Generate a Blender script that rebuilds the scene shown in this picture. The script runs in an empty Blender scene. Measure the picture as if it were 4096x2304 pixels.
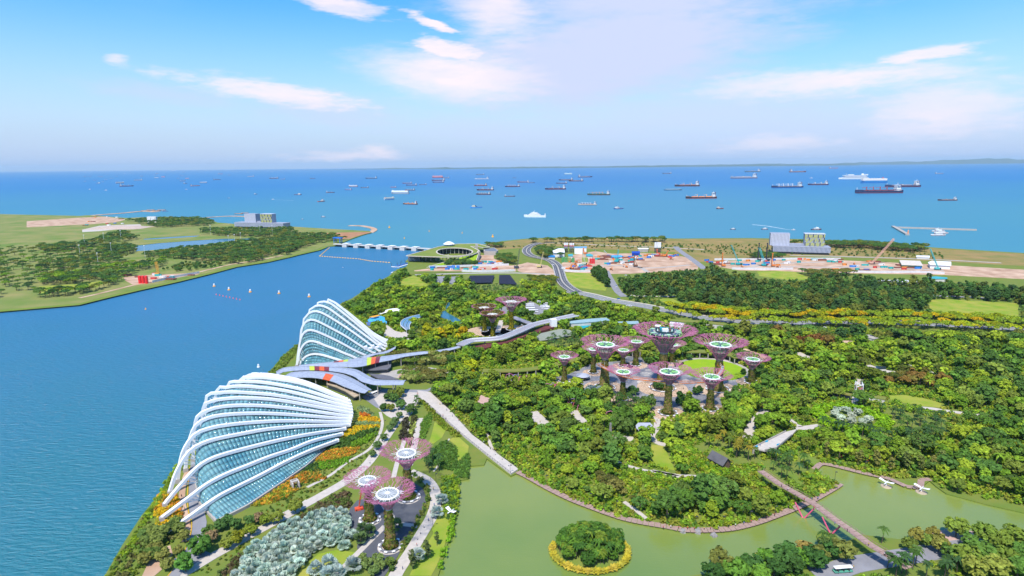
import bpy, bmesh, math, random
import numpy as np
from mathutils import Vector, Matrix
from mathutils.geometry import tessellate_polygon
random.seed(7); rng = np.random.default_rng(7)
SC = bpy.context.scene; COL = SC.collection; PI = math.pi
# ------------------------------------------------------------ camera (a high roof terrace, 190 m up)
F = 2400.; CX = 2048.; CY = 1152.; H = 190.          # focal length and centre in photo pixels (4096 wide)
TH = math.atan(491 / F); RO = math.radians(.53)
fw = np.array([0, math.cos(TH), -math.sin(TH)]); u0 = np.array([0, math.sin(TH), math.cos(TH)]); r0 = np.array([1., 0, 0])
rt = r0 * math.cos(RO) - u0 * math.sin(RO); up = u0 * math.cos(RO) + r0 * math.sin(RO)
cd = bpy.data.cameras.new('camera'); cam = bpy.data.objects.new('camera', cd); COL.objects.link(cam)
cd.sensor_width = 36; cd.lens = 36 * F / 4096; cd.clip_start = 1; cd.clip_end = 400000
cam.matrix_world = Matrix(((rt[0], up[0], -fw[0], 0), (rt[1], up[1], -fw[1], 0), (rt[2], up[2], -fw[2], H), (0, 0, 0, 1)))
SC.camera = cam
# ------------------------------------------------------------ sun, exposure
SUN_EL = math.radians(60); SUN_AZ = math.radians(200)   # azimuth clockwise from +Y: behind the camera, a little left
sl = bpy.data.lights.new('sun', 'SUN'); sl.energy = 2.1; sl.angle = math.radians(3); sl.color = (1, .95, .87)
so = bpy.data.objects.new('sun', sl); COL.objects.link(so); so.location = (0, -50, 400)
sdir = Vector((math.sin(SUN_AZ) * math.cos(SUN_EL), math.cos(SUN_AZ) * math.cos(SUN_EL), math.sin(SUN_EL)))
so.rotation_euler = sdir.to_track_quat('Z', 'Y').to_euler()
SC.view_settings.view_transform = 'Standard'; SC.view_settings.look = 'None'
SC.view_settings.exposure = 1.45; SC.view_settings.gamma = 1
SC.cycles.max_bounces = 6; SC.cycles.diffuse_bounces = 2; SC.cycles.glossy_bounces = 3; SC.cycles.transparent_max_bounces = 6
SC.cycles.volume_bounces = 0; SC.cycles.transmission_bounces = 3; SC.cycles.use_denoising = True
SC.cycles.sample_clamp_indirect = 4
# ------------------------------------------------------------ pixel helpers: a pixel gives a direction, the plane z gives the distance
def ray(x, y): return fw + rt * ((x - CX) / F) - up * ((y - CY) / F)
def P(x, y, z=2.):
    d = ray(x, y); t = (z - H) / d[2]; return np.array([0, 0, H]) + d * t
RG = {'S': (0, 0, 1), 'A1': (300, 600, .4831), 'A2': (1100, 600, .4831), 'A3': (1900, 600, .4831), 'A4': (2700, 600, .4831),
      'B1': (300, 1200, .414), 'B2': (1000, 1150, .414), 'B3': (1700, 1100, .414), 'B4': (2100, 1250, .3882),
      'B5': (2900, 1000, .3451), 'B6': (2900, 1450, .3796), 'C1': (400, 1450, .5895), 'C2': (1200, 1600, .4857),
      'C3': (1700, 1550, .5203), 'C4': (2600, 1550, .5203), 'D1': (600, 1850, .3133), 'D2': (900, 1480, .3105),
      'D3': (1160, 1180, .2346), 'E1': (1560, 900, .1941), 'E2': (2180, 940, .2329), 'E3': (2780, 880, .3882),
      'F1': (320, 640, .3106), 'F2': (1300, 640, .3106), 'F3': (2000, 640, .3494), 'F4': (2880, 640, .3494)}
def S(r, x, y): a, b, s = RG[r]; return a + x * s, b + y * s
def G(r, x, y, z=2.): return P(*S(r, x, y), z)
def GL(r, pts, z=2.): return [G(r, x, y, z) for x, y in pts]
def zat(r, x, y, Y):                                   # height of a pixel's ray where it crosses depth Y
    d = ray(*S(r, x, y)); return H + d[2] * Y / d[1]
def depth(p): return float((np.array(p) - [0, 0, H]) @ fw)
def mpp(p): return depth(p) / F                        # metres per photo pixel at p
# ------------------------------------------------------------ world: Nishita sky with high cloud
W = bpy.data.worlds.new('World'); SC.world = W; W.use_nodes = True
nt = W.node_tree; nt.nodes.clear(); nn = nt.nodes.new; lk = nt.links.new
def nd(t, **k):
    n = nn(t)
    for a, b in k.items(): setattr(n, a, b)
    return n
def mth(op, a, b=None, c=None, clamp=False):
    n = nd('ShaderNodeMath', operation=op, use_clamp=clamp)
    for i, v in enumerate((a, b, c)):
        if v is None: continue
        if isinstance(v, (int, float)): n.inputs[i].default_value = v
        else: lk(v, n.inputs[i])
    return n.outputs[0]
out = nd('ShaderNodeOutputWorld'); bg = nd('ShaderNodeBackground'); bg.inputs[1].default_value = .1
sky = nd('ShaderNodeTexSky', sky_type='NISHITA', sun_disc=False, sun_elevation=SUN_EL, sun_rotation=SUN_AZ)
sky.altitude = 100; sky.air_density = 1.1; sky.dust_density = 1.0; sky.ozone_density = 3.0
hs = nd('ShaderNodeHueSaturation'); hs.inputs['Saturation'].default_value = 1.5; hs.inputs['Value'].default_value = .78
lk(sky.outputs[0], hs.inputs['Color'])
tc = nd('ShaderNodeTexCoord'); sp = nd('ShaderNodeSeparateXYZ'); lk(tc.outputs['Generated'], sp.inputs[0])
az = mth('ARCTAN2', sp.outputs[0], sp.outputs[1]); el = mth('ARCSINE', sp.outputs[2])
cmb = nd('ShaderNodeCombineXYZ'); lk(az, cmb.inputs[0]); lk(mth('MULTIPLY', el, 4.5), cmb.inputs[1])
def noise(scale, detail=5, rough=.55, off=0):
    m = nd('ShaderNodeMapping'); lk(cmb.outputs[0], m.inputs[0]); m.inputs['Location'].default_value = (off, off * .7, off * .3)
    n = nd('ShaderNodeTexNoise'); n.inputs['Scale'].default_value = scale; n.inputs['Detail'].default_value = detail
    n.inputs['Roughness'].default_value = rough; lk(m.outputs[0], n.inputs['Vector'])
    return mth('SUBTRACT', n.outputs[0], .5)
n1 = noise(7, 6, .62); n2 = noise(26, 6, .65, 3.1); n3 = noise(2.2, 3, .5, 7.7)
def azel(x, y):
    d = ray(x, y); d = d / np.linalg.norm(d); return math.atan2(d[0], d[1]), math.asin(d[2])
def stroke(p0, p1, w, soft=.5, rag=1., amp=1.):        # one elongated cloud between two directions
    a0, e0 = azel(*p0); a1, e1 = azel(*p1); ca, ce = (a0 + a1) / 2, (e0 + e1) / 2
    L = math.hypot(a1 - a0, e1 - e0) / 2; ux, uy = (a1 - a0) / (2 * L), (e1 - e0) / (2 * L); B = w / F
    da = mth('SUBTRACT', az, ca); de = mth('SUBTRACT', el, ce)
    u = mth('DIVIDE', mth('ADD', mth('MULTIPLY', da, ux), mth('MULTIPLY', de, uy)), L)
    v = mth('DIVIDE', mth('SUBTRACT', mth('MULTIPLY', de, ux), mth('MULTIPLY', da, uy)), B)
    r = mth('SQRT', mth('ADD', mth('MULTIPLY', u, u), mth('MULTIPLY', v, v)))
    r = mth('ADD', r, mth('ADD', mth('MULTIPLY', n1, 2.1 * rag), mth('MULTIPLY', n2, 1.5 * rag)))
    m = nd('ShaderNodeMapRange', interpolation_type='SMOOTHSTEP'); lk(r, m.inputs[0])
    m.inputs[1].default_value = 1 - soft; m.inputs[2].default_value = 1 + soft * .5; m.inputs[3].default_value = amp; m.inputs[4].default_value = 0
    return m.outputs[0]
def mx(lst):
    o = lst[0]
    for k in lst[1:]: o = mth('MAXIMUM', o, k)
    return o
white = mx([stroke((1150, -50), (1500, 50), 42, .6, 1., .95), stroke((740, 316), (1500, 425), 34, .8, 1.2, .95), stroke((1460, 258), (2150, 335), 88, .8, .5),
            stroke((1640, 55), (1830, 130), 18, .5, 1.3), stroke((1650, 165), (1930, 245), 36, .5, 1.2), stroke((2900, 355), (3900, 265), 48, .9, 1., .9),
            stroke((3480, 250), (3900, 190), 22, .5, .9, .9), stroke((415, 236), (515, 242), 13, .9, 1.9, .7), stroke((1800, -40), (2140, 80), 120, .8, .5, .8),
            stroke((1130, 640), (1640, 612), 22, .8, 1.6, .6), stroke((1440, 600), (1620, 622), 26, .7, 1.4, .7), stroke((2900, 580), (3360, 560), 26, .9, 1.6, .5),
            stroke((3500, 470), (4100, 400), 90, .9, 1., .7), stroke((3640, 480), (3860, 470), 40, .8, 1.2, .7)])
veil = mx([stroke((1750, 330), (3230, 40), 215, .6, .4, 1.), stroke((1850, -20), (3400, -140), 210, .8, .4, 1.), stroke((1900, 440), (3900, 430), 120, 1., .6, .6), stroke((1000, 420), (1700, 470), 70, .9, .8, .55),
           stroke((250, 325), (980, 410), 34, .9, .8, .5), stroke((2500, 500), (4300, 470), 130, 1., .6, .5), stroke((1500, 480), (2500, 560), 70, 1., .7, .45)])
gen = nd('ShaderNodeMapRange', interpolation_type='SMOOTHSTEP'); lk(n3, gen.inputs[0])      # thin general cirrus all round the sky
gen.inputs[1].default_value = .02; gen.inputs[2].default_value = .3; gen.inputs[3].default_value = 0; gen.inputs[4].default_value = .4
hz = nd('ShaderNodeMapRange', interpolation_type='SMOOTHSTEP'); lk(el, hz.inputs[0])         # pale air low over the sea
hz.inputs[1].default_value = -.02; hz.inputs[2].default_value = .26; hz.inputs[3].default_value = .85; hz.inputs[4].default_value = 0
def mixc(a, fac, col):
    m = nd('ShaderNodeMix', data_type='RGBA'); lk(fac, m.inputs[0]); lk(a, m.inputs[6]); m.inputs[7].default_value = (*col, 1); return m.outputs[2]
c = mixc(hs.outputs[0], hz.outputs[0], (1.75, 2.35, 3.6))
c = mixc(c, mth('MULTIPLY', gen.outputs[0], .5), (2.0, 2.7, 4.1))
c = mixc(c, veil, (2.45, 2.75, 3.9))
white = mth('MULTIPLY', white, mth('ADD', mth('MULTIPLY', n1, 1.4), .88), clamp=True)
c = mixc(c, white, (4.0, 3.5, 3.7))
lk(c, bg.inputs[0]); lk(bg.outputs[0], out.inputs[0])
# ------------------------------------------------------------ materials
MT = {}
def M(name, c1, c2=None, rough=.75, scale=.25, spec=.25, metal=0., bump=0., obj=False, detail=4, emis=None):
    if name in MT: return MT[name]
    m = bpy.data.materials.new(name); m.use_nodes = True; t = m.node_tree; b = t.nodes['Principled BSDF']
    b.inputs['Roughness'].default_value = rough; b.inputs['Metallic'].default_value = metal; b.inputs['Specular IOR Level'].default_value = spec
    b.inputs['Base Color'].default_value = (*c1, 1)
    g = t.nodes.new('ShaderNodeNewGeometry') if not obj else t.nodes.new('ShaderNodeTexCoord')
    vec = g.outputs['Position'] if not obj else g.outputs['Object']
    n = t.nodes.new('ShaderNodeTexNoise'); n.inputs['Scale'].default_value = scale; n.inputs['Detail'].default_value = detail; t.links.new(vec, n.inputs['Vector'])
    r = t.nodes.new('ShaderNodeMapRange'); r.inputs[1].default_value = .32; r.inputs[2].default_value = .68; t.links.new(n.outputs[0], r.inputs[0])
    x = t.nodes.new('ShaderNodeMix'); x.data_type = 'RGBA'; t.links.new(r.outputs[0], x.inputs[0])
    c2 = c2 or tuple(v * .82 for v in c1)
    x.inputs[6].default_value = (*c1, 1); x.inputs[7].default_value = (*c2, 1); t.links.new(x.outputs[2], b.inputs['Base Color'])
    if bump:
        bp = t.nodes.new('ShaderNodeBump'); bp.inputs['Strength'].default_value = bump; bp.inputs['Distance'].default_value = .3
        t.links.new(n.outputs[0], bp.inputs['Height']); t.links.new(bp.outputs[0], b.inputs['Normal'])
    MT[name] = m; return m
def objcol_mat(name, rough=.6, spec=.3, metal=0.):      # paint whose colour is the object's own colour
    m = bpy.data.materials.new(name); m.use_nodes = True; t = m.node_tree; b = t.nodes['Principled BSDF']
    o = t.nodes.new('ShaderNodeObjectInfo'); tcn = t.nodes.new('ShaderNodeTexCoord'); n = t.nodes.new('ShaderNodeTexNoise'); n.inputs['Scale'].default_value = .35
    n.inputs['Detail'].default_value = 5; t.links.new(tcn.outputs['Object'], n.inputs['Vector'])
    r = t.nodes.new('ShaderNodeMapRange'); r.inputs[1].default_value = .3; r.inputs[2].default_value = .7; r.inputs[3].default_value = .82; r.inputs[4].default_value = 1.05
    t.links.new(n.outputs[0], r.inputs[0])
    mu = t.nodes.new('ShaderNodeVectorMath'); mu.operation = 'SCALE'; t.links.new(o.outputs['Color'], mu.inputs[0]); t.links.new(r.outputs[0], mu.inputs['Scale'])
    t.links.new(mu.outputs[0], b.inputs['Base Color']); b.inputs['Roughness'].default_value = rough; b.inputs['Specular IOR Level'].default_value = spec; b.inputs['Metallic'].default_value = metal
    MT[name] = m; return m
PAINT = objcol_mat('paint')
def leaf_mat(name, attr):
    m = bpy.data.materials.new(name); m.use_nodes = True; t = m.node_tree; t.nodes.clear()
    o = t.nodes.new('ShaderNodeOutputMaterial'); d = t.nodes.new('ShaderNodeBsdfDiffuse'); tr = t.nodes.new('ShaderNodeBsdfTranslucent'); mxs = t.nodes.new('ShaderNodeMixShader')
    mxs.inputs[0].default_value = .42
    if attr: a = t.nodes.new('ShaderNodeVertexColor'); a.layer_name = 'tint'; col = a.outputs[0]
    else: a = t.nodes.new('ShaderNodeObjectInfo'); col = a.outputs['Color']
    g = t.nodes.new('ShaderNodeNewGeometry'); n = t.nodes.new('ShaderNodeTexNoise'); n.inputs['Scale'].default_value = .45; n.inputs['Detail'].default_value = 3
    t.links.new(g.outputs['Position'], n.inputs['Vector'])
    r = t.nodes.new('ShaderNodeMapRange'); r.inputs[1].default_value = .28; r.inputs[2].default_value = .72; r.inputs[3].default_value = .75; r.inputs[4].default_value = 1.4
    t.links.new(n.outputs[0], r.inputs[0])
    rv = t.nodes.new('ShaderNodeMapRange'); rv.inputs[3].default_value = .75; rv.inputs[4].default_value = 1.25; t.links.new(g.outputs['Random Per Island'], rv.inputs[0])
    k = t.nodes.new('ShaderNodeMath'); k.operation = 'MULTIPLY'; t.links.new(r.outputs[0], k.inputs[0]); t.links.new(rv.outputs[0], k.inputs[1])
    mu = t.nodes.new('ShaderNodeVectorMath'); mu.operation = 'SCALE'; t.links.new(col, mu.inputs[0]); t.links.new(k.outputs[0], mu.inputs['Scale'])
    t.links.new(mu.outputs[0], d.inputs[0]); t.links.new(mu.outputs[0], tr.inputs[0])
    t.links.new(d.outputs[0], mxs.inputs[1]); t.links.new(tr.outputs[0], mxs.inputs[2]); t.links.new(mxs.outputs[0], o.inputs[0])
    MT[name] = m; return m
LEAF = leaf_mat('foliage', False); LEAFT = leaf_mat('foliage_mixed', True)
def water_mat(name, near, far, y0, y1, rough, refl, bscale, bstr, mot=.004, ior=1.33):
    """diffuse body colour of the water (blends from near to far colour along Y, mottled by noise) under a wave-averaged reflection"""
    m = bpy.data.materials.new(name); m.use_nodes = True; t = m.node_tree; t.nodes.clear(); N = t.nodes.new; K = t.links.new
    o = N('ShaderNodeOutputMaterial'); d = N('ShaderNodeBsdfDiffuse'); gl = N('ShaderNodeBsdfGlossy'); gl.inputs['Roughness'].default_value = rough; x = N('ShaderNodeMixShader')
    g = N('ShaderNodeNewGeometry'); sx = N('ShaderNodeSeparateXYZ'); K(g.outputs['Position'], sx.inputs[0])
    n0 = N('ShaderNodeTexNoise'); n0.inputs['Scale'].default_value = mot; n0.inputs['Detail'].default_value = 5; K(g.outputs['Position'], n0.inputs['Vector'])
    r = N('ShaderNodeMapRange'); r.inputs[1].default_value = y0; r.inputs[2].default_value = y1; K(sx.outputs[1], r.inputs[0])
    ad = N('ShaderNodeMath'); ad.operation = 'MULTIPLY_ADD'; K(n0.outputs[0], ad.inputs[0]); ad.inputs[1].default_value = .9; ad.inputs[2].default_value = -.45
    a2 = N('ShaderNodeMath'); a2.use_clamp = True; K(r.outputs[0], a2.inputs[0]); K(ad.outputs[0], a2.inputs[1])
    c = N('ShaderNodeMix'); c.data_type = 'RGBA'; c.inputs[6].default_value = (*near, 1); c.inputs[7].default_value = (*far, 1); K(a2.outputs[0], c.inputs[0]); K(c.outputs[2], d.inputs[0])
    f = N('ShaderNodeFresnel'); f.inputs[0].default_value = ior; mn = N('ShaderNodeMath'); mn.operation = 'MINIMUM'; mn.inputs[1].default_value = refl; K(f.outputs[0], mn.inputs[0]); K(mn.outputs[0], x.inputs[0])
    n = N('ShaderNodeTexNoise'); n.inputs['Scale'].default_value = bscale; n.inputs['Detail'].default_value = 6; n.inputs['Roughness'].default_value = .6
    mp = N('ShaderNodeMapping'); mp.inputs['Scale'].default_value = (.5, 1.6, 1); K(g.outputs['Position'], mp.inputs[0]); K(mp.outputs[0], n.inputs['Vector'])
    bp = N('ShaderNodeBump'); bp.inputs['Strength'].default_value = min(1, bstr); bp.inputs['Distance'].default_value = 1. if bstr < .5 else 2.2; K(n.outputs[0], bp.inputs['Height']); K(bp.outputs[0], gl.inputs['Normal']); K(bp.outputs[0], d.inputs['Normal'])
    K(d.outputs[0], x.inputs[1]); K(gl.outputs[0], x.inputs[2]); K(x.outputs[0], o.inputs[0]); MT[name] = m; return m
# ------------------------------------------------------------ mesh helpers
class MB:
    def __init__(s): s.v = []; s.f = []; s.m = []; s.mi = 0
    def add(s, vs, fs):
        o = len(s.v); s.v += [tuple(map(float, p)) for p in vs]; s.f += [tuple(i + o for i in f) for f in fs]; s.m += [s.mi] * len(fs); return s
    def box(s, c, d, rz=0., taper=1.):
        x, y, z = d[0] / 2, d[1] / 2, d[2] / 2; ca, sa = math.cos(rz), math.sin(rz); vs = []
        for kz in (-1, 1):
            k = taper if kz > 0 else 1
            for kx, ky in ((-1, -1), (1, -1), (1, 1), (-1, 1)):
                a, b = kx * x * k, ky * y * k; vs.append((c[0] + a * ca - b * sa, c[1] + a * sa + b * ca, c[2] + kz * z))
        return s.add(vs, [(3, 2, 1, 0), (4, 5, 6, 7), (0, 1, 5, 4), (1, 2, 6, 5), (2, 3, 7, 6), (3, 0, 4, 7)])
    def tube(s, p0, p1, r, r1=None, n=6):
        p0 = Vector(p0); p1 = Vector(p1); a = (p1 - p0)
        if a.length < 1e-6: return s
        q = a.normalized(); t = q.orthogonal().normalized(); b = q.cross(t); r1 = r if r1 is None else r1; vs = []
        for p, rr in ((p0, r), (p1, r1)):
            for k in range(n): w = 2 * PI * k / n; vs.append(p + (t * math.cos(w) + b * math.sin(w)) * rr)
        return s.add(vs, [(k, (k + 1) % n, n + (k + 1) % n, n + k) for k in range(n)] + [tuple(range(n))[::-1], tuple(range(n, 2 * n))])
    def sweep(s, pts, w, h, r=None):                     # rectangular section along a polyline
        pts = [Vector(p) for p in pts]; vs = []; n = len(pts)
        for i, p in enumerate(pts):
            d = (pts[min(i + 1, n - 1)] - pts[max(i - 1, 0)]).normalized(); sd = d.cross(Vector((0, 0, 1)))
            sd = sd.normalized() if sd.length > 1e-4 else Vector((1, 0, 0)); u = sd.cross(d)
            for a, b in ((-1, -1), (1, -1), (1, 1), (-1, 1)): vs.append(p + sd * (a * w / 2) + u * (b * h / 2))
        fs = [(4 * i + k, 4 * i + (k + 1) % 4, 4 * i + 4 + (k + 1) % 4, 4 * i + 4 + k) for i in range(n - 1) for k in range(4)]
        return s.add(vs, fs + [(3, 2, 1, 0), (4 * n - 4, 4 * n - 3, 4 * n - 2, 4 * n - 1)])
    def pipe(s, pts, r, n=8, r1=None):
        pts = [Vector(p) for p in pts]; vs = []; N = len(pts); t = None
        for i, p in enumerate(pts):
            d = (pts[min(i + 1, N - 1)] - pts[max(i - 1, 0)]).normalized()
            t = (d.orthogonal() if t is None else (t - d * t.dot(d))).normalized(); b = d.cross(t); rr = r if r1 is None else r + (r1 - r) * i / (N - 1)
            for k in range(n): w = 2 * PI * k / n; vs.append(p + (t * math.cos(w) + b * math.sin(w)) * rr)
        return s.add(vs, [(i * n + k, i * n + (k + 1) % n, i * n + n + (k + 1) % n, i * n + n + k) for i in range(N - 1) for k in range(n)] + [tuple(range(n))[::-1], tuple(range(N * n - n, N * n))])
    def lathe(s, prof, n=20, c=(0, 0, 0), cap=True):
        vs = [(c[0] + r * math.cos(2 * PI * k / n), c[1] + r * math.sin(2 * PI * k / n), c[2] + z) for r, z in prof for k in range(n)]
        fs = [(i * n + k, i * n + (k + 1) % n, (i + 1) * n + (k + 1) % n, (i + 1) * n + k) for i in range(len(prof) - 1) for k in range(n)]
        if cap: fs += [tuple(range(n))[::-1], tuple(range((len(prof) - 1) * n, len(prof) * n))]
        return s.add(vs, fs)
    def poly(s, pts, z0, z1):                            # flat polygon sheet with sides
        vs = [(p[0], p[1], z1) for p in pts]; tr = tessellate_polygon([[Vector(v) for v in vs]]); n = len(vs)
        vs2 = vs + [(p[0], p[1], z0) for p in pts]; a = sum(vs[i - 1][0] * vs[i][1] - vs[i][0] * vs[i - 1][1] for i in range(n))
        fs = []
        for t in tr:
            x = [vs[i] for i in t]; ar = (x[1][0] - x[0][0]) * (x[2][1] - x[0][1]) - (x[2][0] - x[0][0]) * (x[1][1] - x[0][1])
            fs.append(tuple(t) if ar > 0 else tuple(t)[::-1])
        sd = [(i, (i + 1) % n, n + (i + 1) % n, n + i) for i in range(n)]
        return s.add(vs2, fs + ([q[::-1] for q in sd] if a > 0 else sd))
    def mesh(s, name, mats, smooth=False):
        me = bpy.data.meshes.new(name); me.from_pydata(s.v, [], s.f)
        for m in (mats if isinstance(mats, (list, tuple)) else [mats]): me.materials.append(m)
        if any(s.m): me.polygons.foreach_set('material_index', s.m)
        if smooth: me.polygons.foreach_set('use_smooth', [True] * len(s.f))
        me.update(); return me
    def build(s, name, mats, parent=None, smooth=False, **k): return link(name, s.mesh(name, mats, smooth), parent, **k)
def link(name, me, parent=None, loc=None, rz=0., sc=None, color=None, label=None, cat=None, group=None, kind=None):
    o = bpy.data.objects.new(name, me); COL.objects.link(o)
    if parent is not None: o.parent = parent
    if loc is not None: o.location = [float(v) for v in loc]
    if rz: o.rotation_euler = (0, 0, rz)
    if sc is not None: o.scale = sc if isinstance(sc, (tuple, list)) else (sc, sc, sc)
    if color is not None: o.color = (*color, 1)
    if label: o['label'] = label
    if cat: o['category'] = cat
    if group: o['group'] = group
    if kind: o['kind'] = kind
    return o
def thing(name, label, cat, loc=(0, 0, 0), rz=0., group=None, sc=None): return link(name, None, None, loc, rz, sc, None, label, cat, group)
def npmesh(name, V, Q, mats, tint=None, smooth=False):
    me = bpy.data.meshes.new(name); V = np.asarray(V, np.float32); Q = np.asarray(Q, np.int32); k = Q.shape[1]
    me.vertices.add(len(V)); me.vertices.foreach_set('co', V.ravel()); me.loops.add(Q.size); me.loops.foreach_set('vertex_index', Q.ravel())
    me.polygons.add(len(Q)); me.polygons.foreach_set('loop_start', np.arange(len(Q), dtype=np.int32) * k); me.polygons.foreach_set('loop_total', np.full(len(Q), k, np.int32))
    for m in (mats if isinstance(mats, (list, tuple)) else [mats]): me.materials.append(m)
    if tint is not None:
        a = me.color_attributes.new('tint', 'FLOAT_COLOR', 'POINT'); a.data.foreach_set('color', np.c_[np.asarray(tint, np.float32), np.ones(len(V), np.float32)].ravel())
    me.update(calc_edges=True); me.validate(); return me
def smooth_poly(pts, n=6, closed=False):                 # Catmull-Rom through the points
    p = [np.array(q, float) for q in pts]; N = len(p); o = []
    for i in range(N if closed else N - 1):
        if closed: a, b, c_, d = p[i - 1], p[i], p[(i + 1) % N], p[(i + 2) % N]
        else: a, b, c_, d = p[max(i - 1, 0)], p[i], p[i + 1], p[min(i + 2, N - 1)]
        for k in range(n):
            t = k / n; o.append(.5 * (2 * b + (c_ - a) * t + (2 * a - 5 * b + 4 * c_ - d) * t * t + (3 * b - a - 3 * c_ + d) * t ** 3))
    if not closed: o.append(p[-1])
    return o
def offset(line, w0, w1=None):                           # ribbon polygon round a centre line
    w1 = w0 if w1 is None else w1; L = [np.array(p[:2], float) for p in line]; a = []; b = []; n = len(L)
    for i in range(n):
        d = L[min(i + 1, n - 1)] - L[max(i - 1, 0)]; d /= np.linalg.norm(d) + 1e-9; q = np.array([-d[1], d[0]])
        a.append(L[i] + q * w0); b.append(L[i] - q * w1)
    return a + b[::-1]
def inside(poly, X, Y):
    p = np.array([q[:2] for q in poly]); r = np.zeros(len(X), bool); j = len(p) - 1
    for i in range(len(p)):
        xi, yi = p[i]; xj, yj = p[j]
        with np.errstate(divide='ignore', invalid='ignore'): r ^= ((yi > Y) != (yj > Y)) & (X < (xj - xi) * (Y - yi) / (yj - yi) + xi)
        j = i
    return r
KEEP = []       # ground that the photograph shows open (paths, lawns, water): no plants there or in front of it
NOBASE = []     # ground that only may not carry a plant (footprints)
def sheet(name, pts, z, mat, keep=True, z0=None, cat=None, label=None):
    o = MB().poly(pts, z0 if z0 is not None else z - .3, z).build(name, mat); o['kind'] = 'structure'
    if keep: KEEP.append(pts)
    return o
HAZE = 1.8e-5
# ============================================================ SETTING
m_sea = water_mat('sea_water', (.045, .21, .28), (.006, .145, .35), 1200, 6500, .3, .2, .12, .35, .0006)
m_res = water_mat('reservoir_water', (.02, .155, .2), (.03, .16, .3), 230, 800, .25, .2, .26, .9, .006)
m_lake = water_mat('lake_water', (.12, .2, .04), (.25, .28, .06), 190, 400, .06, .6, .6, .12, .015, 1.9)
m_pond = water_mat('pond_water', (.03, .14, .22), (.04, .17, .3), 500, 2000, .1, .4, .8, .05, .03)
BIG = 70000
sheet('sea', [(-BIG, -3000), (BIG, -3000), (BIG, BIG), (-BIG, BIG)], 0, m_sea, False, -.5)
grass = M('grass', (.085, .135, .022), (.15, .17, .035), .9, .05, .1, detail=8)
grass_dry = M('dry_grass', (.17, .17, .045), (.3, .2, .08), .9, .025, .1, detail=8)
grass_golf = M('golf_grass', (.12, .19, .035), (.25, .23, .08), .9, .016, .1, detail=8)
lawn = M('lawn', (.17, .27, .02), (.31, .3, .055), .9, .07, .1, detail=8)
soil = M('soil', (.12, .18, .03), (.17, .19, .04), .95, .1, .1, detail=8)
conc = M('concrete', (.4, .37, .33), (.33, .305, .28), .85, .15, .2, detail=8)
paving = M('pale_paving', (.5, .45, .4), (.42, .38, .34), .85, .4, .2, detail=6)
asph = M('asphalt', (.1, .105, .12), (.08, .085, .1), .9, .2, .2, detail=6)
asph_l = M('grey_asphalt', (.25, .25, .27), (.2, .2, .22), .9, .15, .2, detail=6)
sand = M('sand', (.55, .39, .28), (.33, .2, .13), .95, .045, .1, detail=8)
earth = M('bare_earth', (.3, .14, .07), (.4, .22, .12), .95, .05, .1, detail=8)
whitep = M('white_paint', (.8, .8, .8), (.74, .74, .75), .5, .5, .4)
yellowp = M('yellow_paint', (.75, .42, .03), None, .6, .5, .3)
boards = M('boardwalk_timber', (.36, .25, .21), (.28, .19, .16), .8, .8, .2)
# --- garden land
shore = [(-120, -400), (-150, 60), (-180, 180)] + [tuple(p[:2]) for p in GL('C1', [(30, 1449), (150, 1240), (280, 1040), (370, 930), (490, 760)])] + \
    [(-224, 420), (-229, 480)] + [tuple(p[:2]) for p in GL('B1', [(1830, 745), (2010, 545), (2140, 440)])] + [(-232, 680)] + \
    [tuple(p[:2]) for p in GL('A2', [(545, 1270), (640, 1226), (700, 1186), (830, 1100), (940, 1045), (985, 1003), (1090, 962), (1105, 935)])]
coast = [tuple(p[:2]) for p in GL('E1', [(320, 765), (330, 730), (420, 670), (780, 520), (1150, 440), (1400, 420), (1760, 410), (1980, 390), (2300, 332), (2576, 303)])] + \
    [tuple(p[:2]) for p in GL('S', [(2132, 952), (2300, 949), (2600, 950), (2700, 954), (3000, 952), (3250, 957), (3500, 971), (3740, 990), (4096, 1012), (4500, 1040)])]
LAND1 = shore + coast + [(2600, 1250), (2600, -400)]
LAKE = GL('C3', [(20, 1700), (60, 1560), (100, 1449), (180, 1180), (240, 960), (263, 780), (265, 712), (330, 702), (345, 604), (455, 593), (475, 545), (660, 680), (715, 655), (800, 700), (920, 770), (1100, 860), (1300, 940), (1500, 1010), (1680, 1050), (1900, 1088)]) + \
    GL('C4', [(150, 1090), (400, 1103), (600, 1093), (800, 1050), (1000, 980), (1200, 900), (1400, 790), (1470, 740), (1370, 690), (1255, 640), (1310, 585), (1400, 600), (1650, 665), (1830, 700), (1980, 770), (2080, 770), (2150, 715), (2200, 760), (2280, 815), (2600, 900), (3000, 990), (3500, 1060), (3500, 1260), (3000, 1200), (2600, 1150), (2268, 1100), (2160, 1112), (1950, 1170), (1800, 1152), (1640, 1132), (1490, 1190), (1420, 1130), (1330, 1095), (1280, 1135), (1300, 1200), (1320, 1285), (1100, 1325), (740, 1368), (500, 1420), (300, 1449), (200, 1600)])
def land_mesh(name, outer, holes, z, z0, mat):
    loops = [[Vector((p[0], p[1], z)) for p in outer]] + [[Vector((p[0], p[1], z)) for p in h] for h in holes]
    tr = tessellate_polygon(loops); vs = [v for l in loops for v in l]; fs = []
    for t in tr:
        a, b, c_ = (vs[i] for i in t); fs.append(tuple(t) if (b - a).cross(c_ - a).z > 0 else tuple(t)[::-1])
    mb = MB(); mb.add(vs, fs)
    for l in loops:
        n = len(l); mb.add(l + [Vector((v.x, v.y, z0)) for v in l], [(i, (i + 1) % n, n + (i + 1) % n, n + i) for i in range(n)])
    o = mb.build(name, mat); o['kind'] = 'structure'; return o
land_mesh('garden_ground', LAND1, [LAKE], 2., -2., soil)
sheet('lake', LAKE, 1.2, m_lake, True, .6)
BACKTOP = [P(x, y, 0) for x, y in [(-700, 1240), (320, 1216)]]
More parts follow.
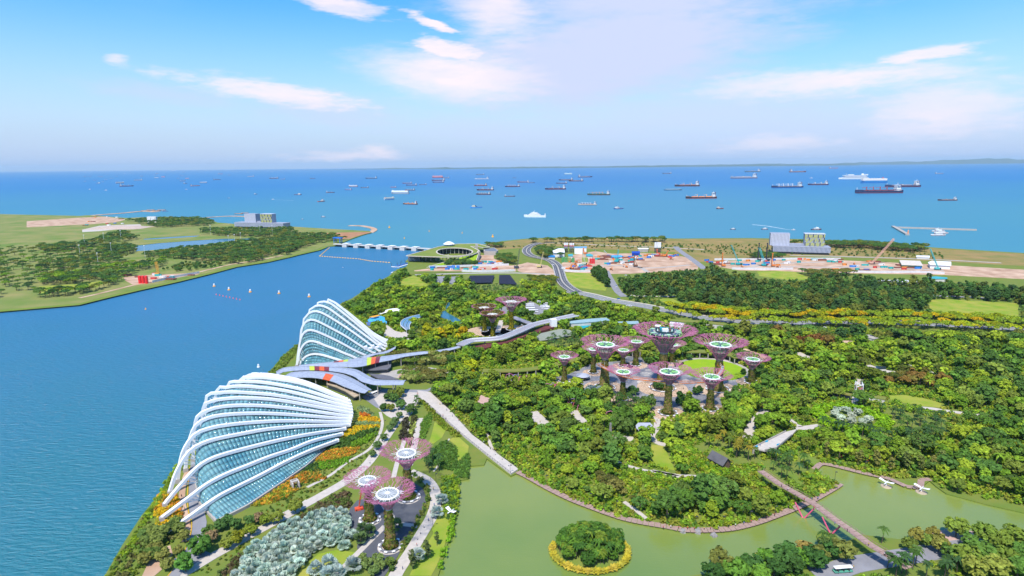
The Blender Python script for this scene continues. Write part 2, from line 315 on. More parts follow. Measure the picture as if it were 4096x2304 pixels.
# --- far shore across the channel
L2low = GL('S', [(-900, 1330), (-300, 1265), (320, 1213)]) + GL('A1', [(220, 1220), (480, 1160), (800, 1090), (1050, 1030), (1300, 965), (1560, 925), (1760, 880)]) + GL('A2', [(0, 908), (150, 868), (330, 828), (400, 800), (500, 792)])
L2sea = GL('A2', [(540, 775), (620, 740), (720, 705), (800, 682), (780, 670), (440, 652), (150, 634), (75, 629)]) + \
    GL('A1', [(1730, 631), (1330, 612), (1180, 600), (1120, 575), (1040, 562), (900, 556), (760, 552), (560, 556), (430, 562), (230, 548), (200, 545), (100, 540), (40, 545)]) + GL('S', [(-300, 850), (-1200, 850)])
LAND2 = [tuple(p[:2]) for p in L2low + L2sea]
POND_A = GL('A1', [(560, 735), (800, 718), (1040, 706), (1000, 718), (700, 736), (575, 742)])
POND_B = GL('A1', [(478, 795), (700, 770), (1000, 748), (1240, 733), (1330, 735), (1500, 728), (1500, 745), (1330, 748), (1240, 758), (1000, 792), (800, 812), (600, 832), (500, 838), (520, 815)])
land_mesh('parkland_ground', LAND2, [POND_A, POND_B], 2., -2., grass_golf)
sheet('golf_pond', POND_A, 1.5, m_pond, True, 1.); sheet('golf_pond', POND_B, 1.5, m_pond, True, 1.)
resv = [p[:2] for p in L2low] + GL('A2', [(560, 790), (900, 805), (1270, 822)]) + [coast[3], coast[2], coast[1]] + shore[::-1] + [(-3000, -400), (-3000, 600)]
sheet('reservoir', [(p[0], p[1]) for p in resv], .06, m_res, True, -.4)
def spit(pts, w, name='spit', z=1.4): sheet(name, offset(smooth_poly(pts, 4), w), z, sand, False, -1)
spit([p[:2] for p in GL('A2', [(790, 680), (822, 660), (808, 645), (760, 632), (700, 624), (612, 623)])], 9, 'breakwater')
spit([p[:2] for p in GL('A1', [(1020, 562), (1150, 552), (1280, 545), (1400, 548), (1560, 555)])], 10)
spit([p[:2] for p in GL('A1', [(-300, 560), (40, 548), (200, 535), (420, 518), (560, 505), (680, 510)])], 16)
# grassy bank and promenade on the far shore
bank = M('bank_grass', (.13, .2, .03), (.17, .22, .04), .9, .05, .1, detail=8)
sheet('grass_bank', offset([p[:2] for p in L2low[:-1]], -1, 13)[:], 2.1, bank, False)
KEEP.append(offset([p[:2] for p in L2low[:-1]], 4, 16))
ln = [p[:2] for p in GL('A1', [(40, 1225), (220, 1185), (480, 1120), (800, 1062), (1050, 1005), (1300, 945), (1560, 905), (1720, 872)])]
sheet('shore_path', offset(ln, 3.5), 2.2, sand)
# --- grass, fields and earth on the garden side
def fld(name, reg, pts, mat, z=2.1, keep=True): return sheet(name, GL(reg, pts), z, mat, keep)
fld('coast_field', 'S', [(1948, 976), (2062, 962), (2132, 955), (2300, 952), (2600, 953), (2700, 957), (3000, 955), (3250, 960), (3500, 974), (3740, 993), (4200, 1022), (4200, 1070), (3776, 1046), (3500, 1034), (3300, 1026), (3000, 1030), (2900, 1048), (2790, 1048), (2700, 1008), (2400, 998), (2220, 985), (2100, 990), (1985, 1000)], grass_dry, 2.06, False)
fld('meadow', 'A3', [(740, 1020), (962, 1008), (975, 1050), (1050, 1100), (1092, 1135), (1080, 1165), (950, 1152), (800, 1132), (760, 1075)], lawn)
fld('meadow', 'B5', [(370, 250), (780, 240), (870, 280), (1010, 342), (780, 352), (400, 302)], lawn)
fld('meadow', 'B5', [(2390, 580), (2560, 570), (3400, 620), (3400, 800), (2540, 745), (2400, 725), (2360, 650)], lawn)
fld('meadow', 'A3', [(2030 - 400, 1230), (1500, 1235), (1640, 1290), (1760, 1290)], lawn)
fld('barrage_lawn', 'E1', [(350, 1020), (700, 975), (1180, 965), (1500, 960), (1480, 1010), (1100, 1040), (760, 1010), (420, 1035)], grass)
fld('garden_lawn', 'E1', [(150, 1230), (300, 1100), (480, 1040), (620, 1090), (640, 1150), (820, 1240), (800, 1275), (300, 1260)], lawn)
for q in ([(500, 935), (780, 900), (1300, 890), (2000, 850), (2420, 835), (2600, 830), (2600, 958), (2000, 952), (1480, 952), (500, 952)], [(1850, 620), (2140, 620), (2140, 690), (2300, 760), (2300, 835), (1860, 840), (1800, 700)]):
    fld('construction_ground', 'E1', q, sand, 2.12)
fld('construction_ground', 'S', [(2070, 1060), (2110, 1050), (2190, 1062), (2225, 1088), (2230, 1110), (2100, 1094), (2070, 1084)], sand, 2.13)
fld('construction_ground', 'S', [(2262, 1088), (2246, 1055), (2280, 1022), (2380, 1005), (2450, 1015), (2560, 1012), (2690, 1018), (2740, 1028), (2800, 1052), (2790, 1078), (2700, 1085), (2600, 1090), (2500, 1096), (2380, 1094)], sand, 2.12)
fld('construction_ground', 'S', [(2850, 1048), (3000, 1040), (3300, 1038), (3776, 1060), (4200, 1085), (4200, 1122), (3776, 1100), (3400, 1093), (3200, 1088), (3100, 1083), (2960, 1082), (2880, 1068)], sand, 2.12)
fld('earth_field', 'A2', [(300, 690), (760, 678), (800, 684), (720, 702), (620, 733), (560, 735), (480, 705)], earth, 2.1)
fld('sand_yard', 'A1', [(-400, 590), (40, 560), (250, 552), (430, 575), (330, 600), (120, 615), (-400, 640)], sand, 2.1)
fld('sand_yard', 'A1', [(60, 660), (200, 628), (380, 620), (540, 615), (560, 640), (400, 652), (200, 672), (60, 680)], paving, 2.12)
fld('construction_ground', 'A1', [(400, 1055), (520, 1040), (700, 1030), (1030, 1018), (1020, 1030), (820, 1062), (620, 1105), (480, 1115), (420, 1085)], sand, 2.14)
fld('meadow', 'A1', [(-300, 1130), (40, 1110), (220, 1085), (240, 1105), (180, 1140), (40, 1150), (-300, 1190)], lawn, 2.1)
# --- roads
def road(name, reg, pts, w, mat=asph, z=2.2, keep=True, n=5):
    ln = smooth_poly([p[:2] for p in GL(reg, pts)], n); sheet(name, offset(ln, w / 2), z, mat, keep); return ln
def markings(ln, off, dash, gap, w, z, mat=whitep, name='lane_marking'):
    mb = MB(); L = [np.array(p) for p in ln]; acc = 0; on = True; cur = []
    pts = []
    for a, b in zip(L[:-1], L[1:]):
        d = np.linalg.norm(b - a); k = max(1, int(d / 1.5))
        for i in range(k): pts.append(a + (b - a) * i / k)
    t = 0.
    for a, b in zip(pts[:-1], pts[1:]):
        d = (b - a); l = np.linalg.norm(d); q = np.array([-d[1], d[0]]) / (l + 1e-9); t += l
        if gap and (t % (dash + gap)) > dash: continue
        a2, b2 = a + q * off, b + q * off
        mb.add([(*(a2 + q * w / 2), z), (*(a2 - q * w / 2), z), (*(b2 - q * w / 2), z), (*(b2 + q * w / 2), z)], [(0, 1, 2, 3)])
    if mb.f: o = mb.build(name, mat); o['kind'] = 'structure'
r1 = road('viaduct_road', 'A3', [(840, 1180), (772, 1140), (720, 1085), (695, 1005), (675, 955), (625, 918), (545, 897), (475, 882), (435, 858), (425, 832), (445, 805), (500, 780), (560, 772)], 17.5, asph, 2.6)
sheet('road_median', offset(r1, 1.2), 2.95, conc, False); 
for s_ in (1, -1):
    sheet('road_kerb', offset([p for p in offset(r1, s_ * 9.1)[:len(r1)]], .7), 3.3, conc, False)
    markings(r1, s_ * 4.8, 3, 4, .35, 2.63); markings(r1, s_ * 7.9, 1, 0, .3, 2.63)
r2 = road('avenue', 'S', [(2270, 1165), (2350, 1180), (2440, 1202), (2560, 1222), (2700, 1250), (2860, 1278), (3100, 1292), (3400, 1288), (3780, 1300), (4200, 1325)], 17, asph_l, 2.25)
markings(r2, 0, 1, 0, .9, 2.28, lawn, 'verge'); markings(r2, 4.4, 3, 4, .3, 2.28); markings(r2, -4.4, 3, 4, .3, 2.28)
sheet('footway', offset([p for p in offset(r2, 12.5)[:len(r2)]], 2), 2.2, paving, False)
road('side_road', 'A3', [(1085, 1000), (1110, 1050), (1150, 1120), (1185, 1175), (1235, 1215)], 11, asph_l, 2.24)
road('side_road', 'A3', [(1660, 800), (1695, 835), (1760, 880), (1850, 945), (1900, 985)], 13, asph_l, 2.24)
road('service_road', 'A4', [(950, 872), (1200, 878), (1500, 886), (1900, 898), (2229, 912), (2700, 935)], 9, conc, 2.24)
road('coast_path', 'A3', [(560, 775), (640, 770), (900, 780), (1200, 795), (1400, 800), (1700, 815), (1900, 825)], 6, paving, 2.2)
road('lakeside_road', 'B5', [(2100, 535), (2350, 530), (2540, 535), (3000, 555)], 9, asph_l, 2.2)
road('site_road', 'S', [(1660, 1100), (1850, 1094), (2060, 1092), (2200, 1098)], 9, conc, 2.2)
for q in ([(2290, 1075), (2450, 1062), (2600, 1072), (2760, 1060)], [(2900, 1056), (3200, 1068), (3500, 1070), (3776, 1082)], [(2480, 1040), (2560, 1070), (2590, 1088)], [(2960, 1078), (3100, 1056), (3300, 1048)]): road('haul_track', 'S', q, 8, conc, 2.17, False)
road('wood_road', 'A3', [(1280, 1205), (1500, 1212), (1700, 1212)], 6, paving, 2.2)
fld('car_park', 'E1', [(960, 1060), (1160, 1060), (1080, 1200), (940, 1200)], asph_l, 2.2)
fld('car_park', 'E1', [(1270, 1065), (1420, 1060), (1310, 1240), (1205, 1235)], asph_l, 2.2)
fld('coach_park', 'B3', [(985, 280), (1000, 240), (1050, 265), (1110, 300), (1170, 300), (1230, 330), (1150, 375), (1085, 390), (1000, 365), (975, 320)], asph_l, 2.2)
fld('turning_circle', 'B3', [(700, 330), (770, 300), (820, 330), (800, 375), (720, 380)], asph_l, 2.2)
# --- paths of the gardens
prom = GL('C3', [(-60, 30), (40, 42), (200, 190), (360, 370), (560, 520), (718, 636), (660, 672), (480, 530), (300, 385), (120, 225), (0, 120), (-40, 80)])
sheet('promenade', prom, 3.0, paving, True, 1.)
for e_, sd_ in ((prom[1:6], 'garden'), (prom[6:11], 'lake')):
    mb = MB()
    for a, b in zip(e_[:-1], e_[1:]):
        k = max(2, int(np.linalg.norm(b - a) / 3))
        for i in range(k): q = a + (b - a) * i / k; mb.box((q[0], q[1], 3.5), (.16, .16, 1.))
        mb.tube((a[0], a[1], 3.95), (b[0], b[1], 3.95), .07, n=4)
    mb.build('promenade_railing', M('dark_steel', (.05, .05, .06), None, .5), None, label='dark railing along the %s edge of the pale promenade' % sd_, cat='railing')
def path(reg, pts, w, mat=paving, name='path', z=2.2, keep=True): return road(name, reg, pts, w, mat, z, keep)
path('C2', [(-130, 955), (0, 885), (200, 775), (380, 670), (520, 560), (600, 470), (700, 320), (790, 190), (870, 80), (905, 20)], 6.5)
path('C2', [(905, 590), (1040, 655), (1105, 740), (1120, 840), (1085, 960), (1010, 1090), (900, 1270), (800, 1420), (740, 1560)], 6.5, z=2.21)
path('C2', [(660, 100), (678, 200), (640, 315), (560, 415), (400, 508), (250, 620), (60, 720)], 2.2, z=2.19)
path('C2', [(990, 150), (960, 290), (930, 420), (900, 540)], 4.5, z=2.18)
path('C2', [(890, 180), (860, 330), (800, 520), (770, 640)], 3, z=2.17)
path('C2', [(1230, 320), (1200, 370), (1180, 440), (1150, 520), (1100, 590)], 1.2, z=2.16)
fld('arrival_court', 'B2', [(1120, 1060), (1180, 1030), (1300, 1010), (1470, 1000), (1640, 1010), (1640, 1060), (1580, 1200), (1500, 1290), (1400, 1280), (1320, 1240), (1220, 1150), (1150, 1100)], paving, 2.23)
fld('drop_off_road', 'B2', [(1080, 1060), (1180, 1000), (1290, 985), (1700, 990), (1890, 910), (1900, 940), (1680, 1020), (1480, 1010), (1260, 1030), (1200, 1080), (1260, 1170), (1220, 1160)], asph_l, 2.25)
fld('terrace', 'B2', [(1240, 840), (1400, 800), (1560, 770), (1750, 775), (1920, 810), (1930, 830), (1740, 800), (1600, 790), (1480, 830), (1440, 880), (1300, 850)], conc, 2.22)
path('B2', [(1450, 870), (1500, 820), (1600, 800)], 5, sand, z=2.24)
fld('plaza', 'B2', [(1290, 480), (1310, 400), (1320, 360), (1400, 420), (1480, 440), (1560, 530), (1540, 560), (1480, 500), (1420, 490)], paving, 2.22)
fld('splash_pool', 'B2', [(1130, 320), (1190, 280), (1260, 275), (1330, 300), (1320, 350), (1240, 325), (1150, 335)], M('pool_blue', (.02, .3, .75), (.1, .5, .85), .3, .4, .4), 2.3)
fld('lily_pond', 'B2', [(1890, 160), (1930, 140), (1940, 180), (1900, 210), (1900, 240), (1990, 290), (2060, 330), (2040, 360), (1960, 345), (1900, 310), (1830, 285), (1850, 240), (1890, 220)], m_pond, 2.05)
# road round the cool house and its footway
dr = GL('D1', [(545, -40), (515, 60), (500, 250), (492, 450), (502, 620), (545, 760), (535, 900), (492, 1050), (400, 1230), (240, 1449), (60, 1700), (230, 1700), (380, 1449), (600, 1280), (790, 1165), (700, 1135), (640, 1160), (690, 1000), (725, 760), (690, 600), (650, 450), (610, 300), (585, 150), (590, -40)])
sheet('cool_house_road', dr, 2.25, asph_l)
rl = [p[:2] for p in GL('D1', [(520, 60), (503, 250), (495, 450), (506, 620), (549, 760), (538, 900), (495, 1050), (400, 1240), (240, 1460), (100, 1640)])]
markings(smooth_poly(rl, 5), -.6, 1, 0, .35, 2.28, yellowp, 'yellow_line')
rl2 = [p[:2] for p in GL('D1', [(612, 330), (655, 480), (690, 640)])]; markings(smooth_poly(rl2, 5), 0, 1, 0, .35, 2.28, yellowp, 'yellow_line')
road('shore_footway', 'D1', [(500, 80), (450, 200), (415, 350), (410, 500), (440, 650), (470, 760), (478, 900), (450, 1010)], 3.4, sand, 2.22)
fld('tree_court', 'D1', [(30, 1180), (150, 1100), (260, 1060), (290, 1170), (200, 1330), (60, 1449), (-100, 1600), (-100, 1449)], sand, 2.2)
path('D1', [(380, 1449), (600, 1320), (800, 1200), (1000, 1090), (1300, 920), (1600, 760), (1900, 590), (2040, 490)], 6, z=2.23)
markings([p[:2] for p in GL('D1', [(470, 985), (700, 955)])], 0, 1, 0, 2.2, 2.285, paving, 'crossing'); 
# silver garden court
fld('silver_court', 'C2', [(408, 900), (396, 980), (425, 1065), (480, 1120), (470, 1220), (520, 1290), (570, 1400), (620, 1460), (690, 1460), (780, 1330), (880, 1160), (950, 1030), (1020, 920), (1045, 810), (1010, 730), (950, 690), (870, 690), (720, 760), (600, 800), (470, 830)], asph, 2.22)
for q in ([(690, 870), (740, 940), (790, 1010), (880, 1030), (970, 1040)], [(700, 1040), (600, 1140), (480, 1260), (360, 1380), (280, 1470)]): road('court_path', 'C2', q, 3.2, paving, 2.26)
fld('silver_lawn', 'C1', [(1290, 1470), (1380, 1390), (1480, 1300), (1600, 1275), (1745, 1290), (1650, 1390), (1600, 1500), (1300, 1560)], lawn, 2.15, False)
fld('lakeside_lawn', 'C2', [(1060, 1000), (1160, 930), (1250, 940), (1230, 1060), (1190, 1200), (1130, 1360), (1080, 1449), (900, 1449), (1000, 1250), (1100, 1100)], lawn, 2.15, False)
fld('sunken_lawn', 'C2', [(1080, 300), (1110, 180), (1200, 250), (1170, 310), (1100, 362), (1060, 350)], lawn, 2.15); fld('sunken_lawn', 'C2', [(1230, 330), (1290, 290), (1390, 380), (1380, 450), (1300, 520), (1290, 380)], lawn, 2.15)
# tree grove plaza
GROVE = GL('B4', [(300, 665), (450, 640), (560, 585), (660, 540), (760, 520), (1000, 500), (1050, 450), (1200, 465), (1240, 520), (1400, 560), (1640, 520), (1760, 480), (1900, 478), (2090, 490), (2200, 590), (2205, 690), (2330, 700), (2300, 745), (2150, 760), (2130, 830), (2010, 900), (2040, 1000), (1940, 1040), (1800, 990), (1740, 930), (1700, 830), (1560, 900), (1650, 1030), (1540, 1080), (1380, 1090), (1290, 990), (1350, 960), (1350, 890), (1120, 890), (1080, 930), (880, 920), (880, 860), (700, 830), (600, 790), (560, 720), (400, 760), (320, 730)])
sheet('grove_plaza', GROVE, 2.2, asph_l)
vor = M('crazy_paving', (.56, .42, .3), (.5, .36, .25), .85, .3, .2); t = vor.node_tree; b_ = t.nodes['Principled BSDF']
v_ = t.nodes.new('ShaderNodeTexVoronoi'); v_.feature = 'DISTANCE_TO_EDGE'; v_.inputs['Scale'].default_value = .42; g_ = t.nodes.new('ShaderNodeNewGeometry'); t.links.new(g_.outputs['Position'], v_.inputs['Vector'])
mr = t.nodes.new('ShaderNodeMapRange'); mr.inputs[1].default_value = .02; mr.inputs[2].default_value = .1; t.links.new(v_.outputs['Distance'], mr.inputs[0])
mm = t.nodes.new('ShaderNodeMix'); mm.data_type = 'RGBA'; t.links.new(mr.outputs[0], mm.inputs[0]); mm.inputs[6].default_value = (.3, .2, .14, 1)
old = b_.inputs['Base Color'].links[0].from_socket; t.links.new(old, mm.inputs[7]); t.links.new(mm.outputs[2], b_.inputs['Base Color'])
def disc(name, c, r, z, mat, n=40, keep=False, e=1.):
    return sheet(name, [(c[0] + r * math.cos(2 * PI * k / n), c[1] + r * e * math.sin(2 * PI * k / n)) for k in range(n)], z, mat, keep)
cl = G('B4', 1925, 588); disc('event_lawn_path', cl, 34, 2.24, conc, 48, True, 1.); disc('event_lawn', cl, 30, 2.3, M('bright_lawn', (.2, .34, .015), (.25, .36, .02), .9, .2, .1))
for q, rr in (((1255, 635), 6), ((1200, 720), 4), ((1660, 705), 3.5), ((1270, 597), 3), ((2050, 500), 6)): disc('paving_disc', G('B4', *q), rr, 2.25, paving)
for reg, pts, w in (('B6', [(240, 800), (270, 700), (330, 600), (400, 530), (420, 500)], 7), ('B6', [(730, 700), (850, 690), (1000, 670)], 6), ('B6', [(650, 580), (730, 640), (800, 680)], 4), ('B6', [(1390, 300), (1370, 400), (1360, 500)], 4.5), ('B6', [(1430, 180), (1400, 250)], 6),
                    ('B6', [(2080, 480), (2200, 490), (2318, 510), (2700, 560)], 5), ('C3', [(820, 190), (870, 240), (920, 290)], 10), ('C3', [(1140, 180), (1180, 230), (1220, 270)], 7), ('C3', [(1430, 390), (1520, 390), (1600, 400)], 7), ('C3', [(1780, 230), (1785, 300), (1740, 380), (1800, 430), (1850, 440)], 5),
                    ('C3', [(470, 330), (520, 480), (620, 580), (690, 640)], 2.2), ('C3', [(1420, 545), (1550, 600), (1700, 640), (1850, 660), (1960, 690)], 2.5), ('C3', [(1530, 880), (1640, 960), (1700, 1010)], 2.5), ('C4', [(20, 640), (160, 670), (380, 685)], 2.5),
                    ('B6', [(1500, 30), (1640, 80), (1800, 110)], 7), ('B6', [(1900, 20), (2100, 80), (2250, 130)], 3.5), ('B5', [(830, 1190), (960, 1245), (1000, 1250)], 8), ('B5', [(1330, 1060), (1480, 1070)], 9), ('B5', [(200, 1150), (380, 1220), (540, 1270)], 9), ('B3', [(700, 560), (740, 440)], 6),
                    ('C4', [(1260, 1440), (1400, 1420), (1540, 1370), (1700, 1340), (1960, 1300), (2268, 1250), (2600, 1200)], 11), ('C4', [(1100, 1325), (1330, 1280)], 3), ('B2', [(1490, 430), (1545, 500)], 5)):
    road('path', reg, pts, w, sand if (reg, w) == ('B5', 9) else (asph_l if w == 11 else paving), 2.27)
for reg, pts in (('C3', [(390, 130), (430, 60), (510, 90), (520, 130), (420, 150)]), ('C4', [(2170, 1110), (2300, 1090), (2500, 1110), (2500, 1200), (2210, 1200), (2160, 1150)])): fld('terrace', reg, pts, M('pink_paving', (.5, .33, .28), (.42, .28, .24), .85, .4), 2.24)
fld('tree_lawn', 'C3', [(1740, 440), (1830, 450), (1890, 560), (1922, 640), (1760, 600), (1740, 520)], lawn, 2.2)
fld('tree_lawn', 'B6', [(1720, 350), (1900, 345), (2100, 380), (2318, 430), (2318, 480), (2080, 460), (1900, 430), (1740, 390)], lawn, 2.2)
fld('tree_lawn', 'C4', [(1040, 690), (1090, 640), (1150, 700), (1200, 790), (1160, 820), (1080, 760)], bank, 2.2)
fld('tree_lawn', 'C4', [(1130, 520), (1220, 520), (1300, 570), (1250, 610), (1180, 570)], bank, 2.2)
# hills across the strait
def ridge(name, y0, xs, hs, depthm, mat, seed):
    r_ = np.random.default_rng(seed); V = []; Q = []; nx = len(xs); rows = 7
    for j in range(rows):
        v = j / (rows - 1); prof = math.sin(PI * v) ** .8
        for i in range(nx): V.append((xs[i], y0 + depthm * v, -1 + hs[i] * prof * (1 + .25 * math.sin(i * 1.7 + j * 2.1) * math.sin(i * .6 + j) )))
    for j in range(rows - 1):
        for i in range(nx - 1): a = j * nx + i; Q.append((a, a + 1, a + nx + 1, a + nx))
    o = link(name, npmesh(name, V, Q, mat)); o['kind'] = 'structure'; return o
hillm = M('hill_forest', (.03, .07, .03), (.05, .09, .04), .9, .002)
xs = np.linspace(-9000, 40000, 130); u = (xs + 9000) / 49000
hsv = 40 + 330 * np.clip((u - .25) / .6, 0, 1) ** 1.3 * (.62 + .24 * np.sin(u * 21) + .14 * np.sin(u * 57 + 1)) + 14 * np.sin(u * 130); hsv[:6] *= np.linspace(0, 1, 6)
ridge('hills', 42000, xs * 1.45, np.maximum(hsv * 1.3, 3), 7000, hillm, 3)
xs2 = np.linspace(-3500, 14000, 70); h2 = 45 + 22 * np.sin(xs2 / 700) + 12 * np.sin(xs2 / 260); h2[:4] *= np.linspace(0, 1, 4); ridge('low_island', 36000, xs2 * 1.47, np.maximum(h2 * 1.4, 2), 3000, hillm, 5)
# ============================================================ GLASS COOL HOUSES
glass_m = bpy.data.materials.new('dome_glass'); glass_m.use_nodes = True; t = glass_m.node_tree; b_ = t.nodes['Principled BSDF']; MT['dome_glass'] = glass_m
b_.inputs['Roughness'].default_value = .06; b_.inputs['Specular IOR Level'].default_value = .75
gi = t.nodes.new('ShaderNodeNewGeometry'); gn = t.nodes.new('ShaderNodeTexNoise'); gn.inputs['Scale'].default_value = .05; gn.inputs['Detail'].default_value = 3; t.links.new(gi.outputs['Position'], gn.inputs['Vector'])
gr = t.nodes.new('ShaderNodeMapRange'); gr.inputs[1].default_value = .3; gr.inputs[2].default_value = .7; t.links.new(gn.outputs[0], gr.inputs[0])
gx = t.nodes.new('ShaderNodeMix'); gx.data_type = 'RGBA'; gx.inputs[6].default_value = (.05, .19, .25, 1); gx.inputs[7].default_value = (.17, .33, .34, 1); t.links.new(gr.outputs[0], gx.inputs[0])
gv = t.nodes.new('ShaderNodeMapRange'); gv.inputs[3].default_value = .7; gv.inputs[4].default_value = 1.3; t.links.new(gi.outputs['Random Per Island'], gv.inputs[0])
gs = t.nodes.new('ShaderNodeVectorMath'); gs.operation = 'SCALE'; t.links.new(gx.outputs[2], gs.inputs[0]); t.links.new(gv.outputs[0], gs.inputs['Scale']); t.links.new(gs.outputs[0], b_.inputs['Base Color'])
frame_m = M('glazing_bar_steel', (.12, .17, .19), None, .5, .5, .4)
steelw = M('white_steel', (.82, .82, .83), (.76, .77, .79), .45, .2, .4)
def vplane(L, R, px):
    d = ray(*px); n = np.array([-(R[1] - L[1]), R[0] - L[0], 0.]); o = np.array([0, 0, H]); t_ = ((np.array([L[0], L[1], 0]) - o) @ n) / (d @ n); p = o + d * t_
    e = np.array([R[0] - L[0], R[1] - L[1]]); return ((p[:2] - L[:2]) @ e) / (e @ e), p[2]
def resample(pts, n):
    p = np.array(pts, float); d = np.r_[0, np.cumsum(np.linalg.norm(np.diff(p, axis=0), axis=1))]; q = np.linspace(0, d[-1], n); return np.c_[[np.interp(q, d, p[:, k]) for k in range(p.shape[1])]].T
class Arch:
    def __init__(s, L, R, sz): s.L = np.array(L[:2], float); s.R = np.array(R[:2], float); s.len = np.linalg.norm(s.R - s.L); s.sz = [tuple(q) for q in sz]
    def curve(s, n=34):
        q = smooth_poly([np.array([a * s.len, z]) for a, z in s.sz], 5); q = resample(q, n); e = (s.R - s.L) / s.len
        return [np.array([*(s.L + e * a), z]) for a, z in q]
    def z(s, a): x = [q[0] for q in s.sz]; return float(np.interp(a, x, [q[1] for q in s.sz]))
    def at(s, a, z): return np.array([*(s.L + (s.R - s.L) * a), z])
def arch_px(reg, pts, L=None, zl=4., zr=6.):
    if L is None: L = G(reg, *pts[0], zl); pts = pts[1:]
    R = G(reg, *pts[-1], zr); sz = [(0, zl)] + [vplane(L, R, S(reg, *q)) for q in pts[:-1]] + [(1, zr)]
    return Arch(L, R, sz)
def cool_house(name, label, arches, skirt, sl, root, ribw, ribh, ncell, mrow, nsep, gap):
    T = thing(name, label, 'glasshouse', root); o3 = np.array(root)
    def rel(p): return tuple(np.array(p) - o3)
    for i, A in enumerate(arches):                      # the white arched ribs, each with its truss and feet
        c_ = A.curve(); rib = MB().sweep([rel(p) for p in c_], ribw, ribh).build('arch_rib', steelw, T)
        f = MB().box(rel(A.at(0, A.sz[0][1] - 1.2)), (3.4, 3.4, 3.6), .6, .7); f.build('rib_footing', conc, T)
        mb = MB(); zz = 0; n = len(c_)
        s_l = sl[min(i, len(sl) - 1)]
        for k in range(14):                             # zig-zag truss towards the glass at the steep side
            a0 = s_l * .55 + k * .011; p = A.at(a0, A.z(a0) - .6); a1 = max(a0 + .008, s_l) + (.004 if k % 2 else .018); q = A.at(a1, max(4.5, A.z(a0) - 3.2 - .35 * k)); mb.tube(rel(p), rel(q), .22, n=4)
        mb.build('truss', steelw, rib)['kind'] = 'stuff'
        for k in range(9):
            a0 = s_l + .1 + k * (.84 - s_l) / 9
            if a0 > .96: break
            p = A.at(a0, A.z(a0)); mb = MB().tube(rel(p), rel(p - [0, 0, gap + .8]), .24, n=4); mb.build('strut', steelw, rib)
        e = c_[-1]; MB().box(rel(e + [0, 0, .2]), (2.2, 2.2, 1.6), .5).build('rib_bearing', steelw, rib)
    curves = []
    if skirt is not None: curves.append(resample([np.array([p[0], p[1], 3.6]) for p in skirt], ncell + 1))
    for i, A in enumerate(arches):
        s_l = sl[min(i, len(sl) - 1)]; zt = A.z(s_l + .09) - gap; pts = [A.at(s_l, 3.4), A.at(s_l + .004, 3.4 + (zt - 3.4) * .45), A.at(s_l + .014, 3.4 + (zt - 3.4) * .78), A.at(s_l + .045, 3.4 + (zt - 3.4) * .97)]
        for a in np.linspace(s_l + .09, .975, 16): pts.append(A.at(a, max(3.6, A.z(a) - gap)))
        curves.append(resample(pts, ncell + 1))
    rows = []
    for i in range(len(curves) - 1):
        m = mrow if i else max(mrow, 3)
        for j in range(m):
            w = j / m; c_ = curves[i] * (1 - w) + curves[i + 1] * w
            rows.append(c_)
    rows.append(curves[-1]); R = np.array(rows); V = R.reshape(-1, 3) - o3; nc = R.shape[1]
    Q = [(a * nc + b, a * nc + b + 1, (a + 1) * nc + b + 1, (a + 1) * nc + b) for a in range(len(R) - 1) for b in range(nc - 1)]
    link('glazing_frame', npmesh('glazing_frame', V, Q, frame_m), T)
    cells = []
    for a in range(len(R) - 1):
        for b in range(nc - 1):
            q = np.array([R[a, b], R[a, b + 1], R[a + 1, b + 1], R[a + 1, b]]) - o3; cn = q.mean(0); nrm = np.cross(q[2] - q[0], q[3] - q[1]); ar = np.linalg.norm(nrm); nrm = nrm / (ar + 1e-9)
            if nrm[2] < -.05: nrm = -nrm
            if abs(nrm[2]) <= .05 and nrm[1] > 0: nrm = -nrm
            j = rng.normal(0, .007, 3); u = q[1] - q[0]; q2 = cn + (q - cn) * .96 + nrm * .12
            q2 = q2 + np.outer((q - cn) @ j, nrm)                         # panes are never quite in one plane
            cam_d = np.linalg.norm(cn + o3 - [0, 0, H]); cells.append((ar / cam_d ** 2 * max(.05, nrm @ ((np.array([0, 0, H]) - cn - o3) / cam_d)), q2, nrm))
    cells.sort(key=lambda c: -c[0])
    def pane_np(q2, nrm):
        if np.cross(q2[1] - q2[0], q2[3] - q2[0]) @ nrm < 0: q2 = q2[::-1]
        return np.r_[q2, q2 - nrm * .1]
    PF = [(0, 1, 2, 3), (4, 7, 6, 5), (0, 4, 5, 1), (1, 5, 6, 2), (2, 6, 7, 3), (3, 7, 4, 0)]
    for k in range(min(nsep, len(cells))): link('pane', npmesh('pane', pane_np(cells[k][1], cells[k][2]), PF, glass_m), T)
    rest = cells[nsep:]
    if rest:
        VV = np.concatenate([pane_np(c[1], c[2]) for c in rest]); QQ = np.concatenate([np.array(PF) + 8 * k for k in range(len(rest))]); o = link('far_panes', npmesh('far_panes', VV, QQ, glass_m), T); o['kind'] = 'stuff'
    ring = [curves[0][0]] + [c_[0] for c_ in curves[1:]]                 # low concrete plinth along the glass
    for cc in (ring, [p for p in curves[0]], [c_[-1] for c_ in curves]):
        MB().sweep([rel((p[0], p[1], 2.9)) for p in cc], 1.5, 1.9).build('plinth', conc, T)
    return T
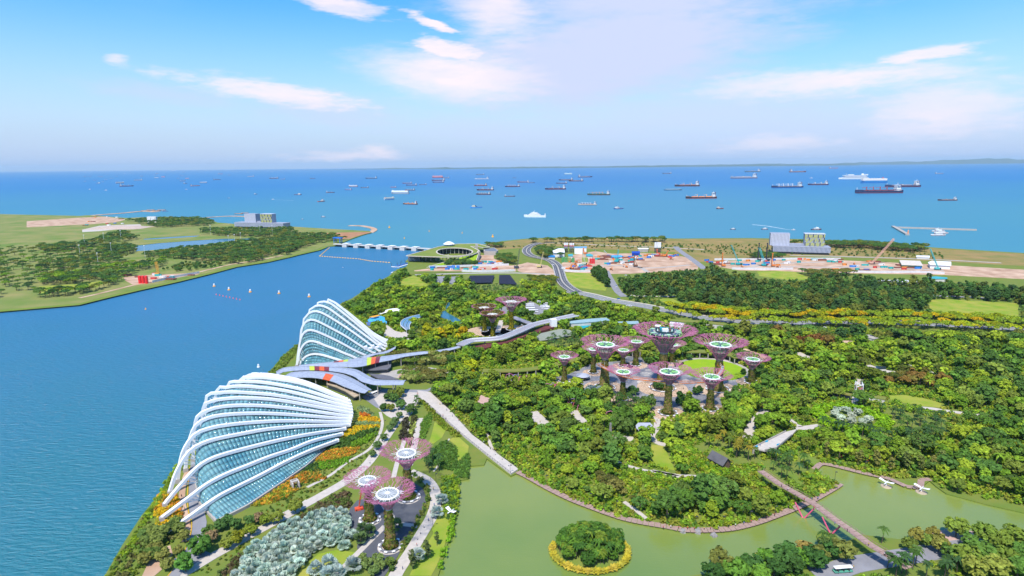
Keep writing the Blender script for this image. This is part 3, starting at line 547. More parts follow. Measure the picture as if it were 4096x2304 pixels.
CA = {0: [(440, 1150), (560, 1080), (700, 980), (820, 900), (950, 835), (1100, 760), (1250, 680), (1400, 610), (1500, 570), (1610, 530)],
      1: [(420, 1055), (600, 920), (720, 830), (850, 760), (1000, 700), (1150, 640), (1300, 590), (1450, 530), (1640, 485)],
      2: [(440, 960), (540, 840), (650, 720), (740, 660), (850, 620), (1000, 580), (1200, 530), (1400, 490), (1660, 450)],
      3: [(475, 875), (520, 740), (600, 610), (680, 555), (780, 520), (950, 485), (1150, 450), (1400, 430), (1690, 425)],
      4: [(540, 700), (570, 590), (640, 490), (730, 450), (850, 425), (1050, 405), (1300, 395), (1695, 405)],
      5: [(600, 560), (640, 440), (700, 390), (800, 360), (1000, 345), (1250, 350), (1700, 385)], 6: [(650, 390), (720, 330), (820, 300), (1000, 290), (1250, 305), (1705, 366)],
      7: [(700, 310), (750, 265), (850, 245), (1000, 240), (1250, 260), (1707, 345)], 8: [(720, 240), (780, 210), (870, 200), (1000, 205), (1250, 230), (1705, 325)],
      9: [(790, 195), (850, 170), (930, 160), (1050, 165), (1300, 200), (1702, 305)], 10: [(870, 150), (930, 133), (1000, 128), (1150, 140), (1400, 190), (1697, 285)],
      11: [(950, 120), (1010, 105), (1080, 100), (1200, 112), (1400, 150), (1690, 265)]}
arA = []
for i in range(12):
    L = None if i < 4 else np.array([-202 - 3 * (i - 3) ** .85, 322 + 13.5 * (i - 3), 4.]); arA.append(arch_px('C1', CA[i], L, 4., 6. + max(0, min(8, i - 3))))
for k, (L, R, f) in enumerate([((-221, 442), (-127, 436), .93), ((-221, 454), (-130, 441), .85), ((-219, 465), (-134, 447), .72), ((-214, 475), (-139, 454), .5)]):
    arA.append(Arch(L, R, [(a, 4 + (z - 4) * f) for a, z in arA[11].sz]))
skA = GL('C1', [(790, 1068), (1000, 962), (1240, 802), (1400, 692), (1500, 602), (1562, 545)], 4.)
DOMEA = cool_house('glasshouse', 'low wide glasshouse with fanned white arches beside the channel, nearest of the two', arA, skA, [.2, .17, .15, .12, .1, .07, .06], (-160, 370, 2), 1.9, 1.8, 46, 3, 300, 1.5)
CB = [[(165, 1190), (180, 1150), (230, 1080), (300, 1030), (400, 1005), (520, 1015), (650, 1050), (780, 1090), (870, 1120), (1000, 1160)],
      [(120, 1200), (140, 1100), (170, 960), (220, 860), (290, 800), (380, 785), (480, 810), (600, 860), (750, 915), (900, 980), (1050, 1040), (1200, 1110)],
      [(112, 1200), (135, 1000), (160, 850), (190, 720), (240, 640), (310, 600), (400, 605), (500, 640), (700, 730), (900, 830), (1100, 940), (1340, 1050)],
      [(185, 640), (220, 520), (280, 450), (350, 420), (440, 435), (560, 490), (750, 590), (950, 700), (1150, 830), (1300, 920), (1440, 995)],
      [(230, 450), (270, 370), (320, 310), (400, 275), (490, 285), (600, 330), (800, 450), (1000, 580), (1200, 720), (1400, 870), (1530, 960)],
      [(330, 290), (370, 230), (420, 190), (500, 175), (600, 200), (700, 255), (900, 400), (1100, 550), (1300, 700), (1500, 850), (1610, 925)],
      [(470, 165), (520, 125), (590, 110), (670, 130), (760, 190), (900, 300), (1100, 460), (1300, 630), (1500, 800), (1640, 880)],
      [(640, 115), (700, 105), (770, 130), (850, 190), (950, 275), (1150, 450), (1400, 670), (1600, 810), (1660, 840)]]
LB = [None, None, None, (-209.5, 562), (-211, 575), (-210.5, 588), (-208, 601), (-204, 614)]
arB = [arch_px('D3', a, None if L is None else np.array([*L, 4.]), 4., 5.) for a, L in zip(CB, LB)]
for k, (L, R, f) in enumerate([((-199, 626), (-134, 621), .82), ((-193, 636), (-137, 630), .55)]): arB.append(Arch(L, R, [(a, 4 + (z - 4) * f) for a, z in arB[7].sz]))
DOMEB = cool_house('glasshouse', 'tall steep glasshouse with white arches behind the wavy grey roofs', arB, [(-203, 545, 4), (-185, 543, 4), (-165, 545, 4)], [.1, .075, .06], (-172, 580, 2), 1.65, 1.6, 36, 4, 300, 2.)
for A in (arA, arB): NOBASE.append([A[0].L] + [a.L for a in A] + [a.R for a in A[::-1]])
NOBASE[-2] += [p[:2] for p in skA[::-1]]; KEEP.append([p[:2] for p in skA] + [a.R for a in arA[2:10]] + [arA[5].L, arA[0].L])
# maintenance gondola on the tall glasshouse
p = G('D3', 1410, 900, 14.); g_ = thing('maintenance_gondola', 'white maintenance gondola riding the right ribs of the tall glasshouse', 'gondola', p, .5); MB().box((0, 0, 0), (17, 2.6, 1.2)).build('beam', steelw, g_)
for x in (-7, 0, 7): MB().box((x, 0, 1.6), (3, 3, 2.4)).build('cabin', steelw, g_)
# ============================================================ WAVY ROOFS BETWEEN THE GLASSHOUSES
roof_m = objcol_mat('standing_seam_roof', .45, .4)
def wavy_roof(name, label, reg, topedge, botedge, z, n, paints, amp=.8, colstep=3, zend=None):
    A_ = resample([p for p in smooth_poly(GL(reg, topedge, z), 5)], n + 1); B_ = resample([p for p in smooth_poly(GL(reg, botedge, z), 5)], n + 1)
    org = (A_[0] + B_[0]) / 2; org[2] = 2.; T = thing(name, label, 'roof', org)
    for a in (A_, B_): a[:, 2] += amp * np.sin(np.linspace(0, 2.2 * PI, n + 1))
    ridge_ = (A_ * .55 + B_ * .45) + [0, 0, 1.1]
    for k in range(n):
        for half, (p, q) in enumerate(((A_, ridge_), (ridge_, B_))):
            v = [p[k], p[k + 1], q[k + 1], q[k]]; v = [x - org for x in v]; cn = sum(v) / 4; v = [cn + (x - cn) * .985 for x in v]; v = v + [x - [0, 0, .35] for x in v]
            col = paints.get((k, half), (.33, .37, .46)); MB().add(v, [(3, 2, 1, 0), (4, 5, 6, 7), (0, 1, 5, 4), (1, 2, 6, 5), (2, 3, 7, 6), (3, 0, 4, 7)]).build('roof_panel', roof_m, T, color=col)
    MB().sweep([x - org - [0, 0, .3] for x in ridge_], .8, .5).build('ridge_gutter', M('roof_gutter', (.12, .13, .15)), T)
    for k in range(1, n, colstep):
        for e in (A_, B_):
            q = e[k] * .8 + ridge_[k] * .2 - org; MB().tube((q[0], q[1], 0), (q[0], q[1], q[2] - .3), .45, n=8).build('column', conc, T)
    NOBASE.append([p[:2] for p in A_] + [p[:2] for p in B_[::-1]]); KEEP.append([p[:2] for p in A_] + [p[:2] for p in B_[::-1]]); return T
RED, ORG, LIM = (.2, .03, .04), (.72, .12, .03), (.5, .62, .06)
wavy_roof('visitor_roof', 'front wavy blue grey roof with orange panels, nearest the low glasshouse', 'B2', [(340, 850), (420, 815), (600, 803), (840, 820), (960, 855), (1050, 900), (1120, 950), (1178, 995)], [(340, 878), (480, 876), (650, 882), (800, 907), (900, 945), (1000, 985), (1060, 1015), (1110, 1026)], 10, 24, {(9, 1): ORG, (10, 1): ORG})
wavy_roof('visitor_roof', 'middle wavy blue grey roof with lime, maroon and orange panels', 'B2', [(250, 812), (340, 775), (560, 765), (760, 768), (950, 775), (1040, 790), (1110, 825), (1190, 870), (1250, 885), (1400, 895), (1510, 900)], [(260, 850), (350, 815), (620, 805), (860, 817), (1000, 850), (1080, 900), (1210, 935), (1340, 940), (1480, 945)], 11.5, 30, {(7, 0): LIM, (8, 0): RED, (9, 0): ORG, (10, 0): RED, (7, 1): LIM, (8, 1): RED, (9, 1): ORG, (10, 1): RED})
wavy_roof('visitor_roof', 'rear long wavy roof with lime and red panels at the foot of the tall glasshouse', 'B2', [(480, 748), (640, 737), (800, 723), (1000, 690), (1290, 655), (1500, 630), (1690, 617), (1720, 628)], [(470, 775), (700, 772), (900, 772), (1060, 766), (1250, 715), (1400, 685), (1490, 664), (1720, 641)], 11.5, 28, {(7, 0): RED, (8, 0): ORG, (9, 0): LIM, (14, 1): LIM, (15, 1): ORG, (16, 1): RED, (14, 0): LIM, (15, 0): ORG, (16, 0): RED})
wavy_roof('visitor_roof', 'narrow upswept roof spur in front of the tall glasshouse ribs', 'B2', [(1010, 686), (1150, 655), (1290, 612), (1415, 573)], [(1130, 682), (1230, 652), (1320, 625), (1405, 592)], 10, 10, {})
wavy_roof('walkway_roof', 'slim blue grey roof over the path leading right from the rear wavy roof', 'B3', [(-60, 745), (60, 740), (160, 718), (250, 700), (340, 685)], [(-60, 765), (60, 757), (160, 738), (250, 722), (345, 700)], 6, 12, {}, .3)
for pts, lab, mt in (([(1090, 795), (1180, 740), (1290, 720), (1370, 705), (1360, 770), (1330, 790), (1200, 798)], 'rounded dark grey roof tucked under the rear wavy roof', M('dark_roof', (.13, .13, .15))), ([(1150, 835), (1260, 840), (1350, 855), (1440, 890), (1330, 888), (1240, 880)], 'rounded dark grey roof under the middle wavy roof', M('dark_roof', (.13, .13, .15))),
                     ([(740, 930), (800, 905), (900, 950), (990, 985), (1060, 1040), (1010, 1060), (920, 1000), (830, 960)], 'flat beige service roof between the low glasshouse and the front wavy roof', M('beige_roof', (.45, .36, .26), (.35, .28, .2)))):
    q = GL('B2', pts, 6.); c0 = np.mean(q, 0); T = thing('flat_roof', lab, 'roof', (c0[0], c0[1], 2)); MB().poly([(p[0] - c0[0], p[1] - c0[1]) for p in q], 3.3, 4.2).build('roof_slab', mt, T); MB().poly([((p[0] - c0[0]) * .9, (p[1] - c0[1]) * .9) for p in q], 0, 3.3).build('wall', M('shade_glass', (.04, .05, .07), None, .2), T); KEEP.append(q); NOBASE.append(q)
# ============================================================ SUPERTREES
rod_m = M('magenta_steel', (.37, .095, .2), (.5, .18, .29), .5, .5, .4)
moss_m = M('planted_skin', (.16, .18, .035), (.22, .13, .06), .95, 1.1, .1, bump=.6, detail=6)
moss_y = M('golden_planting', (.2, .2, .02), (.38, .28, .02), .95, .9, .1, bump=.6, detail=6)
green_st = M('lime_steel', (.3, .62, .22), None, .45, .5); solar = M('solar_glass', (.03, .07, .13), (.05, .1, .17), .15, 1., .6); mint = M('mint_membrane', (.35, .58, .42), (.28, .5, .36), .5); greyglass = M('grey_glass', (.22, .25, .26), (.33, .35, .35), .2, .5, .5); greend = M('moss_disc', (.16, .16, .02), (.26, .2, .03), .95, .6)
def leaf_quads(C, N, size, jit=.7, up_=0.):
    n = len(C); N = N + rng.normal(0, jit, (n, 3)); N[:, 2] += up_; N /= np.linalg.norm(N, axis=1, keepdims=True) + 1e-9
    A_ = np.cross(N, rng.normal(0, 1, (n, 3))); A_ /= np.linalg.norm(A_, axis=1, keepdims=True) + 1e-9; B_ = np.cross(N, A_); s = (size * rng.uniform(.6, 1.3, n))[:, None]
    V = np.stack([C - A_ * s - B_ * s * .7, C + A_ * s - B_ * s * .7, C + A_ * s * .8 + B_ * s * .7, C - A_ * s * .8 + B_ * s * .7], 1).reshape(-1, 3); return V, np.arange(4 * n).reshape(n, 4)
def branch_mesh(seed, nprim):
    r_ = random.Random(seed); mb = MB(); da = 2 * PI / nprim
    def pt(rr, th): 
        z = -.62 + (rr - .13) * 1.55 if rr < .36 else -.263 + (rr - .36) * .56
        if rr > .36: z = -.263 + 0.43 * math.sin(min(1, (rr - .36) / .64) * PI / 2 * .95) 
        return (rr * math.cos(th), rr * math.sin(th), z)
    def grow(r0_, th, lev, rad):
        r1_ = {0: .38, 1: .58, 2: .76, 3: .9, 4: 1.02}[lev] + r_.uniform(-.06, .06); n = 2 if lev else 4; th1 = th + r_.uniform(-.55, .55) * da * (0 if lev == 0 else 1)
        pts = [pt(r0_ + (r1_ - r0_) * k / n, th + (th1 - th) * k / n) for k in range(n + 1)]; mb.pipe(pts, rad, 4, rad * .85)
        if lev < 4:
            k = 2 if lev in (0, 1, 2) else r_.choice((1, 2)); sp_ = {0: .34, 1: .24, 2: .17, 3: .12}[lev] * da * 1.3
            for j in range(k): grow(r1_, th1 + sp_ * (2 * j - (k - 1)) * r_.uniform(.7, 1.2), lev + 1, rad * .85)
    grow(.13, 0, 0, .0122); return mb.mesh('branch', rod_m)
NPR = 16; BRM = [branch_mesh(i, NPR) for i in range(5)]
def supertree(reg, base, top, hw, dhw, label, style='grove', sep=True, ring=True):
    b0 = G(reg, *base, 2.4); zt = zat(reg, *top, b0[1]); s = RG[reg][2]; tp = np.array([b0[0], b0[1], zt]); m = mpp(tp); R = hw * s * m; rd = dhw * s * m; h = zt - 2.2
    T = thing('supertree', label, 'supertree', (b0[0], b0[1], 2.2)); rb = .21 * R if style != 'giant' else .2 * R; rn = .13 * R; zn = h - .66 * R
    if style == 'gold': rb *= .8
    prof = [(rb * 1.12, 0), (rb, h * .06), (rb * .82, zn * .45), (rb * .7, zn * .8), (rn, zn), (rn * 1.05, zn + .12 * R)]
    MB().lathe(prof, 18).build('trunk', moss_y if style == 'gold' else moss_m, T, True)
    nl = 420; zz = rng.uniform(0, 1, nl) ** 1.15 * zn; rr = np.interp(zz, [p[1] for p in prof], [p[0] for p in prof]); th = rng.uniform(0, 2 * PI, nl); C = np.c_[rr * np.cos(th), rr * np.sin(th), zz]
    V, Q = leaf_quads(C, np.c_[np.cos(th), np.sin(th), 0 * th], .75, .5); tint = np.array([(.15, .2, .03), (.22, .26, .04), (.26, .17, .07), (.12, .16, .03)] if style != 'gold' else [(.2, .2, .02), (.35, .3, .02), (.1, .13, .02)])[rng.integers(0, 3, nl)]
    link('planting', npmesh('planting', V, Q, LEAFT, np.repeat(tint, 4, 0)), T)
    MB().lathe([(rn * 1.04, zn), (rn * 1.1, zn + .12 * R), (.3 * R, h - .28 * R), (rd * .8, h - .08 * R)], 18, cap=False).build('inner_funnel', M('green_funnel', (.18, .26, .14), (.3, .3, .28), .6, .6) if style not in ('silver',) else M('pale_funnel', (.45, .45, .44), (.35, .33, .34)), T)
    for k in range(NPR):                                # each primary branch with its twigs
        link('branch', BRM[(k * 3 + int(R)) % 5], T, (0, 0, h), 2 * PI * k / NPR, R)
    mb = MB()
    for k in range(8):                                  # hoops that tie the branches together
        rr = (.145, .17, .2, .24, .28, .32, .36, .4)[k] * R; z = h + R * (-.62 + (rr / R - .13) * 1.55 if rr / R < .36 else -.25)
        mb.pipe([(rr * math.cos(2 * PI * i / 24), rr * math.sin(2 * PI * i / 24), z) for i in range(25)], .09, 4)
    mb.build('hoop', rod_m, T)
    nsp = 16; ringm = whitep
    if style == 'giant':                                # glazed sky bar
        MB().lathe([(rd * .55, h - .16 * R), (rd * .8, h - .1 * R), (rd * .97, h + .02 * R), (rd * .9, h + .07 * R)], 28).build('glazed_storey', M('dark_glass', (.01, .025, .035), None, .08, .5, .6), T)
        for k in range(nsp):
            w = 2 * PI * k / nsp; c_, s_ = math.cos(w), math.sin(w)
            MB().pipe([(rd * a * c_, rd * a * s_, h + R * z) for a, z in ((.55, -.17), (.85, -.1), (1.06, .03), (1.02, .09), (.85, .105))], .35, 5).build('green_rib', green_st, T)
            MB().box((rd * .84 * c_, rd * .84 * s_, h + .105 * R), (rd * .26, rd * .2, .25), w).build('solar_panel', solar if k % 3 else mint, T)
        MB().lathe([(rd * .97, h + .068 * R), (rd * .97, h + .085 * R)], 32).build('roof_deck', M('deck_grey', (.35, .36, .38)), T)
        MB().lathe([(rd * .58, h + .087 * R), (rd * .6, h + .15 * R), (rd * .57, h + .15 * R), (rd * .55, h + .1 * R)], 28).build('parapet', M('dark_teal', (.02, .07, .09), None, .3), T)
        MB().box((0, -1, h + .15 * R), (5, 3, 2.4)).build('bar_room', whitep, T); MB().box((-1.5, 2.5, h + .15 * R), (4, 3, 2)).build('bar_room', M('teal_panel', (.02, .3, .36)), T)
        MB().lathe([(2.6, 0), (2.4, .3), (.2, .8)], 14, (-rd * .3, rd * .6, h + .2 * R)).build('parasol', whitep, T); MB().tube((-rd * .3, rd * .6, h + .08 * R), (-rd * .3, rd * .6, h + .2 * R), .12).build('parasol_pole', steelw, T)
        for k in range(12):
            a = k * .52; q = (rd * .45 * math.cos(a), rd * .45 * math.sin(a), h + .125 * R); MB().box(q, (1.1, 1.1, 1.5), a, .6).build('terrace_seat', [whitep, M('brown_seat', (.3, .14, .06)), mint][k % 3], T)
    else:
        MB().lathe([(rd * .93, h - .25), (rd, h - .5), (rd * 1.02, h), (rd * .98, h + .35), (rd * .88, h + .3), (rd * .86, h - .2)], 36, cap=False).build('rim', whitep, T)
        pm = {'silver': greyglass, 'gold': greend}.get(style, None)
        a0 = 2 * PI / nsp
        pa = MB().add([(.2 * rd * math.cos(-a0 * .43), .2 * rd * math.sin(-a0 * .43), .15), (.86 * rd * math.cos(-a0 * .46), .86 * rd * math.sin(-a0 * .46), 0), (.86 * rd * math.cos(a0 * .46), .86 * rd * math.sin(a0 * .46), 0), (.2 * rd * math.cos(a0 * .43), .2 * rd * math.sin(a0 * .43), .15)], [(0, 1, 2, 3)])
        vs = pa.v; pa.add([(x, y, z - .12) for x, y, z in vs], [(3, 2, 1, 0)]); n0 = pa.mesh('panel', pm or solar); n1_ = pa.mesh('panel', pm or mint)
        spk = MB().tube((.16 * rd, 0, .35), (.9 * rd, 0, .25), .2 if style == 'grove' else .11, n=4).mesh('spoke', steelw if style != 'grove' else green_st)
        for k in range(nsp):
            link('panel', n0 if (k * 5) % 3 else n1_, T, (0, 0, h), a0 * k); link('spoke', spk, T, (0, 0, h), a0 * (k + .5))
        MB().lathe([(.2 * rd, h + .1), (.22 * rd, h + .5), (.05 * rd, h + .75)], 16).build('hub', whitep if style != 'grove' else M('hub_dark', (.09, .12, .14)), T)
        MB().lathe([(rd * .4, h - .3 * R), (rd * .9, h - .4)], 24, cap=False).build('drum', M('white_mesh', (.6, .6, .58), (.45, .47, .45)) if style != 'gold' else moss_y, T)
        mb = MB()
        for k in range(26):
            w = 2 * PI * k / 26 + rng.uniform(-.04, .04); r2_ = rng.uniform(.5, .66) * R; w2 = w + rng.uniform(-.12, .12)
            mb.tube((rd * math.cos(w), rd * math.sin(w), h), (r2_ * math.cos(w2), r2_ * math.sin(w2), h + R * (-.263 + 0.43 * math.sin((r2_ / R - .36) / .64 * 1.49)) + .3), .1, n=4)
        mb.build('white_struts', steelw, T)
        if style == 'gold' and label.find('purple') < 0:  # planted canopy
            n = 700; rr = rng.uniform(.25, .85, n) ** .7 * R; th = rng.uniform(0, 2 * PI, n); C = np.c_[rr * np.cos(th), rr * np.sin(th), h + R * (-.263 + 0.43 * np.sin(np.clip((rr / R - .36) / .64, 0, 1) * 1.49)) + .4]
            V, Q = leaf_quads(C, np.tile([0, 0, 1.], (n, 1)), .8, .5); link('canopy_planting', npmesh('canopy_planting', V, Q, LEAFT, np.repeat(np.array([(.16, .17, .02), (.24, .19, .03), (.2, .11, .05)])[rng.integers(0, 3, n)], 4, 0)), T)
    if ring:                                            # planter ring with seats at the foot
        ro = rb * 2.05 if style == 'silver' else rb * (2.15 if R > 15 else 1.95)
        MB().lathe([(ro, -.1), (ro, .9), (ro - 1.1, .95), (ro - 1.1, -.1)], 40, cap=False).build('planter_wall', M('planter_grey', (.2, .2, .22)), T)
        for k in range(9):
            w = 2 * PI * k / 9 + .3; MB().box(((ro + .1) * math.cos(w), (ro + .1) * math.sin(w), .95), (1., ro * .3, .2), w).build('bench', whitep, T)
        n = 160; rr = np.sqrt(rng.uniform((rb / ro) ** 2, .8, n)) * (ro - 1.2); th = rng.uniform(0, 2 * PI, n); C = np.c_[rr * np.cos(th), rr * np.sin(th), rng.uniform(.4, 1.8, n)]
        V, Q = leaf_quads(C, np.tile([0, 0, 1.], (n, 1)), .7, .8); o = link('planter_shrubs', npmesh('planter_shrubs', V, Q, LEAFT, np.repeat(np.array([(.08, .13, .02), (.12, .17, .03), (.16, .12, .03)] if style != 'gold' else [(.3, .25, .02), (.12, .17, .02), (.35, .3, .03)])[rng.integers(0, 3, n)], 4, 0)), T)
        if style in ('grove', 'giant'): disc('tree_paving', (b0[0], b0[1]), ro * (1.95 if R > 15 else 2.2), 2.3, vor)
        if style == 'silver': disc('tree_paving', (b0[0], b0[1]), ro + .9, 2.29, paving)
    NOBASE.append([(b0[0] + 1.9 * rb * math.cos(k), b0[1] + 1.9 * rb * math.sin(k)) for k in np.linspace(0, 6, 12)])
    TRK.append((b0[0], b0[1], rb, zn)); return T, R, h
TRK = []
for a in [((405, 712), (403, 457), 137, 55, 'leftmost small supertree of the grove with yellow green trunk', 'gold2'), ((818, 775), (825, 330), 245, 95, 'tall supertree at the left end of the orange skyway', 'grove'),
          ((703, 618), (697, 378), 122, 46, 'small supertree half hidden behind the tall left supertree', 'grove'), ((1010, 548), (1015, 388), 120, 54, 'small supertree right behind the tall left supertree, trunk hidden by shrubs', 'grove'),
          ((1140, 540), (1145, 300), 132, 54, 'slim supertree standing alone left of the giant one on a round tan court', 'grove'), ((1415, 775), (1430, 222), 312, 165, 'giant supertree carrying the glazed bar with lime green ribs', 'giant'),
          ((1512, 512), (1540, 332), 135, 50, 'small supertree peeking out right behind the giant one', 'grove'), ((1985, 790), (1988, 330), 262, 107, 'tall supertree on the round lawn at the right end of the skyway', 'grove'),
          ((2330, 718), (2355, 482), 165, 66, 'rightmost small supertree of the grove among dark trees', 'grove'), ((1005, 890), (1010, 612), 165, 72, 'front left supertree of the grove with slender trunk', 'grove'),
          ((1470, 1035), (1487, 610), 215, 100, 'front middle supertree of the grove, nearest the lake', 'grove'), ((1905, 995), (1918, 662), 200, 82, 'front right supertree of the grove with mint disc', 'grove')]:
    supertree('B4', a[0], a[1], a[2], a[3], a[4], 'grove' if a[5] == 'gold2' else a[5])
for a in [((893, 800), (887, 437), 208, 80, 'rear supertree of the three with silver discs in the near court'), ((575, 985), (557, 662), 188, 74, 'left supertree of the three with silver discs in the near court'), ((745, 1205), (722, 770), 215, 94, 'front supertree of the three with silver discs, nearest the camera')]: supertree('C2', *a, 'silver')
for a in [((575, 540), (567, 318), 118, 46, 'left golden supertree with moss covered canopy by the lily pond'), ((655, 598), (650, 382), 120, 47, 'front golden supertree with moss covered canopy beside the long walkway'), ((835, 525), (828, 258), 145, 50, 'tallest golden supertree with bare purple canopy near the coach park')]:
    supertree('B3', *a, 'gold'); 
for q in ((575, 545), (720, 560), (835, 530)): disc('tree_paving', G('B3', *q), 21, 2.22, vor, keep=True)
# ============================================================ ORANGE SKYWAY
org_m = M('orange_steel', (.85, .23, .02), (.75, .19, .02), .5)
skp = [(760, 535), (800, 560), (900, 610), (1010, 655), (1120, 680), (1280, 697), (1450, 712), (1650, 722), (1800, 716), (1900, 700), (1960, 668), (2010, 625), (2035, 575), (2025, 545), (1975, 545)]
sk = smooth_poly([G('B4', x, y, 24.) for x, y in skp], 5); T = thing('skyway', 'orange aerial walkway curving between the supertrees', 'walkway', (sk[0][0], sk[0][1], 2)); o3 = np.array([sk[0][0], sk[0][1], 2.])
MB().sweep([p - o3 for p in sk], 2.6, .3).build('deck', M('deck_grey', (.35, .36, .38)), T)
ed = offset(sk, 1.35); n = len(sk)
for e_ in (ed[:n], ed[n:]):
    mb = MB(); q = [np.array([p[0], p[1], 24.]) - o3 for p in e_]; mb.sweep(q, .18, .55); mb.sweep([p + [0, 0, 1.3] for p in q], .14, .14)
    for p in q: mb.box(p + [0, 0, .65], (.1, .1, 1.3))
    mb.build('railing', org_m, T)
for k in range(2, n - 2, 4):
    a = sk[k] - o3; tr_ = min(TRK[:12], key=lambda t_: (t_[0] - sk[k][0]) ** 2 + (t_[1] - sk[k][1]) ** 2); 
    if math.hypot(tr_[0] - sk[k][0], tr_[1] - sk[k][1]) < 45: MB().tube(a, np.array([tr_[0], tr_[1], min(tr_[3] + 2, 40)]) - o3, .07, n=4).build('hanger_cable', steelw, T)
# ============================================================ BOARDWALK, BRIDGES
def along(pts, step):
    p = np.array([q[:2] for q in pts], float); d = np.r_[0, np.cumsum(np.linalg.norm(np.diff(p, axis=0), axis=1))]; n = max(2, int(d[-1] / step)); q = np.linspace(0, d[-1], n + 1); return np.c_[np.interp(q, d, p[:, 0]), np.interp(q, d, p[:, 1])]
def plank_walk(name, label, cat, pts, w, z, step, zend=None, rail=None, posts=True, side=0):
    q = along(pts, step); n = len(q) - 1; org = np.array([q[0][0], q[0][1], 0]); T = thing(name, label, cat, org)
    me = MB().box((0, 0, 0), (step * .93, w, .25)).mesh('board', boards)
    for k in range(n):
        c_ = (q[k] + q[k + 1]) / 2; d = q[k + 1] - q[k]; zz = z if zend is None else z + (zend - z) * k / n
        link('board', me, T, (c_[0] - org[0], c_[1] - org[1], zz + random.uniform(-.02, .02)), math.atan2(d[1], d[0]), (np.linalg.norm(d) / step, 1, 1))
        if posts and k % 3 == 0:
            pn = np.array([-d[1], d[0]]) / (np.linalg.norm(d) + 1e-9)
            link('pile', PILE, T, (c_[0] - org[0] + pn[0] * w * .4 * (side or -1), c_[1] - org[1] + pn[1] * w * .4 * (side or -1), zz - .2))
    if rail:
        for s_ in (1, -1):
            e_ = offset(q, s_ * w * .48)[:len(q)]; mb = MB()
            for k, p in enumerate(e_):
                zz = z if zend is None else z + (zend - z) * k / n; mb.box((p[0] - org[0], p[1] - org[1], zz + .6), (.12, .12, 1.2))
                if k: p0 = e_[k - 1]; mb.tube((p0[0] - org[0], p0[1] - org[1], zz + 1.15), (p[0] - org[0], p[1] - org[1], zz + 1.15), .08, n=4)
            mb.build('railing', rail, T)
    return T
PILE = MB().tube((0, 0, -3), (0, 0, 0), .2, n=6).mesh('pile', M('pile_timber', (.15, .11, .09)))
dk = M('dark_steel', (.05, .05, .06))
plank_walk('boardwalk', 'pinkish timber boardwalk curving along the lake below the gardens', 'boardwalk', smooth_poly([p[:2] for p in GL('C3', [(712, 648), (800, 692), (920, 760), (1100, 850), (1300, 928), (1500, 998), (1680, 1038), (1900, 1075)]) + GL('C4', [(250, 1092), (400, 1097), (600, 1087), (800, 1043), (1000, 972), (1200, 890), (1400, 780), (1462, 738)])], 4), 4., 2.1, 3.)
plank_walk('boardwalk', 'angular timber boardwalk on the far side of the upper lake arm', 'boardwalk', [p[:2] for p in GL('C4', [(1262, 630), (1315, 582), (1400, 597), (1650, 660), (1830, 697), (1980, 765), (2078, 768), (2085, 710), (2155, 705)])], 3.4, 2.1, 3.)
plank_walk('foot_bridge', 'raised foot bridge with pink V supports crossing the lake arm', 'bridge', [p[:2] for p in GL('C4', [(850, 640), (985, 735), (1100, 800), (1250, 885), (1400, 1000), (1560, 1110), (1700, 1215), (1850, 1300), (1990, 1390)], 9.)], 4.4, 9., 3.2, None, M('pink_rail', (.4, .2, .22)), False)
KEEP.append(GL('C4', [(840, 620), (1000, 705), (1250, 855), (1560, 1080), (1990, 1360), (1950, 1410), (1530, 1140), (1220, 920), (970, 770), (820, 670)])); pinks = M('pink_steel', (.7, .12, .22), None, .5)
for (x, y), lab in (((1180, 1000), 'left'), ((1392, 1120), 'right')):
    q = G('C4', x, y, 1.2); T = thing('bridge_support', 'pink V shaped support under the %s part of the foot bridge' % lab, 'support', q)
    for s_ in (-1, 1): MB().tube((0, 0, -1), (s_ * 5 * .75, -s_ * 5 * .6, 7.4), .45, .35, 8).build('strut', pinks, T)
# palm court bridge (pale, right of the grove)
q = GL('B6', [(300, 900), (640, 730), (760, 700), (700, 770), (540, 905), (420, 930)], 6.); c0 = np.mean(q, 0); T = thing('garden_bridge', 'pale concrete bridge with blue banners right of the grove', 'bridge', (c0[0], c0[1], 2.)); MB().poly([p[:2] - c0[:2] for p in q], 3.2, 4.).build('deck', paving, T)
for a, b in ((0, 1), (5, 4), (4, 3)): MB().sweep([(q[a][0] - c0[0], q[a][1] - c0[1], 4.5), (q[b][0] - c0[0], q[b][1] - c0[1], 4.5)], .4, 1.1).build('parapet', conc, T)
for x, y in ((330, 885), (440, 830), (560, 865)): p = G('B6', x, y, 6.5) - [c0[0], c0[1], 2]; MB().box(p, (2.6, .3, 1.2), .5).build('banner', M('blue_banner', (.03, .4, .62)), T)
for k in range(4): p = q[0] * (1 - k / 3.) + q[4] * (k / 3.); MB().box((p[0] - c0[0], p[1] - c0[1], 1.6), (1.2, 1.2, 3.4)).build('pier', conc, T)
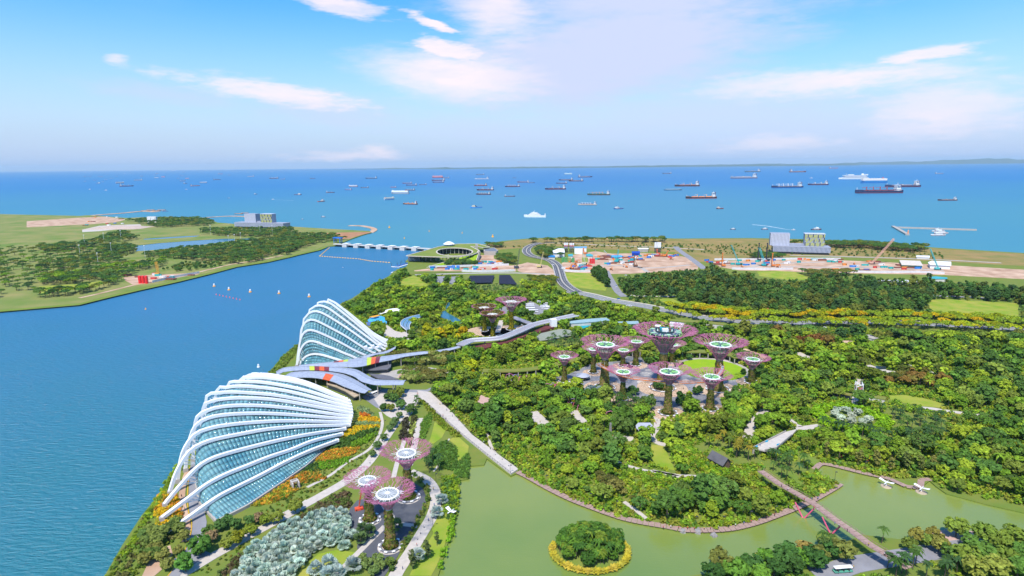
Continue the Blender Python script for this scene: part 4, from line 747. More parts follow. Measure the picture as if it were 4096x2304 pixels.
# ============================================================ BUILDINGS
def roofed(name, label, reg, pts, z, mat, wall, hgt=None, cat='building', inset=.94, keep=False, thick=.6, zb=2., parts=None):
    q = GL(reg, pts, z); c0 = np.mean(q, 0); T = thing(name, label, cat, (c0[0], c0[1], zb)); pl = [(p[0] - c0[0], p[1] - c0[1]) for p in q]
    MB().poly(pl, z - zb - thick, z - zb).build('roof', mat, T)
    if wall: MB().poly([(a * inset, b * inset) for a, b in pl], 0, z - zb - thick - .01).build('wall', wall, T)
    else:
        for a, b in pl[::2]: MB().tube((a * .92, b * .92, 0), (a * .92, b * .92, z - zb - thick), .2).build('column', steelw, T)
    KEEP.append(GL(reg, pts, 2.)); NOBASE.append(q); return T, c0, pl
teal_r = M('teal_grey_roof', (.28, .4, .42), (.22, .34, .37), .5, .3); wallc = M('cream_wall', (.6, .58, .54), (.52, .5, .47)); gl_dark = M('dark_window', (.02, .03, .05), None, .15, .5, .5); maroon = M('maroon_wall', (.14, .035, .035), (.1, .03, .03)); walkm = M('walkway_grey', (.3, .29, .33), (.26, .25, .28)); greenroof = M('green_roof', (.14, .19, .03), (.2, .18, .04), .95, .15)
for lab, reg, pts, z, m_, w_ in [('long low hall with teal grey roof right of the walkway', 'B3', [(1385, 447), (1560, 425), (1750, 412), (1790, 437), (1690, 447), (1400, 468)], 8, teal_r, wallc), ('second teal roofed hall behind the tall left supertree', 'B3', [(1820, 452), (2060, 443), (2068, 470), (1830, 476)], 8, teal_r, wallc), ('white block with green roof behind the giant supertree', 'B4', [(1495, 95), (1640, 110), (1636, 128), (1492, 112)], 10, whitep, whitep), ('long low building with planted roof and blue skylights behind the grove', 'B4', [(1500, 68), (1800, 80), (2080, 112), (2070, 132), (1800, 104), (1640, 98), (1490, 84)], 9, greenroof, wallc),
                               ('grey canopy with rounded ends in the lower gardens', 'C3', [(1620, 290), (1640, 270), (1730, 270), (1750, 290), (1745, 312), (1700, 316), (1640, 325), (1622, 310)], 6, M('grey_roof', (.4, .42, .5), (.35, .37, .44)), None), ('small pavilion with green roof in the lower gardens', 'C3', [(1195, 292), (1262, 298), (1262, 325), (1192, 318)], 6, M('jade_roof', (.22, .42, .3)), gl_dark), ('teal flat roof beside the teal grey hall', 'B3', [(1450, 505), (1500, 482), (1610, 462), (1600, 490), (1530, 515)], 4, M('teal_flat', (.02, .33, .38)), wallc), ('oval grey plant deck with round vents below the walkway', 'B3', [(1072, 600), (1120, 562), (1300, 522), (1400, 530), (1432, 560), (1420, 582), (1250, 615), (1110, 635)], 4, M('deck_green_grey', (.26, .28, .22), (.22, .24, .19)), soil),
                               ('blue roofed pavilion with solar strips beside the splash pool', 'B2', [(1120, 335), (1180, 330), (1225, 350), (1215, 372), (1130, 360)], 5, M('navy_solar', (.08, .13, .3), None, .3), wallc), ('orange shade sails above the splash pool', 'B2', [(1150, 283), (1230, 265), (1255, 270), (1200, 285)], 5, M('orange_sail', (.85, .38, .05)), None), ('white house with orange tiled roof in the dark wood', 'B5', [(460, 690), (500, 662), (545, 685), (510, 712)], 7, M('orange_tile', (.55, .2, .08)), whitep), ('long white market tents in the wood at the right', 'B5', [(1740, 352), (2000, 345), (2290, 352), (2290, 372), (2000, 368), (1750, 368)], 7, whitep, M('grey_wall', (.4, .4, .42))),
                               ('flat grey roof among the trees right of the grove', 'B5', [(1595, 985), (1690, 980), (1780, 1020), (1720, 1030), (1600, 1000)], 5, conc, wallc), ('dark café roof with white tables by the right plaza', 'B6', [(1585, 35), (1690, 40), (1700, 62), (1600, 62)], 5, gl_dark, wallc), ('long pergola hall with planted roof left of the pink tower', 'B6', [(1130, 290), (1340, 330), (1330, 350), (1120, 305)], 6, greenroof, gl_dark), ('grey pergola hall right of the pink tower', 'B6', [(1460, 335), (1700, 365), (1690, 392), (1460, 352)], 5, greenroof, wallc), ('teal shed roof at the far right of the dirt yards', 'E3', [(2400, 590), (2480, 580), (2600, 592), (2600, 605), (2440, 606)], 7, M('teal_shed', (.05, .35, .4)), wallc), ('white site office blocks at the right edge', 'E3', [(2400, 435), (2440, 420), (2640, 430), (2640, 470), (2420, 460)], 9, whitep, whitep), ('pale site hall with green rim at the right', 'E3', [(2105, 412), (2320, 420), (2350, 470), (2130, 462)], 7, M('pale_roof', (.62, .55, .47)), M('green_wall', (.1, .4, .2))), ('long white shed on the coast field at the right', 'E3', [(2280, 365), (2420, 368), (2420, 385), (2280, 380)], 6, whitep, wallc),
                               ('blue canopy sheds by the green silos', 'E2', [(55, 350), (100, 342), (175, 352), (175, 378), (60, 375)], 7, M('blue_shed', (.02, .2, .5)), wallc), ('blue roofed hall of the batching plant', 'E2', [(505, 200), (718, 195), (718, 218), (500, 215)], 16, M('steel_blue_roof', (.12, .36, .55)), whitep), ('teal shed with gable right of the tall green crane', 'E2', [(700, 330), (770, 318), (825, 340), (820, 365), (720, 360)], 8, M('teal_shed', (.05, .35, .4)), wallc), ('teal shed left of the trees at the green silos', 'E2', [(395, 330), (480, 325), (480, 362), (400, 358)], 8, M('teal_shed', (.05, .35, .4)), wallc), ('light blue site shed beside the container yard', 'E2', [(1140, 348), (1315, 345), (1325, 378), (1150, 378)], 6, M('light_blue_shed', (.08, .36, .7)), M('red_wall', (.5, .06, .05))), ('deep blue hall left of the twin white silos', 'E2', [(1490, 280), (1630, 278), (1632, 315), (1492, 315)], 9, M('deep_blue', (.01, .06, .4)), M('deep_blue', (.01, .06, .4))), ('white flat roof behind the twin white silos', 'E2', [(1590, 222), (1780, 222), (1775, 240), (1600, 240)], 9, whitep, conc), ('white ribbed plant building at the left of the striped silos', 'E2', [(130, 270), (240, 225), (330, 235), (340, 300), (150, 305)], 12, whitep, whitep)]:
    q = GL(reg, pts, z); roofed('pavilion' if z < 6 else 'hall', lab, reg, pts, z, m_, w_)
def gable(name, label, reg, a, b, w, h, z, mat, wall):      # ridge between two photo points at ridge height
    A_ = G(reg, *a, z); B_ = G(reg, *b, z); c0 = (A_ + B_) / 2; L = np.linalg.norm((B_ - A_)[:2]); T = thing(name, label, 'house', (c0[0], c0[1], 2.), math.atan2(B_[1] - A_[1], B_[0] - A_[0])); rz = z - 2
    for s_ in (1, -1): MB().add([(-L / 2, 0, rz), (L / 2, 0, rz), (L / 2, s_ * w / 2, rz - h), (-L / 2, s_ * w / 2, rz - h), (-L / 2, 0, rz - .25), (L / 2, 0, rz - .25), (L / 2, s_ * w / 2, rz - h - .25), (-L / 2, s_ * w / 2, rz - h - .25)], [(0, 1, 2, 3), (4, 5, 6, 7), (0, 1, 5, 4), (2, 3, 7, 6), (1, 2, 6, 5), (3, 0, 4, 7)]).build('roof', mat, T)
    MB().box((0, 0, (rz - h) / 2), (L * .86, w * .8, rz - h)).build('wall', wall, T); MB().box((0, -w * .405, 1.1), (1.2, .1, 2.2)).build('door', gl_dark, T)
    mb = MB(); mb.add([(L * .43, -w * .4, rz - h), (L * .43, w * .4, rz - h), (L * .43, 0, rz - .3)], [(0, 1, 2)]); mb.build('gable_end', wall, T)
gable('hut', 'timber hut with steep dark grey roof inside the curved hedge', 'C4', (478, 480), (600, 545), 8.5, 4.2, 9.5, M('thatch_grey', (.12, .115, .12), (.08, .078, .085)), M('timber_wall', (.16, .1, .07)))
gable('pavilion_house', 'orange tiled roof beside the pink terrace, left one', 'C3', (420, 135), (500, 145), 6, 2, 5.5, M('orange_tile', (.55, .2, .08)), wallc); gable('pavilion_house', 'orange tiled roof behind the pink terrace, right one', 'C3', (580, 62), (612, 50), 6, 2, 5.5, M('orange_tile', (.55, .2, .08)), wallc)
# long elevated walkway
cl_ = smooth_poly([G('B3', x, y, 8.) for x, y in [(345, 682), (400, 655), (470, 634), (650, 622), (760, 605), (900, 550), (1060, 482), (1230, 440), (1460, 390)]], 5); org = np.array([cl_[0][0], cl_[0][1], 2.]); T = thing('elevated_walkway', 'long grey elevated walkway with maroon side wall crossing behind the grove', 'walkway', org)
MB().sweep([p - org for p in cl_], 9.5, .8).build('deck', walkm, T); br_ = smooth_poly([G('B3', x, y, 7.6) for x, y in [(850, 405), (900, 425), (980, 455), (1050, 482)]], 4); MB().sweep([p - org for p in br_], 8, .7).build('branch_deck', walkm, T)
ed = offset(cl_, 5.); n = len(cl_)
for e_ in (ed[:n], ed[n:]): MB().sweep([np.array([p[0], p[1], 8.7]) - org for p in e_], .35, 1.3).build('parapet', whitep, T)
q = GL('B3', [(480, 688), (690, 640), (800, 634), (1000, 565), (1170, 488), (1250, 502), (1050, 565), (800, 652), (560, 712)], 5.); MB().poly([(p[0] - org[0], p[1] - org[1]) for p in q], 0, 3.).build('side_wall', maroon, T)
for k in range(3, n - 3, 5): p = cl_[k] - org; MB().tube((p[0], p[1], 0), (p[0], p[1], 5.6), .7, n=8).build('column', conc, T)
p = G('B3', 1240, 462, 9.); MB().box(p - org, (7, 6, 9), .3).build('lift_tower', whitep, T); KEEP.append(GL('B3', [(340, 690), (470, 630), (760, 600), (1060, 475), (1460, 380), (1480, 400), (1250, 500), (800, 650), (480, 690)], 2.)); KEEP.append(GL('B3', [(850, 400), (1050, 470), (1040, 490), (850, 420)], 2.)); NOBASE.append(offset(cl_, 6)); KEEP.append(GL('B2', [(1690, 254), (1500, 298), (1458, 330), (1460, 370), (1512, 412), (1550, 400), (1560, 340), (1640, 290)])); KEEP.append(GL('B2', [(1310, 215), (1440, 215), (1450, 245), (1320, 240)])); KEEP.append(GL('B6', [(300, 900), (640, 730), (760, 700), (700, 770), (540, 905), (420, 930)])); KEEP.append(GL('C4', [(460, 470), (610, 530), (620, 580), (540, 590), (450, 520)]))
# curved arcades with planted roofs
def arcade(label, reg, pts, z, w, nb):
    ln = along(smooth_poly([p[:2] for p in GL(reg, pts, z)], 4), 200. / nb); org = np.array([ln[0][0], ln[0][1], 2.]); T = thing('arcade', label, 'arcade', org)
    MB().sweep([np.array([p[0], p[1], z]) - org for p in ln], w, .9).build('planted_roof', greenroof, T); e_ = offset(ln, -w * .46)[:len(ln)] if e_flip else offset(ln, w * .46)[:len(ln)]
    b_ = offset(ln, w * .1)[:len(ln)]; MB().sweep([np.array([p[0], p[1], (z - 2) / 2 + 2 - .3]) - org for p in b_], .4, z - 2.6).build('back_wall', gl_dark, T)
    for s_ in (w * .46, -w * .46):
        for p in offset(ln, s_)[:len(ln)]: MB().box((p[0] - org[0], p[1] - org[1], (z - 2.5) / 2), (.8, .8, z - 2.5)).build('column', conc, T)
e_flip = False
arcade('curved arcade with planted roof behind the grove plaza', 'B4', [(1090, 395), (1260, 385), (1600, 400), (1860, 402), (2090, 425), (2200, 470)], 8., 9, 24); arcade('long curved arcade with planted roof left of the grove', 'B3', [(560, 925), (750, 925), (900, 922), (1060, 905), (1220, 875), (1400, 830), (1600, 765)], 7., 8, 26)
# nursery nets
for lab, pts in (('left black shade net hall of the plant nursery', [(1650, 1045), (2150, 1040), (2145, 1165), (2060, 1205), (1560, 1200)]), ('right black shade net hall of the plant nursery', [(2250, 1035), (2470, 1030), (2620, 1105), (2620, 1225), (2245, 1205)])):
    q = GL('E1', pts, 5.); c0 = np.mean(q, 0); T = thing('shade_hall', lab, 'nursery', (c0[0], c0[1], 2.)); A0, B0, C0, D0 = q[0], q[1], (q[2] + q[3]) / 2 if 'left' in lab else q[3], q[-1]
    for k in range(9):
        u0_, u1_ = k / 9, (k + .94) / 9; v = [A0 + (D0 - A0) * u0_, B0 + (C0 - B0) * u0_, B0 + (C0 - B0) * u1_, A0 + (D0 - A0) * u1_]; v = [x - [c0[0], c0[1], 2.] for x in v]; v[0][2] += .4; v[1][2] += .4
        MB().add(v + [x - [0, 0, .2] for x in v], [(3, 2, 1, 0), (4, 5, 6, 7), (0, 1, 5, 4), (1, 2, 6, 5), (2, 3, 7, 6), (3, 0, 4, 7)]).build('net_strip', M('black_net', (.012, .014, .03), (.02, .022, .04), .8, .5), T)
    for x in (A0, B0, C0, D0): MB().tube((x[0] - c0[0], x[1] - c0[1], 0), (x[0] - c0[0], x[1] - c0[1], 3), .2).build('post', conc, T)
# tensile canopies
p = G('B2', 1375, 222, 7.); T = thing('tensile_canopy', 'white shell shaped canopy beside the splash pool', 'canopy', (p[0], p[1], 2.)); V = []; nu, nv = 12, 6
for i in range(nu + 1):
    for j in range(nv + 1): u_, v_ = i / nu * 2 - 1, j / nv * 2 - 1; V.append((u_ * 17, v_ * 9 * (1 - .35 * u_ * u_), 7 - 3.5 * u_ * u_ - 1.5 * v_ * v_ + 1.5 * u_))
link('membrane', npmesh('membrane', V, [(i * (nv + 1) + j, (i + 1) * (nv + 1) + j, (i + 1) * (nv + 1) + j + 1, i * (nv + 1) + j + 1) for i in range(nu) for j in range(nv)], whitep), T)
for a, b in ((-15, 4), (-15, -4), (15, 5), (15, -5), (0, 8)): MB().tube((a, b, 0), (a, b, 4.2), .25).build('mast', steelw, T)
A_ = smooth_poly(GL('B2', [(1690, 254), (1600, 268), (1500, 298), (1458, 330), (1460, 370), (1512, 412)], 7.), 4); B_ = smooth_poly(GL('B2', [(1690, 262), (1640, 290), (1590, 312), (1552, 345), (1540, 380), (1545, 402)], 5.), 4); c0 = (A_[8] + B_[8]) / 2; T = thing('leaf_canopy', 'curved blue glass leaf canopy between the trees', 'canopy', (c0[0], c0[1], 2.)); o3 = np.array([c0[0], c0[1], 2.]); bg_ = M('blue_glass', (.1, .22, .36), (.16, .3, .45), .1, .3, .6)
for k in range(len(A_) - 1):
    for j in range(3):
        f0, f1 = j / 3 + .015, (j + .95) / 3; v = [A_[k] * (1 - f0) + B_[k] * f0, A_[k + 1] * (1 - f0) + B_[k + 1] * f0, A_[k + 1] * (1 - f1) + B_[k + 1] * f1, A_[k] * (1 - f1) + B_[k] * f1]; cn = sum(v) / 4; v = [cn + (x - cn) * .94 - o3 for x in v]; MB().add(v + [x - [0, 0, .1] for x in v], [(0, 1, 2, 3), (7, 6, 5, 4)]).build('pane', bg_, T)
for k in range(0, len(A_), 5):
    for e_ in (A_, B_): p = e_[k] - o3; MB().tube((p[0], p[1], 0), (p[0], p[1], p[2]), .2).build('post', steelw, T)
for e_ in (A_, B_): MB().sweep([p - o3 for p in e_], .4, .4).build('edge_beam', steelw, T)
p = G('B4', 595, 650, 6.); T = thing('kiosk', 'small kiosk with pale oval roof on the grove plaza', 'kiosk', (p[0], p[1], 2.)); MB().lathe([(6, 3.8), (6.2, 4.2), (5, 4.7), (1, 4.9)], 24).build('roof', M('grey_roof', (.4, .42, .5)), T); MB().lathe([(3.4, 0), (3.4, 3.8)], 16).build('wall', gl_dark, T)
p = G('D1', 1850, 250, 5.); T = thing('vent_block', 'square pale concrete vent opening in the slope below the glass', 'vent', (p[0], p[1], 2.), .6)
for s_ in (-1, 1): MB().box((s_ * 1.8, 0, 1.8), (.6, 6, 3.6)).build('side_wall', paving, T)
MB().box((0, 2.8, 1.8), (3., .5, 3.6)).build('back_wall', paving, T); MB().box((0, -.2, .3), (3., 5.4, .5)).build('floor_slab', gl_dark, T); MB().box((0, 0, 3.7), (4.4, 1.2, .4)).build('lintel', paving, T)
# pink arch sculptures and tower
def arches_(label, reg, pts, z0=2.):
    T = None
    for k, (x, y) in enumerate(pts):
        p = G(reg, x, y); 
        if T is None: T = thing('arch_trellis', label, 'trellis', p); o3 = np.array(p)
        d = p - o3; mb = MB(); a = k * .6; mb.pipe([(d[0] - 4 * math.cos(a) , d[1] - 4 * math.sin(a), 0), (d[0] - 3 * math.cos(a), d[1] - 3 * math.sin(a), 4.2), (d[0], d[1], 5.2), (d[0] + 3 * math.cos(a), d[1] + 3 * math.sin(a), 4.), (d[0] + 4 * math.cos(a), d[1] + 4 * math.sin(a), 0)], .28, 5); mb.build('arch', [rod_m, M('lilac_steel', (.35, .25, .5)), M('pink_steel', (.7, .12, .22))][k % 3], T)
arches_('purple and pink trellis arches left of the tall left supertree', 'B4', [(230, 790), (270, 800), (310, 810), (350, 830), (290, 785), (330, 795)]); arches_('pink and lilac trellis arches over the path below the tall left supertree', 'B4', [(370, 905), (420, 920), (470, 915), (430, 945), (500, 950), (540, 985), (580, 1000), (480, 990)]); arches_('thin pink trellis arches in the planting left of the grove', 'B3', [(820, 1005), (870, 1015), (920, 1030), (980, 1025)]); arches_('small pink and blue trellis in front of the grove', 'B4', [(880, 1080), (960, 1070), (1000, 1085), (1090, 1075)])
p = G('B6', 1405, 330); T = thing('lattice_tower', 'pink and white lattice tower on the path right of the grove', 'tower', p); 
for a in range(4):
    w = a * PI / 2 + .5
    for k in range(3): MB().tube((3.4 * math.cos(w), 3.4 * math.sin(w), k * 3.2), (3.4 * math.cos(w + PI / 2), 3.4 * math.sin(w + PI / 2), k * 3.2 + 3.2), .22, n=5).build('brace', pinks if k % 2 else whitep, T)
    MB().tube((3.4 * math.cos(w), 3.4 * math.sin(w), 0), (3.4 * math.cos(w), 3.4 * math.sin(w), 10), .25, n=5).build('post', whitep, T)
for (x, y), lab in (((1815, 760), 'left'), ((2085, 805), 'right')):
    p = G('C4', x, y, 1.2); T = thing('dragonfly_sculpture', 'white dragonfly sculpture on the upper lake arm, %s one' % lab, 'sculpture', p, .6); MB().lathe([(3, 0), (2.8, .4), (.5, .6)], 14).build('float', M('beige_roof', (.45, .36, .26)), T); MB().tube((0, 0, .4), (0, 0, 2.6), .2).build('stem', steelw, T); MB().tube((-2.5, 0, 2.4), (2, 0, 3.1), .3, .12).build('body', steelw, T)
    for s_ in (1, -1):
        for o in (-.6, .4): MB().add([(o, 0, 3.), (o + .5, s_ * 4, 3.8), (o - .5, s_ * 4, 3.7), (o - .4, 0, 2.95)], [(0, 1, 2, 3)]).build('wing', whitep, T)
p = G('C2', 1245, 945); T = thing('dragonfly_sculpture', 'white winged sculpture on the near lake lawn', 'sculpture', p, .8); MB().tube((0, 0, 0), (0, 0, 2), .2).build('stem', steelw, T); MB().tube((-2.5, 0, 2), (2.2, 0, 2.6), .35, .15).build('body', steelw, T)
for s_ in (1, -1):
    for o in (-.6, .5): MB().add([(o, 0, 2.4), (o + .6, s_ * 3.6, 3.4), (o - .5, s_ * 3.6, 3.2), (o - .4, 0, 2.3)], [(0, 1, 2, 3)]).build('wing', whitep, T)
for k, (x, y) in enumerate([(255, 1110), (368, 1115), (492, 1140)]):
    p = G('C4', x, y, 1.2); bm = bmesh.new(); bmesh.ops.create_icosphere(bm, subdivisions=2, radius=1.7)
    for v in bm.verts: v.co *= 1 + .3 * math.sin(v.co.x * 3 + k) * math.cos(v.co.y * 2.3); v.co.z *= 1.1 + .5 * (k == 1)
    me = bpy.data.meshes.new('boulder'); bm.to_mesh(me); me.materials.append(M('stone', (.3, .28, .27), (.2, .19, .19), .9, 1.)); link('boulder', me, None, p, k, None, None, ['left grey boulder', 'tall middle grey boulder', 'pointed right grey boulder'][k] + ' standing in the lake by the boardwalk', 'boulder')
p = G('B3', 0, 0); p = G('C3', 1425, 355); link('standing_stone', MB().box((0, 0, 4), (2, 1.2, 8.4), .3, .6).mesh('standing_stone', M('stone', (.3, .28, .27))), None, p, 0, None, None, 'tall narrow standing stone in the lower gardens', 'stone')
# ============================================================ BARRAGE
T = thing('barrage_bridge', 'low concrete barrage with gate piers across the channel mouth', 'barrage', G('A2', 900, 800, 0)); o3 = np.array(G('A2', 900, 800, 0)); A_ = G('A2', 490, 778, 6.); B_ = G('A2', 1290, 818, 6.); MB().sweep([A_ - o3 + [0, 0, 0], B_ - o3], 9, 1.6).build('deck', M('pale_concrete', (.55, .53, .5), (.47, .45, .43)), T)
dv = (B_ - A_) / np.linalg.norm(B_ - A_); rz = math.atan2(dv[1], dv[0])
for x, y in [(595, 798), (687, 803), (783, 808), (875, 813), (972, 819), (1070, 824), (1167, 829)]:
    p = G('A2', x, y, 1.) - o3; k = MB().box((p[0], p[1], 3.), (13, 20, 7.5), rz).build('pier', M('pale_concrete', (.55, .53, .5)), T); MB().box((p[0], p[1], 8.4), (15, 13, .6), rz).build('pier_roof', whitep, k); MB().box((p[0], p[1], 7.4), (9, 8, 1.6), rz).build('pier_room', wallc, k)
for k in range(8): u0_ = (k + .55) / 8.6; p = A_ + (B_ - A_) * u0_ - o3; MB().box((p[0], p[1] + 3, 1.5), (28, .8, 4), rz).build('gate', M('gate_steel', (.06, .07, .09)), T)
p = G('A2', 522, 768, 2.); T = thing('gantry_crane', 'blue gantry crane at the left end of the barrage', 'crane', p, rz); bl = M('gantry_blue', (.02, .16, .6))
for a in (-9, 9):
    for b in (-4, 4): MB().box((a, b, 6), (1.4, 1.4, 12)).build('leg', bl, T)
MB().box((0, 0, 12.5), (24, 10, 2.2)).build('beam', bl, T)
ZR = 15.
outer = GL('E1', [(338, 634), (560, 572), (780, 512), (1000, 450), (1150, 422), (1400, 392), (1760, 387), (1850, 396), (2050, 452), (1920, 470), (1800, 440), (1660, 440), (1740, 480), (1825, 520), (1800, 575), (1690, 615), (1520, 640), (1330, 655), (1080, 662), (700, 650), (420, 640)], ZR); hole = [(a, b) for a, b in [(G('E1', 1330 + 372 * math.cos(t_), 557 + 84 * math.sin(t_), ZR))[:2] for t_ in np.linspace(0, 2 * PI, 28, endpoint=False)]]
c0 = G('E1', 1200, 560, 2.); T = thing('barrage_building', 'spiral building with green roof around an oval court at the barrage', 'building', (c0[0], c0[1], 2.))
lo = [Vector((p[0] - c0[0], p[1] - c0[1], ZR - 2)) for p in outer]; lh = [Vector((p[0] - c0[0], p[1] - c0[1], ZR - 2)) for p in hole]; tr = tessellate_polygon([lo, lh]); vs = lo + lh
MB().add(vs, [tuple(t_) if (vs[t_[1]] - vs[t_[0]]).cross(vs[t_[2]] - vs[t_[0]]).z > 0 else tuple(t_)[::-1] for t_ in tr]).build('roof_lawn', M('roof_lawn', (.14, .2, .03), (.19, .22, .04), .95, .04), T)
cream = M('cream_edge', (.55, .48, .4), (.5, .44, .37)); MB().sweep(lo + [lo[0]], 2.2, 1.3).build('roof_edge', cream, T); MB().sweep(lh + [lh[0]], 2.6, 1.6).build('court_edge', cream, T)
ins = [lh[i] * 1.0 for i in range(28)]; cc = sum(lh, Vector()) / 28
MB().add([Vector((cc.x + (p.x - cc.x) * 1.18, cc.y + (p.y - cc.y) * 1.25, z)) for z in (0, ZR - 3) for p in lh[8:23]], [(i, i + 1, 15 + i + 1, 15 + i) for i in range(0)] ).build('court_marker', cream, T) if False else None
back = [Vector((cc.x + (p.x - cc.x) * 1.12, cc.y + (p.y - cc.y) * 1.2, 0)) for p in lh]; bi = [i for i in range(28) if back[i].y > cc.y - 4]; bi = sorted(bi, key=lambda i: back[i].x); MB().sweep([back[i] + Vector((0, 0, 6)) for i in bi], .5, 11.4).build('court_glazing', gl_dark, T)
for i in range(28):
    p = cc + (lh[i] - cc) * 1.05; MB().tube((p.x, p.y, 0), (p.x, p.y, ZR - 2.5), .7, n=6).build('column', paving, T)
for x in (740, 840, 945, 1200): p = G('E1', x, 735, 2.) - [c0[0], c0[1], 2]; MB().tube((p[0], p[1], 0), (p[0], p[1] + 3, ZR - 2.6), .9, n=8).build('column', paving, T)
a_ = G('E1', 372, 735, 3.); b2 = G('E1', 620, 735, 3.); wv = b2 - a_; wl = np.linalg.norm(wv[:2]); wr = math.atan2(wv[1], wv[0]); wc = (a_ + b2) / 2 - [c0[0], c0[1], 2]; MB().box((wc[0] - math.sin(wr) * 8, wc[1] + math.cos(wr) * 8, 6), (wl, 16, 12), wr).build('end_block', M('slate_wall', (.12, .14, .17)), T)
for k in range(6): MB().box((wc[0] + math.sin(wr) * .25, wc[1] - math.cos(wr) * .25, 6.6 + k * .95), (wl, .4, .5), wr).build('louvre', M('louvre_grey', (.3, .32, .35)), T)
for tx, zz in (('marina', 4.1), ('barrage', 1.9)):
    cu = bpy.data.curves.new('lettering', 'FONT'); cu.body = tx; cu.size = 3.6; cu.extrude = .1; ot = bpy.data.objects.new('lettering', cu); COL.objects.link(ot); bpy.context.view_layer.update()
    me = bpy.data.meshes.new_from_object(ot.evaluated_get(bpy.context.evaluated_depsgraph_get())); bpy.data.objects.remove(ot); me.materials.clear(); me.materials.append(whitep); o = link('lettering', me, T); q0 = a_ + wv * (.1 if tx == 'marina' else .18) - [c0[0], c0[1], 2]; o.location = (q0[0] + math.sin(wr) * .5, q0[1] - math.cos(wr) * .5, zz); o.rotation_euler = (PI / 2, 0, wr)
rp = [G('E1', *q) for q in [(1500, 650, 11), (1700, 600, 14), (1825, 520, 15), (1840, 545, 14.6), (1800, 680, 9), (1768, 772, 5), (1400, 820, 3), (1100, 850, 2.5), (760, 878, 2.35), (960, 810, 3), (1200, 745, 5.5)]]; rv = [Vector(p - [c0[0], c0[1], 2]) for p in rp]; tr = tessellate_polygon([[Vector((v.x, v.y, 0)) for v in rv]])
MB().add(rv, [tuple(t_) for t_ in tr]).build('ramp_lawn', M('bright_lawn', (.2, .34, .015)), T); MB().sweep(rv[2:6], 1.2, 3).build('ramp_wall', cream, T); MB().sweep([rv[8], rv[9], rv[10], rv[0]], 1.8, 1.).build('ramp_edge', cream, T); MB().sweep([v + Vector((2, 0, -5)) for v in rv[2:6]], .8, 9).build('ramp_side', conc, T)
cp = [G('E1', *q, 11.) for q in [(1110, 384), (1150, 372), (1230, 362), (1290, 390), (1358, 432), (1250, 425)]]; p = G('E1', 1215, 425, ZR); c1 = p - [c0[0], c0[1], 2]; k_ = MB().lathe([(13, 4.), (10, 6), (5, 8.6), (1, 9.6)], 14, tuple(c1)).build('roof_shell', whitep, T); MB().lathe([(10, 0), (9, 4.5)], 14, tuple(c1)).build('roof_room', M('grey_wall', (.4, .4, .42)), k_)
q = GL('E1', [(1920, 480), (2150, 465), (2230, 520), (2190, 545), (1940, 540)], 11.); T2 = thing('pump_hall', 'grey solar roofed pump hall right of the green roof', 'building', (q[0][0], q[0][1], 2.)); MB().poly([(p[0] - q[0][0], p[1] - q[0][1]) for p in q], 0, 9).build('wall', M('tan_concrete', (.4, .37, .33), (.35, .32, .29)), T2)
cq = np.mean(q, 0); MB().poly([((p[0] - cq[0]) * .86 + cq[0] - q[0][0], (p[1] - cq[1]) * .86 + cq[1] - q[0][1]) for p in q], 9.02, 9.3).build('solar_roof', M('slate_roof', (.16, .18, .22)), T2)
p = G('E1', 1785, 440, ZR); link('vent_tower', MB().box((0, 0, -2), (7, 6, 22), .1, .75).mesh('vent_tower', conc), None, (p[0], p[1], 11), 0, None, None, 'grey vent tower on the spiral green roof', 'tower')
# ============================================================ OFFICE BLOCKS WITH PATTERNED TOWERS
fin = M('facade_fin', (.55, .57, .66), (.48, .5, .6), .5); slate = M('tower_cladding', (.33, .35, .42), (.28, .3, .37), .5); lime = M('lime_panel', (.48, .48, .06), (.4, .42, .08), .5)
def office(name, label, A_, B_, hp, tw, th, dp, x1, x2):
    v = B_ - A_; L = np.linalg.norm(v[:2]); T = thing(name, label, 'building', (A_[0], A_[1], 2.), math.atan2(v[1], v[0])); MB().box((L / 2, dp / 2, 2.), (L * .96, dp * .95, 4)).build('ground_floor', gl_dark, T); MB().box((L / 2, dp / 2, 4.2 + (hp - 4) / 2), (L, dp, hp - 4)).build('podium', M('podium_glass', (.13, .16, .25), None, .2), T); MB().box((L / 2, dp / 2, hp + .5), (L * 1.02, dp * 1.04, .7)).build('podium_roof', slate, T)
    nf = 46; fm = MB().box((0, 0, 0), (L / nf * .42, .8, hp - 4)).mesh('fin', fin)
    for k in range(nf): link('fin', fm, T, ((k + .5) * L / nf, -.45, 4.2 + (hp - 4) / 2))
    for k in range(8): link('fin', fm, T, (L + .45, (k + .5) * dp / 8, 4.2 + (hp - 4) / 2), PI / 2)
    for j, x in enumerate((x1, x2)):
        t_ = MB().box((x * L, dp * .55, hp + .9 + th / 2), (tw, dp * .6, th)).build('tower', slate, T); y0 = dp * .25 - .25
        if j == 0:
            for k in range(14): MB().box((x * L - tw / 2 + (k + .5) * tw / 14, y0, hp + .9 + th / 2), (tw / 14 * .55, .5, th * .98)).build('fin', fin, t_)
        else:
            for k in range(16):
                xx = x * L - tw / 2 + (k + .5) * tw / 16
                for m_ in range(3): MB().box((xx, y0, hp + .9 + th * ((m_ + .5) / 3 + (.1 if k % 3 == 0 else -.07 if k % 3 == 1 else 0) * (1 if m_ == 1 else .4))), (tw / 16 * .6, .5, th * .24)).build('lime_panel', lime if (k + m_) % 4 else gl_dark, t_)
            MB().box((x * L, dp * .55, hp + th + 1.2), (tw * 1.04, dp * .63, .8)).build('tower_roof', fin, t_)
    MB().box((.42 * L, dp * .55, hp + 3), (L * .3, dp * .4, 4)).build('link_block', slate, T); NOBASE.append([A_[:2], B_[:2], B_[:2] + [0, dp], A_[:2] + [0, dp]])
